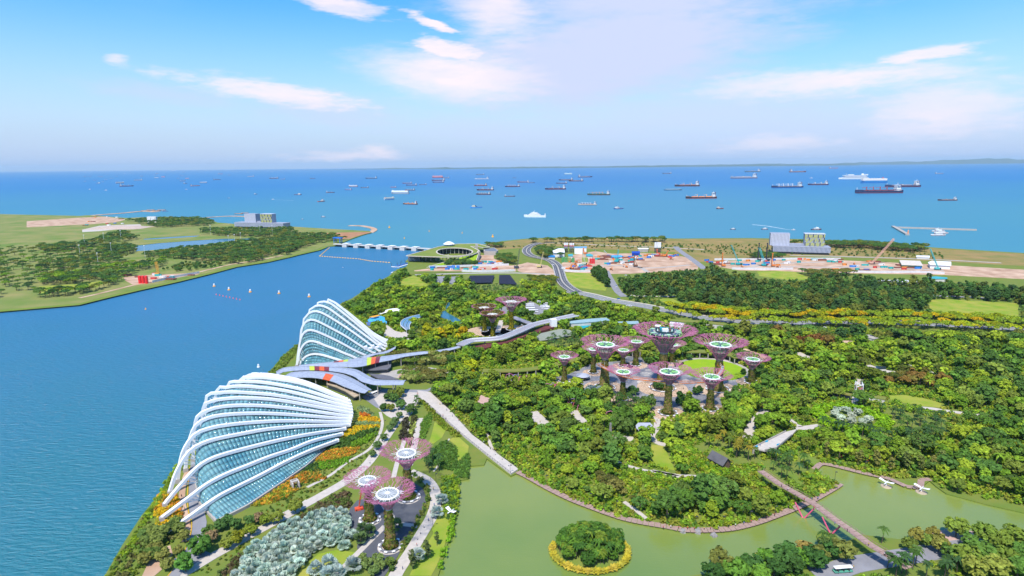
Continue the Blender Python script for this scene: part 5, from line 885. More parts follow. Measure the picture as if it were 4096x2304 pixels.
office('office_block', 'grey office block with lime patterned tower near the right coast', G('E3', 800, 344), G('E3', 1390, 362), 15, 38, 26, 32, .12, .73); office('office_block', 'grey office block with lime patterned tower on the far shore', G('A1', 1322, 643), G('A1', 1726, 652), 16, 42, 27, 36, .3, .63)
# ============================================================ CONSTRUCTION SITES
def crane(label, reg, base, tip, col, w=1.6, z0=2.1):
    b0 = G(reg, *base); zt = zat(reg, *tip, b0[1]); tx = G(reg, *base)[0] + (S(reg, *tip)[0] - S(reg, *base)[0]) * mpp(b0); T = thing('crawler_crane', label, 'crane', b0); d = Vector((tx - b0[0], 0, zt - b0[2] - 3)); L = d.length; q = d.normalized(); sd = Vector((0, 1, 0)); u_ = q.cross(sd)
    for s_ in (-1, 1): MB().box((0, s_ * 2.6, .7), (8.5, 1.3, 1.4)).build('track', dk, T)
    MB().box((-1.2, 0, 3), (8, 4.4, 2.8)).build('machine_house', PAINT, T, color=col); MB().box((3.2, -1.6, 3), (2, 1.6, 2.6)).build('cab', gl_dark, T)
    mb = MB(); n = max(6, int(L / 3.2)); o = Vector((1, 0, 2.5)); P4 = [[o + q * (L * k / n) + sd * (a * w * .6) + u_ * (b * w * .6) for a, b in ((-1, -1), (1, -1), (1, 1), (-1, 1))] for k in range(n + 1)]
    for k in range(n):
        for j in range(4): mb.tube(P4[k][j], P4[k + 1][j], .26, n=4); mb.tube(P4[k][j], P4[k + 1][(j + 1) % 4], .16, n=4)
    mb.build('boom', PAINT, T, color=col); mb = MB(); mb.tube((-4, 0, 4.5), P4[-1][3], .12, n=4); mb.build('boom_cable', dk, T); mb = MB(); mb.tube((-4, 0, 3), (-3.6, 0, 9), .25, n=4); mb.build('back_mast', PAINT, T, color=col)
TEAL = (.03, .42, .45); ORC = (.75, .22, .04)
for a in [('teal crane with raised lattice boom in front of the office block', 'E3', (715, 475), (645, 285), TEAL, 2.2), ('slim teal crane at the left of the right dirt yard', 'E3', (450, 465), (355, 255), TEAL, 1.), ('red and white crane with long inclined boom in the right dirt yard', 'E3', (1820, 455), (2015, 190), (.7, .4, .3), 2.2), ('pale teal crane at the right edge of the dirt yard', 'E3', (2500, 515), (2390, 295), (.1, .5, .5), 1.2), ('crane with white and green boom in the middle dirt yard', 'E2', (680, 515), (635, 290), (.5, .6, .45), 1.5), ('teal crane standing between the blue shed and the brown stacks', 'E2', (1235, 470), (1245, 245), TEAL, 1.4), ('small orange crane at the front of the middle dirt yard', 'E2', (400, 605), (465, 495), ORC, 1.), ('yellow orange crane above the red tanks across the channel', 'A1', (690, 1040), (680, 922), (.8, .4, .05), 2.4), ('dark crane with upright boom left of the viaduct road', 'A3', (345, 980), (368, 815), (.07, .08, .1), 1.5), ('pale yellow crane beside the viaduct road', 'A3', (535, 975), (562, 840), (.6, .5, .2), 1.), ('thin orange crane right of the twin silos', 'E2', (2060, 375), (2105, 260), ORC, 1.)]: crane(*a)
def rig(label, reg, base, tip, col):
    b0 = G(reg, *base); h = zat(reg, *tip, b0[1]) - b0[2]; T = thing('piling_rig', label, 'rig', b0); MB().box((0, 0, .7), (6, 5, 1.4)).build('track_base', dk, T); MB().box((1.5, 0, 2.8), (6, 3.2, 2.8)).build('machine_house', PAINT, T, color=col); MB().box((-2.2, 0, h / 2), (1.3, 1.3, h)).build('mast', PAINT, T, color=col); MB().box((-2.2, 0, h), (2.2, 2, 1.6)).build('mast_head', PAINT, T, color=col); MB().tube((3, 0, 4), (-2, 0, h * .7), .3, n=5).build('stay', dk, T); MB().tube((-3.2, 0, .2), (-3.2, 0, h * .8), .4, n=6).build('drill_stem', dk, T)
for a in [('left of the two tall black piling rigs by the office block', 'E3', (660, 425), (677, 240), (.03, .035, .05)), ('right of the two tall black piling rigs by the office block', 'E3', (745, 425), (757, 240), (.03, .035, .05)), ('orange piling rig at the left end of the right dirt yard', 'E3', (290, 480), (300, 343), ORC), ('orange piling rig right of the raised teal crane', 'E3', (803, 480), (809, 345), ORC), ('orange piling rig behind the green silos', 'E2', (675, 330), (673, 225), ORC), ('brown piling rig right of the brown stacks', 'E2', (1550, 548), (1558, 350), (.2, .09, .05)), ('red piling rig left of the thin orange crane', 'E2', (1940, 340), (1943, 250), (.75, .1, .04))]: rig(*a)
def silos(label, reg, xs, y0, y1, col, band=None, cat='silo', legs=False):
    for k, x in enumerate(xs):
        b0 = G(reg, x, y1); zt = zat(reg, x, y0, b0[1]) - 2; r = abs(xs[1] - xs[0]) * RG[reg][2] * mpp(b0) * .46; T = thing('silo', label[k] if isinstance(label, (list, tuple)) else label, cat, b0, 0, (label if isinstance(label, str) else None)); zl = zt * .4 if legs else 0
        MB().lathe([(r * .3, zl) if legs else (r, 0), (r, zl + (r if legs else 0)), (r, zt - r * .35), (r * .25, zt)], 14).build('tank', PAINT, T, color=col)
        if band: MB().lathe([(r * 1.02, zl + r + 1), (r * 1.02, zl + r + 3.5)], 14).build('band', PAINT, T, color=(.03, .04, .12)); MB().lathe([(r * 1.02, zl + r + 4), (r * 1.02, zl + r + 6)], 14).build('band', PAINT, T, color=(.6, .05, .06))
        if legs:
            for a in range(4): MB().tube((r * .8 * math.cos(a * 1.57), r * .8 * math.sin(a * 1.57), 0), (r * .8 * math.cos(a * 1.57), r * .8 * math.sin(a * 1.57), zl + r), .35, n=5).build('leg', dk, T)
        MB().tube((r, 0, 0), (r, 0, zt - r * .3), .12, n=4).build('ladder', steelw, T)
silos('white silo with navy and red band in the left cluster of the batching plant', 'E2', (335, 358, 381), 133, 300, (.8, .8, .8), 1, legs=True); silos('white silo with navy and red band in the right cluster of the batching plant', 'E2', (431, 457, 487), 138, 300, (.8, .8, .8), 1, legs=True); silos('tall white silo of the twin group by the deep blue hall', 'E2', (1890, 1920, 1950, 1975), 125, 300, (.78, .79, .82), legs=True); silos('green silo in the left row by the teal sheds', 'E2', (295, 320, 347, 374), 378, 470, (.08, .32, .1)); silos('olive silo between the green silo rows', 'E2', (400, 430), 382, 470, (.3, .36, .1)); silos('green silo in the short middle row', 'E2', (468, 495), 392, 470, (.08, .34, .12)); silos('green and yellow silo right of the white green crane', 'E2', (652, 690, 718), 385, 462, (.3, .4, .08)); silos(['left red silo at the front of the middle dirt yard', 'middle red silo at the front of the middle dirt yard', 'right red silo at the front of the middle dirt yard'], 'E2', (779, 811, 842), 400, 492, (.7, .03, .04)); silos(['left red tank across the channel', 'middle red tank across the channel', 'right red tank across the channel'], 'A1', (541, 568, 596), 1040, 1105, (.8, .03, .03)); silos('blue silo in the left pair below the barrage', 'E1', (1294, 1327), 828, 915, (.05, .25, .7)); silos('blue silo in the right pair below the barrage', 'E1', (1385, 1420), 828, 915, (.05, .25, .7))
def site_box(lab, grp, reg, x, y, dims, col, rz=0., cat='container', name='site_container'):
    p = G(reg, x, y); T = thing(name, lab, cat, (p[0], p[1], 2.1), rz, grp); MB().box((0, 0, dims[2] / 2), dims).build('body', PAINT, T, color=col); MB().box((0, 0, dims[2] + .1), (dims[0] * 1.02, dims[1] * 1.02, .2)).build('lid', PAINT, T, color=tuple(c_ * .8 for c_ in col)); MB().box((dims[0] * .3, -dims[1] / 2 - .03, dims[2] * .45), (1.2, .1, dims[2] * .8)).build('door', dk, T)
BXS = {'blue': (.03, .2, .6), 'teal': (.03, .42, .4), 'white': (.75, .75, .75), 'red': (.6, .06, .05), 'orange': (.75, .25, .04), 'rust brown': (.24, .08, .05)}
ZON = [('E2', 880, 1650, 365, 440, 34, 'middle dirt yard near the sheds'), ('E2', 1050, 1500, 450, 520, 12, 'stack area of the middle dirt yard'), ('E2', 330, 760, 510, 600, 14, 'front strip of the middle dirt yard'), ('E2', 1650, 2300, 330, 400, 16, 'yard right of the twin silos'), ('E3', 120, 980, 415, 470, 26, 'left part of the right dirt yard'), ('E3', 1050, 1500, 405, 440, 14, 'site offices behind the olive trees'), ('E3', 1400, 2300, 430, 530, 22, 'right part of the right dirt yard'), ('E1', 780, 2300, 880, 950, 20, 'dirt strip below the barrage'), ('E1', 1850, 2300, 770, 840, 12, 'yard right of the barrage ramp'), ('A1', 420, 950, 1030, 1080, 14, 'yard by the red tanks across the channel'), ('A1', 40, 400, 555, 640, 14, 'sand yard far left across the channel')]
for reg, x0, x1, y0, y1, n, where in ZON:
    for k in range(n):
        cn = random.choice(list(BXS)); big = cn == 'rust brown'
        site_box(('%s site container in the %s' % (cn, where)) if not big else 'rust brown steel stack in the ' + where, '%s boxes, %s' % (cn, where), reg, random.uniform(x0, x1), random.uniform(y0, y1), (random.uniform(6, 12), random.uniform(2.6, 4), random.uniform(2.4, 3.4)) if not big else (random.uniform(12, 22), random.uniform(4, 7), random.uniform(1.2, 2.5)), BXS[cn], random.uniform(-.2, .2), 'container' if not big else 'steel stack', 'site_container' if not big else 'steel_stack')
for k, (r_, x, y) in enumerate([('E2', 480, 590), ('E2', 740, 530), ('E2', 790, 600), ('E2', 1130, 600), ('E2', 1400, 560), ('E2', 2000, 365), ('E2', 2200, 360), ('E2', 2160, 420), ('E2', 430, 470), ('E2', 540, 470), ('E3', 490, 495), ('E3', 850, 490), ('E3', 1640, 460), ('E1', 1700, 880), ('A3', 790, 985), ('A3', 830, 950)]):
    p = G(r_, x, y); T = thing('excavator', 'orange excavator working in the %s' % ('middle dirt yard' if r_ in ('E2', 'A3') else 'right dirt yard' if r_ == 'E3' else 'dirt strip below the barrage'), 'excavator', (p[0], p[1], 2.1), random.uniform(0, 6.28), 'excavators in the ' + ('middle dirt yard' if r_ in ('E2', 'A3') else 'right dirt yard' if r_ == 'E3' else 'dirt strip')); 
    for s_ in (-1, 1): MB().box((0, s_ * 1.3, .5), (4.6, .8, 1)).build('track', dk, T)
    MB().box((-.5, 0, 1.9), (4, 2.8, 1.7)).build('body', PAINT, T, color=ORC); MB().box((1, -.8, 2.6), (1.4, 1.1, 1.6)).build('cab', gl_dark, T); MB().sweep([(1.2, .5, 2.2), (4.5, .5, 5.6), (7.5, .5, 4.4)], .6, .8).build('boom', PAINT, T, color=ORC); MB().sweep([(7.5, .5, 4.4), (7.8, .5, 1.4)], .5, .6).build('arm', PAINT, T, color=ORC); MB().box((7.6, .5, .8), (1.2, 1.3, 1.2)).build('bucket', dk, T)
for lab, reg, pts, h in (('white hoarding along the front of the middle dirt yard', 'E2', [(330, 625), (560, 640), (830, 630)], 4), ('white hoarding along the front of the right dirt yard', 'E3', [(380, 510), (700, 515), (1010, 512)], 4), ('white hoarding in front of the steel stacks at the right', 'E3', [(1550, 540), (1900, 548), (2300, 545), (2570, 558)], 4), ('white hoarding behind the right dirt yard', 'E3', [(200, 415), (600, 415), (1000, 408), (1500, 410)], 4), ('long white wall along the dirt strip below the barrage', 'E1', [(1480, 965), (1900, 975), (2350, 965), (2576, 955)], 4), ('white hoarding round the red tanks across the channel', 'A1', [(640, 1100), (820, 1060), (1030, 1022)], 4), ('grey wall between the barrage lawn and the dirt strip', 'E1', [(800, 880), (1300, 870), (1850, 855), (2450, 835)], 4)):
    q = GL(reg, pts); MB().sweep([(p[0], p[1], 2 + h / 2) for p in q], .4, h).build('hoarding', M('hoarding_white', (.66, .65, .66), (.55, .55, .57)), None, label=lab, cat='hoarding')
# ============================================================ VEHICLES
tyre = M('tyre_rubber', (.02, .02, .02))
def vehicle(kind, lab, grp, reg, x, y, rz, col, z=2.25):
    p = G(reg, x, y); L, w, h = {'coach': (12, 2.6, 3.4), 'car': (4.5, 1.8, 1.5), 'lorry': (9, 2.5, 3.4), 'buggy': (4.6, 1.7, 2.1), 'tram': (9, 2.2, 2.6)}[kind]
    T = thing({'coach': 'coach', 'car': 'car', 'lorry': 'lorry', 'buggy': 'buggy', 'tram': 'garden_tram'}[kind], lab, kind if kind != 'tram' else 'shuttle', (p[0], p[1], z), rz, grp)
    if kind == 'coach':
        MB().box((0, 0, 1.3), (L, w, 1.6)).build('body', PAINT, T, color=col); MB().box((0, 0, 2.5), (L * .97, w * .98, .9)).build('window_band', gl_dark, T); MB().box((0, 0, 3.1), (L * .98, w * .97, .35)).build('roof', PAINT, T, color=(.8, .8, .82))
    elif kind == 'car':
        MB().box((0, 0, .65), (L, w, .7)).build('body', PAINT, T, color=col); MB().box((-.2, 0, 1.22), (L * .55, w * .88, .5), 0, .8).build('cabin', gl_dark, T); MB().box((-.2, 0, 1.5), (L * .4, w * .7, .08)).build('roof', PAINT, T, color=col)
    elif kind == 'lorry': MB().box((-1, 0, 2.1), (6.4, w, 2.6)).build('body', PAINT, T, color=col); MB().box((3.4, 0, 1.6), (2, w * .96, 2.2)).build('cab', PAINT, T, color=(.7, .7, .7))
    else:
        MB().box((0, 0, .6), (L, w, .5)).build('body', PAINT, T, color=col); MB().box((0, 0, h), (L * .96, w, .15)).build('roof', PAINT, T, color=(.82, .82, .8))
        for a in (-1, 0, 1):
            MB().box((a * L * .3, 0, 1.), (.5, w * .9, .7)).build('seat', dk, T)
            for b in (-1, 1): MB().tube((a * L * .44, b * w * .45, .8), (a * L * .44, b * w * .45, h), .06, n=4).build('post', dk, T)
    for a in (-1, 1):
        for b in (-1, 1): r = .5 if kind in ('coach', 'lorry') else .32; MB().tube((a * L * .32, b * w * .5, r), (a * L * .32, b * w * .42, r), r, n=10).build('wheel', tyre, T)
for k, (x, y, c_) in enumerate([(1010, 298, 'white'), (1012, 308, 'blue'), (1015, 320, 'white'), (1020, 342, 'white'), (1050, 362, 'white')]): vehicle('coach', '%s coach in the left row of the coach park' % c_, 'left coaches ' + c_, 'B3', x, y, .1, {'white': (.75, .75, .78), 'blue': (.02, .15, .6)}[c_])
for k, (x, y, c_) in enumerate([(1125, 272, 'white'), (1150, 282, 'blue'), (1175, 292, 'orange'), (1155, 318, 'white'), (1185, 306, 'blue'), (1200, 318, 'blue'), (1215, 328, 'blue'), (1170, 330, 'white')]): vehicle('coach', '%s coach in the right row of the coach park' % c_, 'right coaches ' + c_, 'B3', x, y, -.35, {'white': (.75, .75, .78), 'blue': (.02, .12, .62), 'orange': (.6, .2, .05)}[c_])
CC = {'white': (.75, .75, .76), 'red': (.5, .04, .04), 'black': (.03, .03, .035), 'silver': (.45, .46, .48), 'blue': (.04, .15, .45)}
for r_, x, y, rz, c_, w_ in [('B3', 1500, 330, .3, 'black', 'beside the coach park exit'), ('B3', 1870, 235, .3, 'blue', 'on the left part of the avenue'), ('B3', 1960, 300, .2, 'white', 'at the junction on the avenue'), ('B3', 1985, 305, .2, 'white', 'at the junction on the avenue'), ('E2', 1225, 880, 1.4, 'blue', 'on the side road by the wood'), ('E2', 1225, 895, 1.4, 'white', 'at the kerb of the side road'), ('E2', 140, 515, -.6, 'white', 'on the viaduct road'), ('E2', 120, 470, -.4, 'silver', 'on the viaduct curve'), ('E2', 210, 735, -1.3, 'white', 'low on the viaduct road'), ('E1', 1000, 1140, .2, 'silver', 'in the car park left of the black nets'), ('E1', 975, 1180, .2, 'white', 'in the front of the car park left of the black nets'), ('E2', 1020, 280, 1.2, 'white', 'in the row behind the middle dirt yard'), ('E2', 1035, 295, 1.2, 'white', 'in the row behind the middle dirt yard'), ('E2', 1050, 310, 1.2, 'white', 'in the row behind the middle dirt yard'), ('E2', 840, 250, 1.2, 'silver', 'under the trees by the blue roofed hall'), ('E2', 870, 270, 1.2, 'silver', 'under the trees by the blue roofed hall'), ('E2', 1390, 700, .3, 'white', 'on the grass by the dirt track'), ('B5', 600, 858, .1, 'white', 'on the avenue under the yellow trees'), ('B5', 680, 862, .1, 'red', 'on the avenue under the yellow trees'), ('B5', 1150, 905, .2, 'white', 'in the car park below the avenue'), ('B5', 1120, 920, .2, 'white', 'in the car park below the avenue'), ('B5', 1140, 945, .2, 'silver', 'in the car park below the avenue')]: vehicle('car', '%s car %s' % (c_, w_), '%s cars %s' % (c_, w_), r_, x, y, rz, CC[c_])
vehicle('tram', 'white shuttle tram on the drop off road by the front wavy roof', None, 'B2', 1200, 1040, .9, (.7, .7, .68)); vehicle('buggy', 'left white buggy under the middle wavy roof end', None, 'B2', 1185, 822, 0, (.7, .7, .68)); vehicle('buggy', 'right white buggy under the middle wavy roof end', None, 'B2', 1240, 824, 0, (.7, .7, .68)); vehicle('tram', 'white roofed tram on the near road at the bottom right', None, 'C4', 1480, 1420, .1, (.1, .35, .25)); vehicle('lorry', 'white service truck beside the kiosk on the grove plaza', None, 'B4', 625, 688, .3, (.75, .75, .75)); vehicle('buggy', 'white buggy beside the tallest golden supertree', None, 'B3', 945, 495, .2, (.75, .75, .75))
p = G('C2', 487, 905); T = thing('boom_lift', 'red orange boom lift beside the left silver disc supertree', 'lift', p, .4); MB().box((0, 0, .9), (4.5, 2.4, 1.3)).build('chassis', PAINT, T, color=(.8, .1, .04)); MB().sweep([(0, 0, 1.6), (1, 0, 7), (2.6, 0, 13.5)], .5, .6).build('boom', PAINT, T, color=(.8, .12, .05)); MB().box((2.8, 0, 14), (1.8, 1.2, 1.1)).build('basket', PAINT, T, color=(.8, .1, .04))
for a in (-1.5, 1.5):
    for b in (-1.2, 1.2): MB().tube((a, b, .5), (a, b * .8, .5), .5, n=10).build('wheel', tyre, T)
# ============================================================ LAMPS, PEOPLE
def lamp(label, grp, reg, x, y, h, flood=False):
    p = G(reg, x, y); T = thing('lamp_post', label, 'lamp post', p, 0, grp); MB().tube((0, 0, 0), (0, 0, h), .3 if flood else .11, .16 if flood else .07, 6).build('pole', steelw if flood else dk, T); MB().box((.5, 0, h), (2.4 if flood else 1.1, .6, .3 if not flood else 1.2)).build('lamp_head', steelw if flood else dk, T)
for x, y in [(243, 770), (383, 745), (305, 865), (582, 890), (195, 960), (1275, 798), (1325, 785), (1125, 700), (1535, 705), (82, 790), (45, 885), (1635, 700), (1375, 770)]: lamp('tall pale floodlight mast on the golf course across the channel', 'golf floodlights', 'A1', x, y, 26, True)
for x, y in [(340, 720), (935, 760), (1385, 770), (1765, 770), (2140, 765), (1480, 880), (660, 840)]: lamp('street lamp on the avenue between the yellow trees', 'avenue lamps', 'B5', x, y, 11)
for r_, x, y in [('C2', 1395 - 300, 1050), ('C2', 700, 230), ('C2', 515, 480), ('C2', 470, 560), ('C2', 620, 340), ('C2', 960, 660), ('C2', 1120, 680), ('C3', 655, 665), ('C3', 930, 745), ('C3', 1085, 820), ('C3', 1265, 890), ('C3', 1470, 950), ('C3', 785, 650), ('C4', 350, 1070), ('C4', 560, 1070), ('C4', 768, 1030), ('C4', 960, 990), ('C4', 128, 1050), ('C4', 1420, 720), ('C4', 1650, 640)]: lamp('dark lamp post beside %s' % ('the lake boardwalk' if r_ != 'C2' else 'a path near the silver supertrees'), 'lamps ' + ('boardwalk' if r_ != 'C2' else 'near paths'), r_, x, y, 6)
def person_mesh():
    J = {'pelvis': (0, 0, .92), 'chest': (0, 0, 1.32), 'neck': (0, 0, 1.5), 'head': (0, .02, 1.64), 'crown': (0, .01, 1.74)}; V = []; E_ = []; R_ = []
    def ad(p, r, par=None):
        V.append(p); R_.append(r)
        if par is not None: E_.append((par, len(V) - 1))
        return len(V) - 1
    a = ad(J['pelvis'], .15); b = ad((0, 0, 1.1), .14, a); c_ = ad(J['chest'], .17, b); d = ad(J['neck'], .07, c_); e = ad(J['head'], .105, d); ad(J['crown'], .08, e); ad((0, .12, 1.63), .03, e)
    for s_ in (-1, 1):
        h = ad((s_ * .1, 0, .86), .1, a); k = ad((s_ * .11, .05 * s_, .48), .065, h); f = ad((s_ * .11, -.04 * s_, .08), .045, k); ad((s_ * .12, .12 - .04 * s_, .04), .04, f); sh = ad((s_ * .21, 0, 1.4), .065, c_); el_ = ad((s_ * .26, -.03, 1.13), .048, sh); w = ad((s_ * .25, .08, .9), .036, el_); hd = ad((s_ * .25, .12, .8), .035, w)
        for q in range(5): ad((s_ * (.25 + .018 * (q - 2)), .13 + .01 * q, .72 + .012 * abs(q - 2)), .01, hd)
    me = bpy.data.meshes.new('body'); me.from_pydata(V, E_, []); o = bpy.data.objects.new('body_tmp', me); COL.objects.link(o); sk_ = o.modifiers.new('skin', 'SKIN'); 
    if not me.skin_vertices: bpy.context.view_layer.update()
    try:
        for i, sv in enumerate(me.skin_vertices[0].data): sv.radius = (R_[i], R_[i] * .8 if i in (0, 1, 2) else R_[i]); sv.use_root = i == 0
    except Exception: pass
    bpy.context.view_layer.update(); m2 = bpy.data.meshes.new_from_object(o.evaluated_get(bpy.context.evaluated_depsgraph_get())); bpy.data.objects.remove(o); return m2
PM = None
try: PM = person_mesh()
except Exception as ex: print('person', ex)
skin = M('skin', (.45, .28, .2)); hair = M('dark_hair', (.02, .015, .012)); trou = M('dark_trousers', (.04, .045, .07))
PM.materials.clear()
for m_ in (PAINT, trou, skin, hair): PM.materials.append(m_)
for f in PM.polygons: z = f.center.z; ax_ = abs(f.center.x); f.material_index = 3 if z > 1.66 else 2 if z > 1.5 or (z < 1.12 and ax_ > .22) else 1 if z < .93 else 0
NPPL = [('D1', 500, 250, 'on the road under the white ribs'), ('D1', 480, 258, 'on the road under the white ribs'), ('D1', 465, 290, 'on the road under the white ribs'), ('D1', 440, 270, 'on the road under the white ribs'), ('D1', 405, 440, 'on the sandy footway by the ribs'), ('D1', 460, 480, 'on the sandy footway by the ribs'), ('D1', 445, 600, 'on the sandy footway by the ribs'), ('D1', 422, 660, 'on the sandy footway by the ribs'), ('D1', 512, 790, 'on the curved road'), ('D1', 492, 920, 'on the curved road'), ('D1', 468, 1020, 'at the paved crossing'), ('D1', 325, 1260, 'in the group by the sandy court'), ('D1', 348, 1275, 'in the group by the sandy court'), ('D1', 370, 1240, 'in the group by the sandy court'), ('D1', 340, 1250, 'in the group by the sandy court'), ('D1', 1720, 670, 'on the path below the low glasshouse'), ('D1', 1915, 580, 'on the path below the low glasshouse'),
        ('C2', 1178, 135, 'on the promenade'), ('C2', 1202, 160, 'on the promenade'), ('C2', 962, 1200, 'on the curved path right of the silver court'), ('C2', 845, 1395, 'on the curved path right of the silver court'), ('C2', 1075, 655, 'on the grass by the curved path'), ('B2', 1140, 1055, 'in orange by the shuttle tram'), ('B2', 1155, 1062, 'in orange by the shuttle tram'), ('B2', 1172, 1060, 'in orange by the shuttle tram'), ('C4', 875, 695, 'on the foot bridge'), ('C4', 910, 690, 'on the foot bridge'), ('C4', 1010, 765, 'on the foot bridge'), ('C4', 1060, 790, 'on the foot bridge'), ('C4', 1115, 840, 'on the foot bridge'), ('C4', 1185, 870, 'on the foot bridge'), ('C4', 1260, 930, 'on the foot bridge'), ('C4', 1285, 950, 'on the foot bridge'), ('C4', 1360, 1010, 'on the foot bridge'), ('C4', 1420, 1055, 'on the foot bridge'), ('C4', 1450, 1070, 'on the foot bridge'), ('C4', 1515, 1110, 'on the foot bridge'), ('C4', 1680, 1215, 'on the foot bridge'), ('C4', 1800, 1290, 'on the foot bridge'), ('C4', 15, 1000, 'on the boardwalk'), ('C4', 1290, 860, 'on the boardwalk'), ('C4', 290, 1085, 'on the boardwalk'), ('C4', 1565, 1390, 'on the near road'), ('B4', 700, 720, 'on the grove plaza'), ('B4', 900, 720, 'on the grove plaza'), ('B4', 920, 715, 'on the grove plaza'), ('B4', 940, 720, 'on the grove plaza'), ('B4', 1050, 715, 'on the grove plaza'), ('B4', 1120, 700, 'on the grove plaza'), ('B4', 1400, 925, 'on the path below the grove'), ('B4', 1420, 928, 'on the path below the grove'), ('B4', 1360, 1120, 'on the path below the grove'), ('B4', 1350, 1150, 'on the path below the grove'), ('B4', 1340, 1200, 'on the path below the grove'), ('C3', 885, 270, 'in the pale garden court'), ('C3', 1410, 375, 'in the garden court below the canopy'), ('C3', 1440, 380, 'in the garden court below the canopy'), ('B6', 450, 825, 'on the pale garden bridge'), ('B6', 370, 880, 'on the pale garden bridge'), ('B6', 1370, 440, 'on the path by the lattice tower')]
for r_, L_, w_ in (('C3', [(120, 130), (300, 300), (480, 450), (640, 600)], 'on the promenade'), ('C2', [(1100, 740), (1110, 850), (1060, 980), (960, 1160)], 'on the curved path right of the silver court'), ('C2', [(420, 640), (560, 540), (700, 330), (800, 190)], 'on the pale path behind the silver supertrees'), ('C4', [(100, 1080), (500, 1095), (900, 1010), (1350, 810)], 'on the boardwalk'), ('B4', [(1150, 650), (1400, 860), (1700, 780), (2180, 640)], 'on the grove plaza'), ('B2', [(1500, 1040), (1400, 1230), (1540, 1150), (1620, 1030)], 'in the paved arrival court')):
    for x, y in along(L_, 60.): NPPL.append((r_, x + random.uniform(-8, 8), y + random.uniform(-8, 8), w_))
SH = {'white': (.7, .7, .7), 'red': (.6, .05, .05), 'blue': (.05, .15, .5), 'black': (.03, .03, .03), 'yellow': (.7, .5, .05)}
for r_, x, y, w_ in NPPL:
    c_ = random.choice(list(SH)); z = 9.15 if 'foot bridge' in w_ else 6.05 if 'garden bridge' in w_ else 3.02 if 'promenade' in w_ else 2.28; p = G(r_, x, y, z); orange = 'orange' in w_
    T = thing('person', 'person %s %s' % (('with a %s top' % c_) if not orange else 'dressed', w_), 'person', p, random.uniform(0, 6.28), 'people ' + w_ + ('' if orange else ' ' + c_)); link('body', PM, T, color=SH[c_] if not orange else (.8, .15, .04))
# ============================================================ VEGETATION
bark = M('bark', (.13, .1, .075), (.08, .06, .045), .9, 2., .1, obj=True)
def crown_np(kind, seed, nb, nl, ls):
    """leaf quads of one crown: clumps of leaves spread through the crown's volume"""
    r_ = np.random.default_rng(seed); C = []; N = []
    for i in range(nb):
        while True:
            p = r_.uniform(-1, 1, 3)
            if p @ p < 1: break
        d = np.linalg.norm(p) + 1e-6; p = p / d * d ** .45
        if kind == 'broad': q = np.array([p[0] * 4.2, p[1] * 4.2, 6.3 + p[2] * 3.0]); br = r_.uniform(1.1, 1.9)
        elif kind == 'umbrella': q = np.array([p[0] * 6.4, p[1] * 6.4, 8.2 + abs(p[2]) * 1.6 - .05 * (p[0] ** 2 + p[1] ** 2) * 12]); br = r_.uniform(.9, 1.7)
        elif kind == 'column': q = np.array([p[0] * 1.3, p[1] * 1.3, 6.5 + p[2] * 4.2]); br = r_.uniform(.6, 1.)
        elif kind == 'tall': q = np.array([p[0] * 3.6, p[1] * 3.6, 9. + p[2] * 5.2]); br = r_.uniform(1.2, 2.2)
        elif kind == 'bush': q = np.array([p[0] * 1.3, p[1] * 1.3, .9 + p[2] * .8]); br = r_.uniform(.5, .9)
        n = r_.normal(0, 1, (nl, 3)); n /= np.linalg.norm(n, axis=1, keepdims=True); n[:, 2] = np.abs(n[:, 2]) * r_.choice([1, 1, 1, -1], nl)
        sq = np.array([1, 1, .6 if kind == 'umbrella' else .8]); C.append(q + n * br * sq * r_.uniform(.75, 1.05, (nl, 1))); N.append(n)
    C = np.concatenate(C); N = np.concatenate(N); st = np.random.get_state(); V, Q = leaf_quads(C, N, ls, .28, .5); return V, Q
def palm_np(seed, nf=13, L=3.6, hgt=8., droop=1.1, fan=False):
    r_ = np.random.default_rng(seed); V = []; Q = []
    for k in range(nf):
        a = 2 * PI * k / nf * 2.4 + r_.uniform(-.2, .2); e = r_.uniform(.1, 1.2) if not fan else r_.uniform(-.5, 1.35); l = L * r_.uniform(.8, 1.1)
        d = np.array([math.cos(a), math.sin(a), 0]); sd = np.array([-d[1], d[0], 0]); c0 = np.array([0, 0, hgt])
        if fan:                                          # costapalmate leaf: a stiff fan of segments
            ax = d * math.cos(e) + np.array([0, 0, math.sin(e)]); c1 = c0 + ax * l * .5; upv = np.cross(sd, ax)
            for j in range(7):
                w = (j - 3) * .42; w2 = w + .36; t1 = ax * math.cos(w) + sd * math.sin(w); t2 = ax * math.cos(w2) + sd * math.sin(w2); o = len(V)
                V += [c1, c1 + t1 * l * .55 - upv * .1, c1 + (t1 + t2) / 2 * l * .7 - upv * .3 * (1 if j % 2 else -1) * .4, c1 + t2 * l * .55 - upv * .1]; Q.append((o, o + 1, o + 2, o + 3))
        else:
            pp = []; ns = 5
            for j in range(ns + 1): t_ = j / ns; pp.append(c0 + d * l * t_ * math.cos(e * .7) + np.array([0, 0, l * (math.sin(e) * t_ - droop * t_ * t_ * .8)]))
            for j in range(ns):
                w0 = .62 * (1 - abs(j / ns - .35)); w1 = .62 * (1 - abs((j + 1) / ns - .35)) * (0.25 if j == ns - 1 else 1)
                for s_ in (1, -1): o = len(V); V += [pp[j], pp[j + 1], pp[j + 1] + sd * s_ * w1 - [0, 0, .35 * w1], pp[j] + sd * s_ * w0 - [0, 0, .35 * w0]]; Q.append((o, o + 1, o + 2, o + 3))
    return np.array(V), np.array(Q)
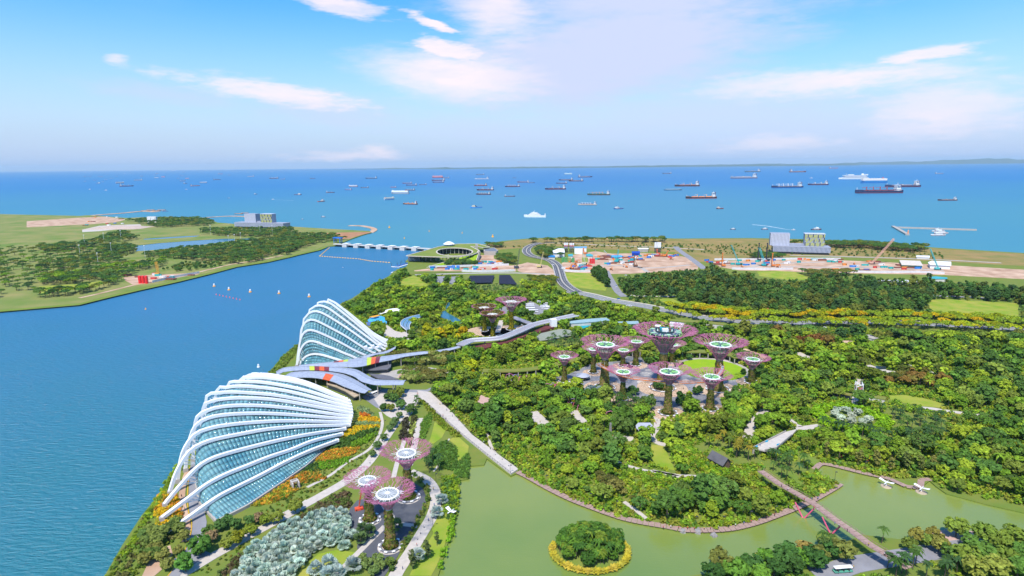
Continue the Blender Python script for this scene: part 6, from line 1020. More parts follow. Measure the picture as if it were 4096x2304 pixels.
def trunk_mesh(h, r, limbs, spread, seed, bend=.3):
    r_ = random.Random(seed); mb = MB(); b = (r_.uniform(-bend, bend), r_.uniform(-bend, bend)); mb.pipe([(0, 0, -.3), (b[0] * .5, b[1] * .5, h * .5), (b[0], b[1], h)], r, 7, r * .65)
    for k in range(limbs): a = 2 * PI * k / limbs + r_.uniform(-.3, .3); mb.pipe([(b[0], b[1], h * .92), (b[0] + spread * .5 * math.cos(a), b[1] + spread * .5 * math.sin(a), h + spread * .55), (b[0] + spread * math.cos(a), b[1] + spread * math.sin(a), h + spread * .8)], r * .5, 5, r * .18)
    return mb
KIND = {}
def reg_kind(k, crowns, trunks): KIND[k] = dict(np=crowns, mesh=[npmesh('crown', V, Q, LEAF) for V, Q in crowns], tm=[t_.mesh('trunk', bark) for t_ in trunks], tnp=[(np.array(t_.v), t_.f) for t_ in trunks])
reg_kind('broad', [crown_np('broad', s, 34, 18, .74) for s in range(5)], [trunk_mesh(4.3, .3, 4, 2.4, s) for s in range(5)])
reg_kind('tall', [crown_np('tall', s + 20, 40, 17, .88) for s in range(4)], [trunk_mesh(6., .42, 4, 3., s) for s in range(4)])
reg_kind('umbrella', [crown_np('umbrella', s + 40, 44, 14, .62) for s in range(4)], [trunk_mesh(5., .38, 6, 4.2, s) for s in range(4)])
reg_kind('column', [crown_np('column', s + 60, 22, 12, .42) for s in range(3)], [trunk_mesh(4.5, .2, 3, .9, s) for s in range(3)])
reg_kind('palm', [palm_np(s) for s in range(4)], [trunk_mesh(8., .22, 0, 0, s, .6) for s in range(4)])
reg_kind('silver', [palm_np(s + 9, 26, 3.4, 3.3, .3, True) for s in range(3)], [trunk_mesh(3.3, .3, 0, 0, s, .2) for s in range(3)])
BUSH = [crown_np('bush', s + 80, 6, 8, .42) for s in range(5)]
FARC = {k: [crown_np(k, s + 100, 16, 8, 1.15) for s in range(3)] for k in ('broad', 'tall', 'umbrella')}
KX = None
def tree(kind, name, label, cat, group, x, y, sc, tint, z=2.):
    K = KIND[kind]; i = random.randrange(len(K['mesh'])); T = link(name, None, None, (x, y, z), random.uniform(0, 6.28), (sc * random.uniform(.9, 1.1), sc * random.uniform(.9, 1.1), sc), None, label, cat, group)
    link('trunk', K['tm'][i], T); f = random.uniform(.8, 1.2); link('crown', K['mesh'][i], T, color=(tint[0] * f * random.uniform(.94, 1.06), tint[1] * f, tint[2] * f)); return T
def merged(name, items, label=None):                    # one mass of plants: (crown arrays, x, y, z, scale, tint)
    VV = []; QQ = []; TT = []; o = 0
    for (V, Q), x, y, z, sc, tint in items:
        a = random.uniform(0, 6.28); c_, s_ = math.cos(a) * sc, math.sin(a) * sc; v = np.c_[V[:, 0] * c_ - V[:, 1] * s_ + x, V[:, 0] * s_ + V[:, 1] * c_ + y, V[:, 2] * sc + z]
        VV.append(v); QQ.append(Q + o); o += len(V); TT.append(np.tile(np.array(tint) * random.uniform(.75, 1.25), (len(V), 1)))
    ob = link(name, npmesh(name, np.concatenate(VV), np.concatenate(QQ), LEAFT, np.concatenate(TT))); ob['kind'] = 'stuff'
    if label: ob['label'] = label
    return ob
KB = [(np.array([q[:2] for q in p]), np.min([q[:2] for q in p], 0), np.max([q[:2] for q in p], 0)) for p in KEEP]
NB = [(np.array([q[:2] for q in p]), np.min([q[:2] for q in p], 0), np.max([q[:2] for q in p], 0)) for p in NOBASE]
def hit(lst, X, Y):
    r = np.zeros(len(X), bool)
    for p, lo, hi in lst:
        m = (X >= lo[0]) & (X <= hi[0]) & (Y >= lo[1]) & (Y <= hi[1]) & ~r
        if m.any(): idx = np.where(m)[0]; r[idx] |= inside(p, X[idx], Y[idx])
    return r
def free(X, Y, hgt, rad, fr=(.0, .45, .8)):
    ok = ~hit(NB, X, Y); 
    for f in fr: k = H / (H - hgt * f); ok &= ~hit(KB, X * k, Y * k)
    for dx, dy in ((rad, 0), (-rad, 0), (0, rad), (0, -rad)): ok &= ~hit(KB, X + dx, Y + dy) & ~hit(NB, X + dx, Y + dy)
    return ok
def scatter(poly, sp_, jit=.42):
    p = np.array([q[:2] for q in poly]); lo, hi = p.min(0), p.max(0); gx = np.arange(lo[0], hi[0], sp_); gy = np.arange(lo[1], hi[1], sp_ * .87); X, Y = np.meshgrid(gx, gy); X = X + (np.arange(len(gy)) % 2)[:, None] * sp_ / 2
    X = (X + rng.uniform(-jit, jit, X.shape) * sp_).ravel(); Y = (Y + rng.uniform(-jit, jit, Y.shape) * sp_).ravel(); m = inside(poly, X, Y) & (Y > 150); return X[m], Y[m]
def vis(X, Y):                                          # only ground the view takes in
    k = Y * math.cos(TH) + H * math.sin(TH); return np.abs(X / k) < .9
GRN = [(0.173, 0.301, 0.0289), (0.235, 0.373, 0.0347), (0.117, 0.23, 0.0347), (0.313, 0.401, 0.0347), (0.219, 0.287, 0.0462), (0.133, 0.258, 0.0404)]
DRK = [(0.0783, 0.172, 0.0404), (0.102, 0.2, 0.0404), (0.0704, 0.143, 0.0462), (0.133, 0.222, 0.0462), (0.188, 0.215, 0.0404)]
YEL = [(.38, .43, .02), (.43, .43, .02), (.3, .39, .03), (.54, .39, .015), (.28, .37, .03), (.24, .33, .03)]
OLV = [(0.189, 0.192, 0.044), (0.243, 0.218, 0.055), (0.162, 0.166, 0.044)]
def planted(kind, poly, sp_, sc, tints, name, label, cat, group, hgt, cap=300, far=None, frac=1., fr=(.0, .3, .6, .85), rad=1.):
    X, Y = scatter(poly, sp_); m = free(X, Y, hgt * sc[1], rad, fr) & vis(X, Y) & (rng.uniform(0, 1, len(X)) < frac); X, Y = X[m], Y[m]; o = np.argsort(Y); rest = []
    for n, i in enumerate(o):
        s_ = random.uniform(*sc); tn = random.choice(tints)
        if n < cap: tree(kind, name, label, cat, group, X[i], Y[i], s_, tn)
        elif far: rest.append((random.choice(FARC[far]), X[i], Y[i], 2., s_, tn))
    return rest
FAR = []
KB.append((lambda p: (p, p.min(0), p.max(0)))(np.array([q[:2] for q in [P(x, y) for x, y in [(2600, 1238), (3000, 1266), (3400, 1272), (4200, 1306), (4200, 1345), (3780, 1325), (3400, 1316), (3100, 1308), (2760, 1282)]]])))
KB_Y = KB.pop()
def SP(pts): return [P(x, y) for x, y in pts]
# the dark wood behind the avenue, the coast row, the far park
FAR += planted('tall', SP([(2470, 1140), (2560, 1095), (2680, 1065), (2800, 1068), (2900, 1105), (3020, 1125), (3180, 1140), (3260, 1130), (3260, 1105), (3400, 1102), (3460, 1125), (3700, 1130), (3780, 1160), (4200, 1190), (4200, 1255), (3740, 1240), (3560, 1278), (3400, 1272), (3200, 1276), (3000, 1265), (2800, 1218), (2640, 1205), (2500, 1190)]), 12.5, (.8, 1.25), DRK + [(.09, .13, .03)], 'wood_tree', 'dark broadleaf tree in the dense wood behind the yellow avenue trees', 'tree', 'trees of the dark wood', 15, 300, 'tall', .92)
planted('umbrella', SP([(2700, 1232), (3000, 1258), (3400, 1264), (3780, 1276), (4200, 1300), (4200, 1345), (3780, 1325), (3400, 1316), (3100, 1308), (2900, 1298), (2760, 1282), (2600, 1238)]), 9.5, (.8, 1.1), YEL, 'avenue_tree', 'yellow green spreading tree lining the grey avenue', 'tree', 'yellow trees along the avenue', 4, 260, None, .95, (.0,), 0)
planted('umbrella', SP([(2130, 960), (2300, 956), (2480, 956), (2660, 960), (2660, 971), (2400, 970), (2130, 972)]), 11, (.9, 1.35), DRK, 'coast_tree', 'dark spreading tree in the coast row left of the dirt road', 'tree', 'coast trees on the left', 9, 60, None, .8, (0,), 0)
planted('umbrella', SP([(2680, 964), (2900, 962), (3080, 962), (3260, 966), (3480, 980), (3700, 996), (3700, 1014), (3450, 998), (3200, 984), (2900, 980), (2680, 980)]), 10.5, (.95, 1.35), DRK, 'coast_tree', 'dark spreading tree in the long coast row behind the office blocks', 'tree', 'coast trees on the right', 9, 140, None, .85, (0,), 0)
planted('umbrella', SP([(2150, 985), (2230, 975), (2260, 1000), (2250, 1035), (2170, 1035), (2140, 1010)]), 11, (.9, 1.2), DRK, 'site_tree', 'dark tree in the clump left of the striped silos', 'tree', 'clump left of the silos', 9, 40, None, .9, (0,), 0)
planted('tall', SP([(2360, 1085), (2395, 1070), (2420, 1095), (2435, 1150), (2410, 1158), (2380, 1120)]), 9, (.8, 1.1), [(.06, .13, .03), (.075, .15, .03)], 'field_tree', 'tall green tree in the line between the meadow and the side road', 'tree', 'line of trees beside the meadow', 9, 40, None, 1, (0,), 0)
planted('umbrella', SP([(2160, 1085), (2200, 1075), (2225, 1110), (2230, 1150), (2170, 1150), (2110, 1120)]), 8.5, (.6, .85), [(.16, .2, .03), (.24, .24, .02), (.1, .15, .03)], 'roadside_tree', 'yellow green tree left of the viaduct road', 'tree', 'trees left of the viaduct road', 6, 40, None, 1, (0,), 0)
for poly, lab, nm in (([('A2', 1400, 940), ('A2', 1530, 930), ('A2', 1660, 945), ('A2', 1660, 962), ('A2', 1400, 968)], 'round dark tree on the lawn below the barrage roof', 'lawn_tree'), ([('E1', 2150, 700), ('E1', 2300, 640), ('E1', 2480, 660), ('E1', 2576, 720), ('E1', 2576, 820), ('E1', 2300, 800)], 'dark tree right of the barrage beside the dirt yard', 'yard_tree'), ([('E1', 1950, 410), ('E1', 2300, 420), ('E1', 2300, 490), ('E1', 2050, 450)], 'dark tree on the shore behind the barrage', 'shore_tree'),
                      ([('E3', 560, 400), ('E3', 700, 330), ('E3', 880, 380), ('E3', 980, 420), ('E3', 700, 425)], 'dark tree in front of the long office building', 'office_tree'), ([('E3', 1000, 500), ('E3', 1200, 480), ('E3', 1500, 500), ('E3', 1650, 570), ('E3', 1300, 620), ('E3', 1100, 560)], 'olive tree in the clump between the two dirt yards', 'yard_tree')):
    planted('umbrella' if nm != 'lawn_tree' else 'broad', [G(r_, x, y) for r_, x, y in poly], 9.5, (.75, 1.05), DRK if 'olive' not in lab else OLV + DRK[:2], nm, lab, 'tree', lab[:40], 9, 40, None, 1, (0,), 0)
PARK = [([(600, 870), (900, 825), (1250, 795), (1400, 765), (1863, 730), (1863, 815), (1760, 868), (1400, 945), (1250, 940), (950, 912), (560, 890)], 'dark tree in the wide wood along the far shore', 12.5, 300), ([(680, 575), (1050, 570), (1170, 605), (1100, 630), (680, 645), (420, 590)], 'dark tree in the far belt by the inlet', 15, 60), ([(1040, 668), (1300, 660), (1800, 660), (1850, 715), (1500, 725), (1250, 715), (1050, 700)], 'dark tree below the grey block across the channel', 14, 90),
        ([(-300, 800), (70, 780), (250, 720), (400, 680), (540, 740), (300, 775), (0, 830), (-300, 860)], 'dark tree left of the golf ponds', 13, 90), ([(190, 880), (200, 820), (300, 800), (490, 800), (530, 835), (480, 860), (250, 890)], 'spreading tree on the fairway below the long pond', 13, 50), ([(-300, 960), (60, 900), (160, 880), (340, 890), (460, 915), (300, 945), (160, 940), (40, 990), (-300, 1010)], 'dark tree on the lower fairway at the left', 16, 50), ([(-300, 1040), (40, 1020), (300, 980), (500, 960), (760, 912), (720, 965), (520, 1005), (460, 1040), (300, 1130), (40, 1200), (-300, 1240)], 'green tree in the park strip left of the red tanks', 13, 110),
        ([(700, 1000), (950, 930), (1250, 950), (1200, 975), (900, 1012)], 'small tree in the nursery plot right of the orange crane', 13, 50)]
PNM = ['park_tree', 'golf_tree', 'fairway_tree', 'parkland_tree', 'pond_tree', 'belt_tree', 'spreading_tree']
for pts, lab, sp_, cap in PARK:
    FAR += planted('umbrella' if 'small' not in lab else 'broad', GL('A1', pts), sp_, (.7, 1.2) if 'small' not in lab else (.5, .8), DRK if 'green' not in lab else GRN[:3] + DRK, PNM[len(lab) % 7] if sp_ > 12.6 else 'shore_wood_tree', lab, 'tree', lab[:45], 9, cap, 'umbrella', .9, (0,), 0)
planted('umbrella', GL('A1', [(-900, 720), (300, 680), (900, 690), (1000, 730), (500, 790), (300, 900), (500, 950), (300, 1000), (40, 1130), (-900, 1280)]), 21, (.6, 1.1), DRK + GRN[:1], 'scattered_tree', 'lone tree scattered over the golf course across the channel', 'tree', 'scattered golf trees', 9, 290, None, .7, (0,), 0)
FAR += planted('umbrella', GL('A2', [(0, 715), (300, 705), (450, 705), (600, 742), (500, 757), (350, 775), (150, 845), (0, 868)]), 13, (.75, 1.1), DRK, 'headland_tree', 'dark tree in the wood left of the barrage bridge', 'tree', 'wood left of the barrage bridge', 9, 120, 'umbrella', .95, (0,), 0)
# gardens
KB.append(KB_Y)
GARDEN = GL('C3', [(60, 40), (200, 180), (370, 370), (570, 515), (730, 640), (800, 690), (920, 755), (1100, 845), (1300, 925), (1500, 995), (1680, 1030), (1900, 1065)]) + GL('C4', [(150, 1070), (400, 1085), (600, 1075), (800, 1030), (1000, 960), (1200, 880), (1400, 770), (1440, 742), (1360, 700), (1235, 640), (1300, 570), (1400, 585), (1650, 650), (1830, 685), (1980, 700), (2150, 690), (2268, 790)]) + SP([(4300, 2060), (4300, 1350), (3780, 1328), (3400, 1318), (3100, 1312), (2900, 1302), (2760, 1290), (2600, 1250), (2440, 1222), (2300, 1190), (2190, 1150), (2060, 1142), (1862, 1142), (1845, 1105), (1740, 1098), (1650, 1104), (1600, 1096), (1560, 1120), (1490, 1160), (1415, 1205), (1380, 1230), (1450, 1290), (1540, 1400), (1620, 1420), (1780, 1430)])
def reglist(lst): return [([G(r_, x, y) for x, y in pts], k) for r_, pts, k in lst]
CLR = [('C3', [(560, 400), (700, 420), (830, 500), (900, 560), (860, 600), (740, 600), (640, 540)]), ('C3', [(740, 650), (900, 690), (1050, 770), (1280, 860), (1270, 910), (1100, 840), (920, 755), (760, 680)]), ('C3', [(1080, 570), (1180, 560), (1250, 620), (1260, 700), (1160, 660)]), ('C3', [(1560, 640), (1700, 650), (1922, 720), (1922, 800), (1700, 760), (1560, 690)]), ('C3', [(1300, 880), (1480, 930), (1680, 980), (1660, 1020), (1480, 980), (1300, 920)]), ('C4', [(720, 730), (830, 730), (960, 820), (940, 900), (820, 900), (740, 820)]), ('C4', [(130, 1010), (400, 1040), (700, 1020), (700, 1050), (400, 1075), (140, 1062)]), ('C4', [(1310, 560), (1650, 625), (1950, 670), (1950, 700), (1640, 650), (1310, 575)]), ('B6', [(1690, 270), (1900, 300), (2318, 370), (2318, 500), (1900, 420), (1700, 380)]), ('B3', [(380, 860), (600, 880), (900, 880), (1200, 840), (1200, 870), (900, 905), (560, 910)]), ('B4', [(1300, 1080), (1600, 1060), (1900, 1060), (1860, 1100), (1500, 1110)]), ('C3', [(620, 0), (760, 60), (720, 100), (640, 60)]), ('B3', [(700, 940), (1000, 930), (1150, 900), (1140, 930), (900, 980), (720, 970)]), ('C4', [(260, 430), (340, 420), (480, 470), (620, 540), (800, 590), (880, 600), (720, 690), (500, 690), (340, 640), (250, 520)])]
UND = []; CP = [GL(r_, pts) for r_, pts in CLR]
for p in CP: KB.append((np.array([q[:2] for q in p]), np.min([q[:2] for q in p], 0), np.max([q[:2] for q in p], 0)))
def ellipse(c, rx, ry): return np.array([(c[0] + rx * math.cos(k * .2), c[1] + ry * math.sin(k * .2)) for k in range(32)])
e_ = ellipse(G('B6', 1330, 600), 29, 28); KB.append((e_, e_.min(0), e_.max(0)))
# palms first, where the photograph shows palm groves
PAL = [('C4', [(870, 560), (1050, 540), (1230, 640), (1080, 720), (1000, 730), (900, 690)], 5.2, .8, 'palm in the dark grove beside the foot bridge', 1.), ('C4', [(340, 450), (520, 400), (700, 450), (860, 560), (780, 610), (650, 600), (640, 500), (470, 460), (380, 500)], 6.5, .9, 'feathery palm round the dark roofed hut', 1.2), ('B6', [(1560, 600), (1700, 500), (2000, 540), (2318, 600), (2318, 760), (1900, 720), (1720, 700)], 6., .8, 'palm in the grove right of the round hedge', 1.), ('B6', [(980, 700), (1200, 720), (1500, 760), (1900, 800), (2250, 800), (2318, 830), (2250, 860), (1600, 850), (1100, 760)], 6, .95, 'palm in the row below the round hedge', 1.1),
       ('B4', [(880, 950), (1180, 920), (1330, 960), (1300, 1050), (1000, 1060)], 6, 1., 'slender palm in the clump below the grove', 1.1), ('B4', [(130, 280), (500, 230), (560, 300), (600, 420), (300, 400)], 6, .7, 'dark palm in the hollow left of the tall left supertree', 1.), ('A3', [(0, 1120), (330, 1110), (420, 1180), (150, 1200), (0, 1210)], 7, .9, 'dark palm in the belt below the black nursery nets', 1.), ('B2', [(1560, 440), (1700, 380), (1850, 380), (1900, 440), (1700, 470)], 7, .7, 'palm left of the golden supertrees', .9),
       ('B2', [(1560, 1010), (1630, 1010), (1640, 1180), (1560, 1230)], 5, .9, 'palm beside the promenade start', .9), ('C4', [(1280, 1200), (1420, 1200), (1480, 1280), (1330, 1290)], 5.5, .9, 'palm on the near bank left of the foot bridge', 1.1), ('C4', [(1640, 1140), (1800, 1170), (1960, 1200), (1900, 1280), (1760, 1250)], 6, .9, 'palm on the near bank right of the foot bridge', 1.1), ('C4', [(1700, 1360), (1900, 1340), (2200, 1380), (2400, 1440), (2200, 1520), (1750, 1449)], 6, .9, 'palm at the bottom right beside the near road', 1.1), ('C2', [(1000, 510), (1130, 500), (1150, 600), (1040, 600)], 5.5, .9, 'palm between the near supertrees and the lake lawn', 1.), ('C4', [(2000, 1060), (2160, 1050), (2160, 1120), (2010, 1130)], 7, .7, 'palm by the lake at the far right', 1.3)]
for r_, pts, sp_, frc, lab, s_ in PAL:
    poly = GL(r_, pts); planted('palm', poly, sp_, (.8 * s_, 1.15 * s_), [(.07, .14, .03), (.1, .17, .04), (.06, .12, .04)] if 'hut' not in lab else [(.16, .19, .03), (.26, .22, .03), (.12, .17, .03)], 'palm_tree', lab, 'palm', lab[:45], 8, 60, None, frc, (0,), 0); NB.append((np.array([q[:2] for q in poly]), np.min([q[:2] for q in poly], 0), np.max([q[:2] for q in poly], 0)))
X, Y = scatter(GARDEN, 7.8, .48); m = free(X, Y, 8.6, 1.2, (0., .3, .6, .9)) & vis(X, Y) & (rng.uniform(0, 1, len(X)) < .84); X, Y = X[m], Y[m]; o = np.argsort(Y); print('garden trees', len(o))
SUB = reglist([('B5', [(0, 830), (700, 860), (1500, 900), (2540, 960), (3500, 980), (3500, 1100), (1500, 1100), (600, 1100), (0, 980)], 'back'), ('B5', [(560, 1010), (900, 1060), (1280, 1120), (1250, 1160), (900, 1120), (560, 1060)], 'rust'), ('C3', [(1280, 680), (1600, 760), (1660, 920), (1500, 900), (1300, 780)], 'olive'), ('B2', [(1560, 470), (2140, 430), (2174, 520), (1700, 560)], 'yellow'), ('B2', [(1940, 800), (2174, 790), (2174, 880), (1950, 850)], 'yellow'), ('B2', [(1340, 640), (1900, 640), (1930, 780), (1560, 770), (1340, 760)], 'olive'), ('B2', [(1450, 800), (1900, 800), (1880, 900), (1560, 950), (1450, 880)], 'olive'), ('B6', [(1440, 60), (2318, 130), (2318, 280), (1700, 260)], 'rust2')])
cnt = {'shade_tree': 0}; kinds = np.empty(len(X), object); kinds[:] = 'mix'
for poly, k in SUB: kinds[inside(poly, X, Y)] = k
nz = 0; BK_ = ['broad'] * 6 + ['tall', 'umbrella', 'umbrella', 'palm']
for i in o:
    k = kinds[i]; u_ = random.random(); sc_ = random.choice((.45, .58, .7, .85, 1., 1.25)) * random.uniform(.88, 1.1); tn = random.choice(GRN)
    sx = .5 + .5 * math.sin(X[i] * .021 + 1) * math.cos(Y[i] * .017)
    if k == 'mix': tn = random.choice(GRN + [DRK[1], DRK[3]]) if sx > .35 else random.choice(GRN[:2] + [GRN[3], (.17, .22, .03)]); tn = random.choice(YEL[2:5:2]) if u_ < .04 else tn
    if k == 'back': tn = random.choice(GRN[2:] + DRK); sc_ *= 1.1
    if k == 'rust': tn = random.choice([(.26, .13, .04), (.22, .15, .04)])
    if k == 'rust2': tn = random.choice([(.26, .16, .04), (.12, .15, .03), (.2, .18, .04)])
    if k == 'olive': tn = random.choice(OLV + [(.2, .22, .06)])
    if k == 'yellow': tn = random.choice(YEL + [(.12, .18, .03)])
    if cnt['shade_tree'] < 300 + 0 * nz and k == 'mix': tree(random.choice(BK_), 'shade_tree', 'green broadleaf tree in the dense planting between the lake boardwalk and the grove', 'tree', 'broadleaf trees of the lower gardens', X[i], Y[i], sc_, tn); cnt['shade_tree'] += 1
    else:
        nm = {'back': 'hedgerow_tree', 'rust': 'rust_tree', 'rust2': 'rust_tree', 'olive': 'olive_tree', 'yellow': 'yellow_tree', 'mix': 'garden_tree'}[k]; c_ = cnt.get(nm, 0)
        lab = {'hedgerow_tree': 'green tree in the belt in front of the avenue', 'rust_tree': 'tree with rusty brown foliage at the right of the gardens', 'olive_tree': 'pale olive tree with layered foliage in the gardens', 'yellow_tree': 'yellow leaved tree beside the walkway roofs', 'garden_tree': 'green broadleaf tree in the upper gardens around the grove and golden supertrees'}[nm]
        if c_ < 300: tree(random.choice(BK_) if nm != 'olive_tree' else 'umbrella', nm, lab, 'tree', lab[:45], X[i], Y[i], sc_ * (1 if nm != 'olive_tree' else .62), tn); cnt[nm] = c_ + 1
        else: FAR.append((random.choice(FARC['broad']), X[i], Y[i], 2., sc_, tn))
print('far', len(FAR), cnt)
if FAR: merged('distant_trees', FAR, 'distant trees that close up into one canopy')
for pts in ([(1340, 665), (1500, 650), (1900, 645), (1930, 770), (1700, 760), (1500, 765), (1340, 755)], [(1460, 880), (1560, 815), (1870, 830), (1880, 900), (1720, 930), (1560, 950)]): planted('umbrella', GL('B2', pts), 6.5, (.5, .75), OLV + [(.34, .36, .1), (.16, .24, .04)], 'court_tree', 'pale olive tree in the clump by the curved terrace behind the wavy roofs', 'tree', 'olive clump by the terrace', 7, 60, None, 1, (0,), 0)
# single trees along the near paths
NEAR = [('C2', [(740, 260), (790, 200), (820, 150), (690, 340), (640, 410), (600, 470), (770, 230)], 'broad', .55, [(0.145, 0.232, 0.0725)], 'small airy tree in the row along the pale path behind the silver supertrees'), ('D1', [(1860, 640), (1620, 780), (1480, 800), (1140, 1040), (990, 1110), (1290, 930)], 'broad', .72, [(0.189, 0.246, 0.029), (0.29, 0.29, 0.029), (0.232, 0.275, 0.0435)], 'yellow green tree in the row along the path below the low glasshouse'), ('D1', [(650, 1190), (1100, 850), (1000, 800), (900, 870), (800, 1010), (750, 960), (1280, 800), (1400, 780)], 'broad', .6, [(0.087, 0.174, 0.0435), (0.29, 0.203, 0.102), (0.116, 0.203, 0.0435)], 'dark green tree at the corner of the low glasshouse'),
        ('D1', [(460, 1400), (650, 1180)], 'broad', .9, [(0.116, 0.246, 0.0435)], 'round green tree on the island in the curved road'), ('D1', [(80, 1250), (230, 1370), (370, 1180), (100, 1160), (30, 1180), (20, 1240), (440, 1010), (-40, 1300), (-60, 1200), (170, 1260)], 'broad', .6, [(0.131, 0.203, 0.0435), (0.232, 0.246, 0.058)], 'small tree in the sandy court by the channel'), ('D1', [(330, 830), (260, 900), (180, 960), (60, 960), (0, 900), (-60, 980), (100, 1060), (-30, 1080), (380, 900)], 'broad', .62, [(.13, .2, .05), (.2, .26, .06)], 'dark tree on the channel bank below the last white rib'),
        ('B2', [(1330, 1100), (1390, 1110), (1370, 1060), (1430, 1090), (1290, 1200), (1360, 1200), (1460, 1180), (1550, 1230), (1450, 1060)], 'broad', .75, [(0.102, 0.189, 0.0435), (0.203, 0.246, 0.0435)], 'tree in the paved arrival court'), ('C2', [(1130, 1200), (1040, 1290), (1060, 1310), (930, 1400), (920, 1360)], 'column', .8, [(0.131, 0.174, 0.058)], 'slender tree on the lakeside lawn'), ('C2', [(640, 1360), (665, 1400), (740, 1370), (610, 1449), (520, 1340), (560, 1390)], 'broad', .55, [(0.189, 0.261, 0.0725), (0.145, 0.217, 0.0435)], 'clipped round tree in front of the nearest silver disc supertree'),
        ('C4', [(600, 1449), (540, 1400), (690, 1440), (780, 1440), (1000, 1400), (1050, 1360), (880, 1400), (950, 1449), (1150, 1380), (1230, 1370), (1300, 1350), (1260, 1400), (1100, 1440), (840, 1480), (680, 1500), (480, 1480), (1400, 1310), (1480, 1330)], 'broad', .95, [(0.0725, 0.16, 0.0362), (0.131, 0.261, 0.0362), (0.246, 0.261, 0.058), (0.145, 0.29, 0.0362)], 'leafy tree on the near lake bank at the bottom edge'), ('C4', [(2350, 1150), (2450, 1240), (2560, 1200), (2680, 1260), (2780, 1220), (2300, 1330), (2420, 1380), (2560, 1340), (2720, 1380), (2850, 1330), (2480, 1480), (2650, 1460), (2820, 1450)], 'broad', 1., [(0.131, 0.246, 0.0435), (0.203, 0.29, 0.0435), (0.29, 0.319, 0.058)], 'leafy tree beyond the terrace at the right edge'), ('C4', [(1180, 1300), (880, 1370), (640, 1420)], 'broad', .75, [(0.406, 0.319, 0.087)], 'straw coloured tree on the near lake bank'), ('C4', [(2050, 1200), (2120, 1230), (1990, 1260), (2220, 1270), (2180, 1180)], 'broad', .8, [(0.29, 0.275, 0.058), (0.174, 0.246, 0.0435)], 'olive tree by the terrace at the right edge'),
        ('B6', [(1400, 1100), (1590, 1130), (1740, 1170), (1900, 1150), (2050, 1170), (2185, 1150), (2260, 1130), (1070, 1010), (1270, 1020)], 'column', 1.15, [(0.232, 0.232, 0.058), (0.174, 0.203, 0.0508)], 'tall narrow tree in the line along the far boardwalk'), ('C3', [(540, 270), (470, 260), (560, 230), (590, 320), (620, 260)], 'column', .5, [(0.0725, 0.16, 0.0435)], 'slim cypress beside the tiled roofs')]
for r_, pts, k, s_, tn, lab in NEAR:
    for x, y in pts: q = G(r_, x, y); tree(k, 'path_tree' if k == 'broad' else 'slender_tree', lab, 'tree', lab[:50], q[0], q[1], s_ * random.uniform(.85, 1.15), random.choice(tn))
# silver palms
SILV = GL('C1', [(900, 1500), (960, 1400), (1040, 1290), (1120, 1215), (1260, 1135), (1450, 1062), (1640, 1015), (1685, 1065), (1700, 1150), (1745, 1205), (1735, 1280), (1600, 1265), (1475, 1290), (1390, 1375), (1290, 1470), (1200, 1560)])
X, Y = scatter(SILV, 3.7); 
for x, y in zip(X, Y): tree('silver', 'silver_palm', 'silver blue fan palm in the dense clump left of the silver supertrees', 'palm', 'silver palm clump', x, y, random.uniform(.58, .85), random.choice([(.46, .56, .47), (.55, .64, .54), (.38, .5, .4)]))
for x, y in [(240, 1400), (130, 1449), (440, 1420), (320, 1480), (1130, 970), (1165, 860), (980, 1330), (230, 1500)]: q = G('C2', x, y); tree('silver', 'silver_palm', 'single silver blue fan palm on open grass', 'palm', 'single silver palms', q[0], q[1], random.uniform(.9, 1.2), (.36, .44, .4))
for x, y in [(520, 1110), (500, 1190), (575, 1130), (800, 1080)]: q = G('C2', x, y); tree('silver', 'fan_palm', 'green fan palm in the silver supertree court', 'palm', 'fan palms of the court', q[0], q[1], 1., (.12, .2, .07))
for x, y in [(640, 870), (700, 850), (750, 865), (800, 890), (720, 890), (770, 850), (670, 840)]: q = G('B4', x, y); tree('silver', 'silver_palm', 'pale blue palm in the clump below the tall left supertree', 'palm', 'pale blue palms of the grove', q[0], q[1], 1.2, (.33, .42, .4))
for x, y in [(1100, 830), (1130, 850), (1070, 860), (1600, 900), (1650, 940), (1700, 920), (1580, 960), (1680, 980), (1800, 830), (1760, 850), (1350, 770), (1380, 800), (2250, 640), (1900, 900), (1260, 520), (1320, 500), (1600, 480), (1690, 490), (520, 600), (640, 520), (1290, 540), (1560, 560)]:
    q = G('B4', x, y); tree('broad', 'grove_tree', 'round dark tree planted on the grove plaza', 'tree', 'trees on the grove plaza', q[0], q[1], random.uniform(.5, .75), random.choice([(.07, .16, .04), (.09, .19, .04)]))
# undergrowth: shrubs, beds and bank planting that nobody could count
def under(poly, sp_, sc, tints, lst=None, hgt=1.4, check=True, z=2.):
    X, Y = scatter(poly, sp_)
    if check: m = free(X, Y, hgt, .6, (0., .6)) & vis(X, Y); X, Y = X[m], Y[m]
    (UND if lst is None else lst).extend((random.choice(BUSH), x, y, z, random.uniform(*sc), random.choice(tints)) for x, y in zip(X, Y))
KB_S = KB[:]; KB[:] = [k for k in KB if not any(np.array_equal(k[0], np.array([q[:2] for q in p])) for p in CP)]
for p in CP: under(p, 2.4, (.55, 1.1), [(.2, .34, .02), (.26, .34, .03), (.15, .27, .03), (.3, .3, .05)], None, .5)
under(GARDEN, 3.5, (.8, 1.6), GRN[:4] + [(.3, .36, .03), (.22, .36, .03), (.34, .36, .05)])
under(SP([(2470, 1140), (2680, 1065), (3020, 1125), (3460, 1125), (4200, 1190), (4200, 1345), (3400, 1316), (2700, 1270), (2500, 1190)]), 9, (1.5, 2.6), DRK)
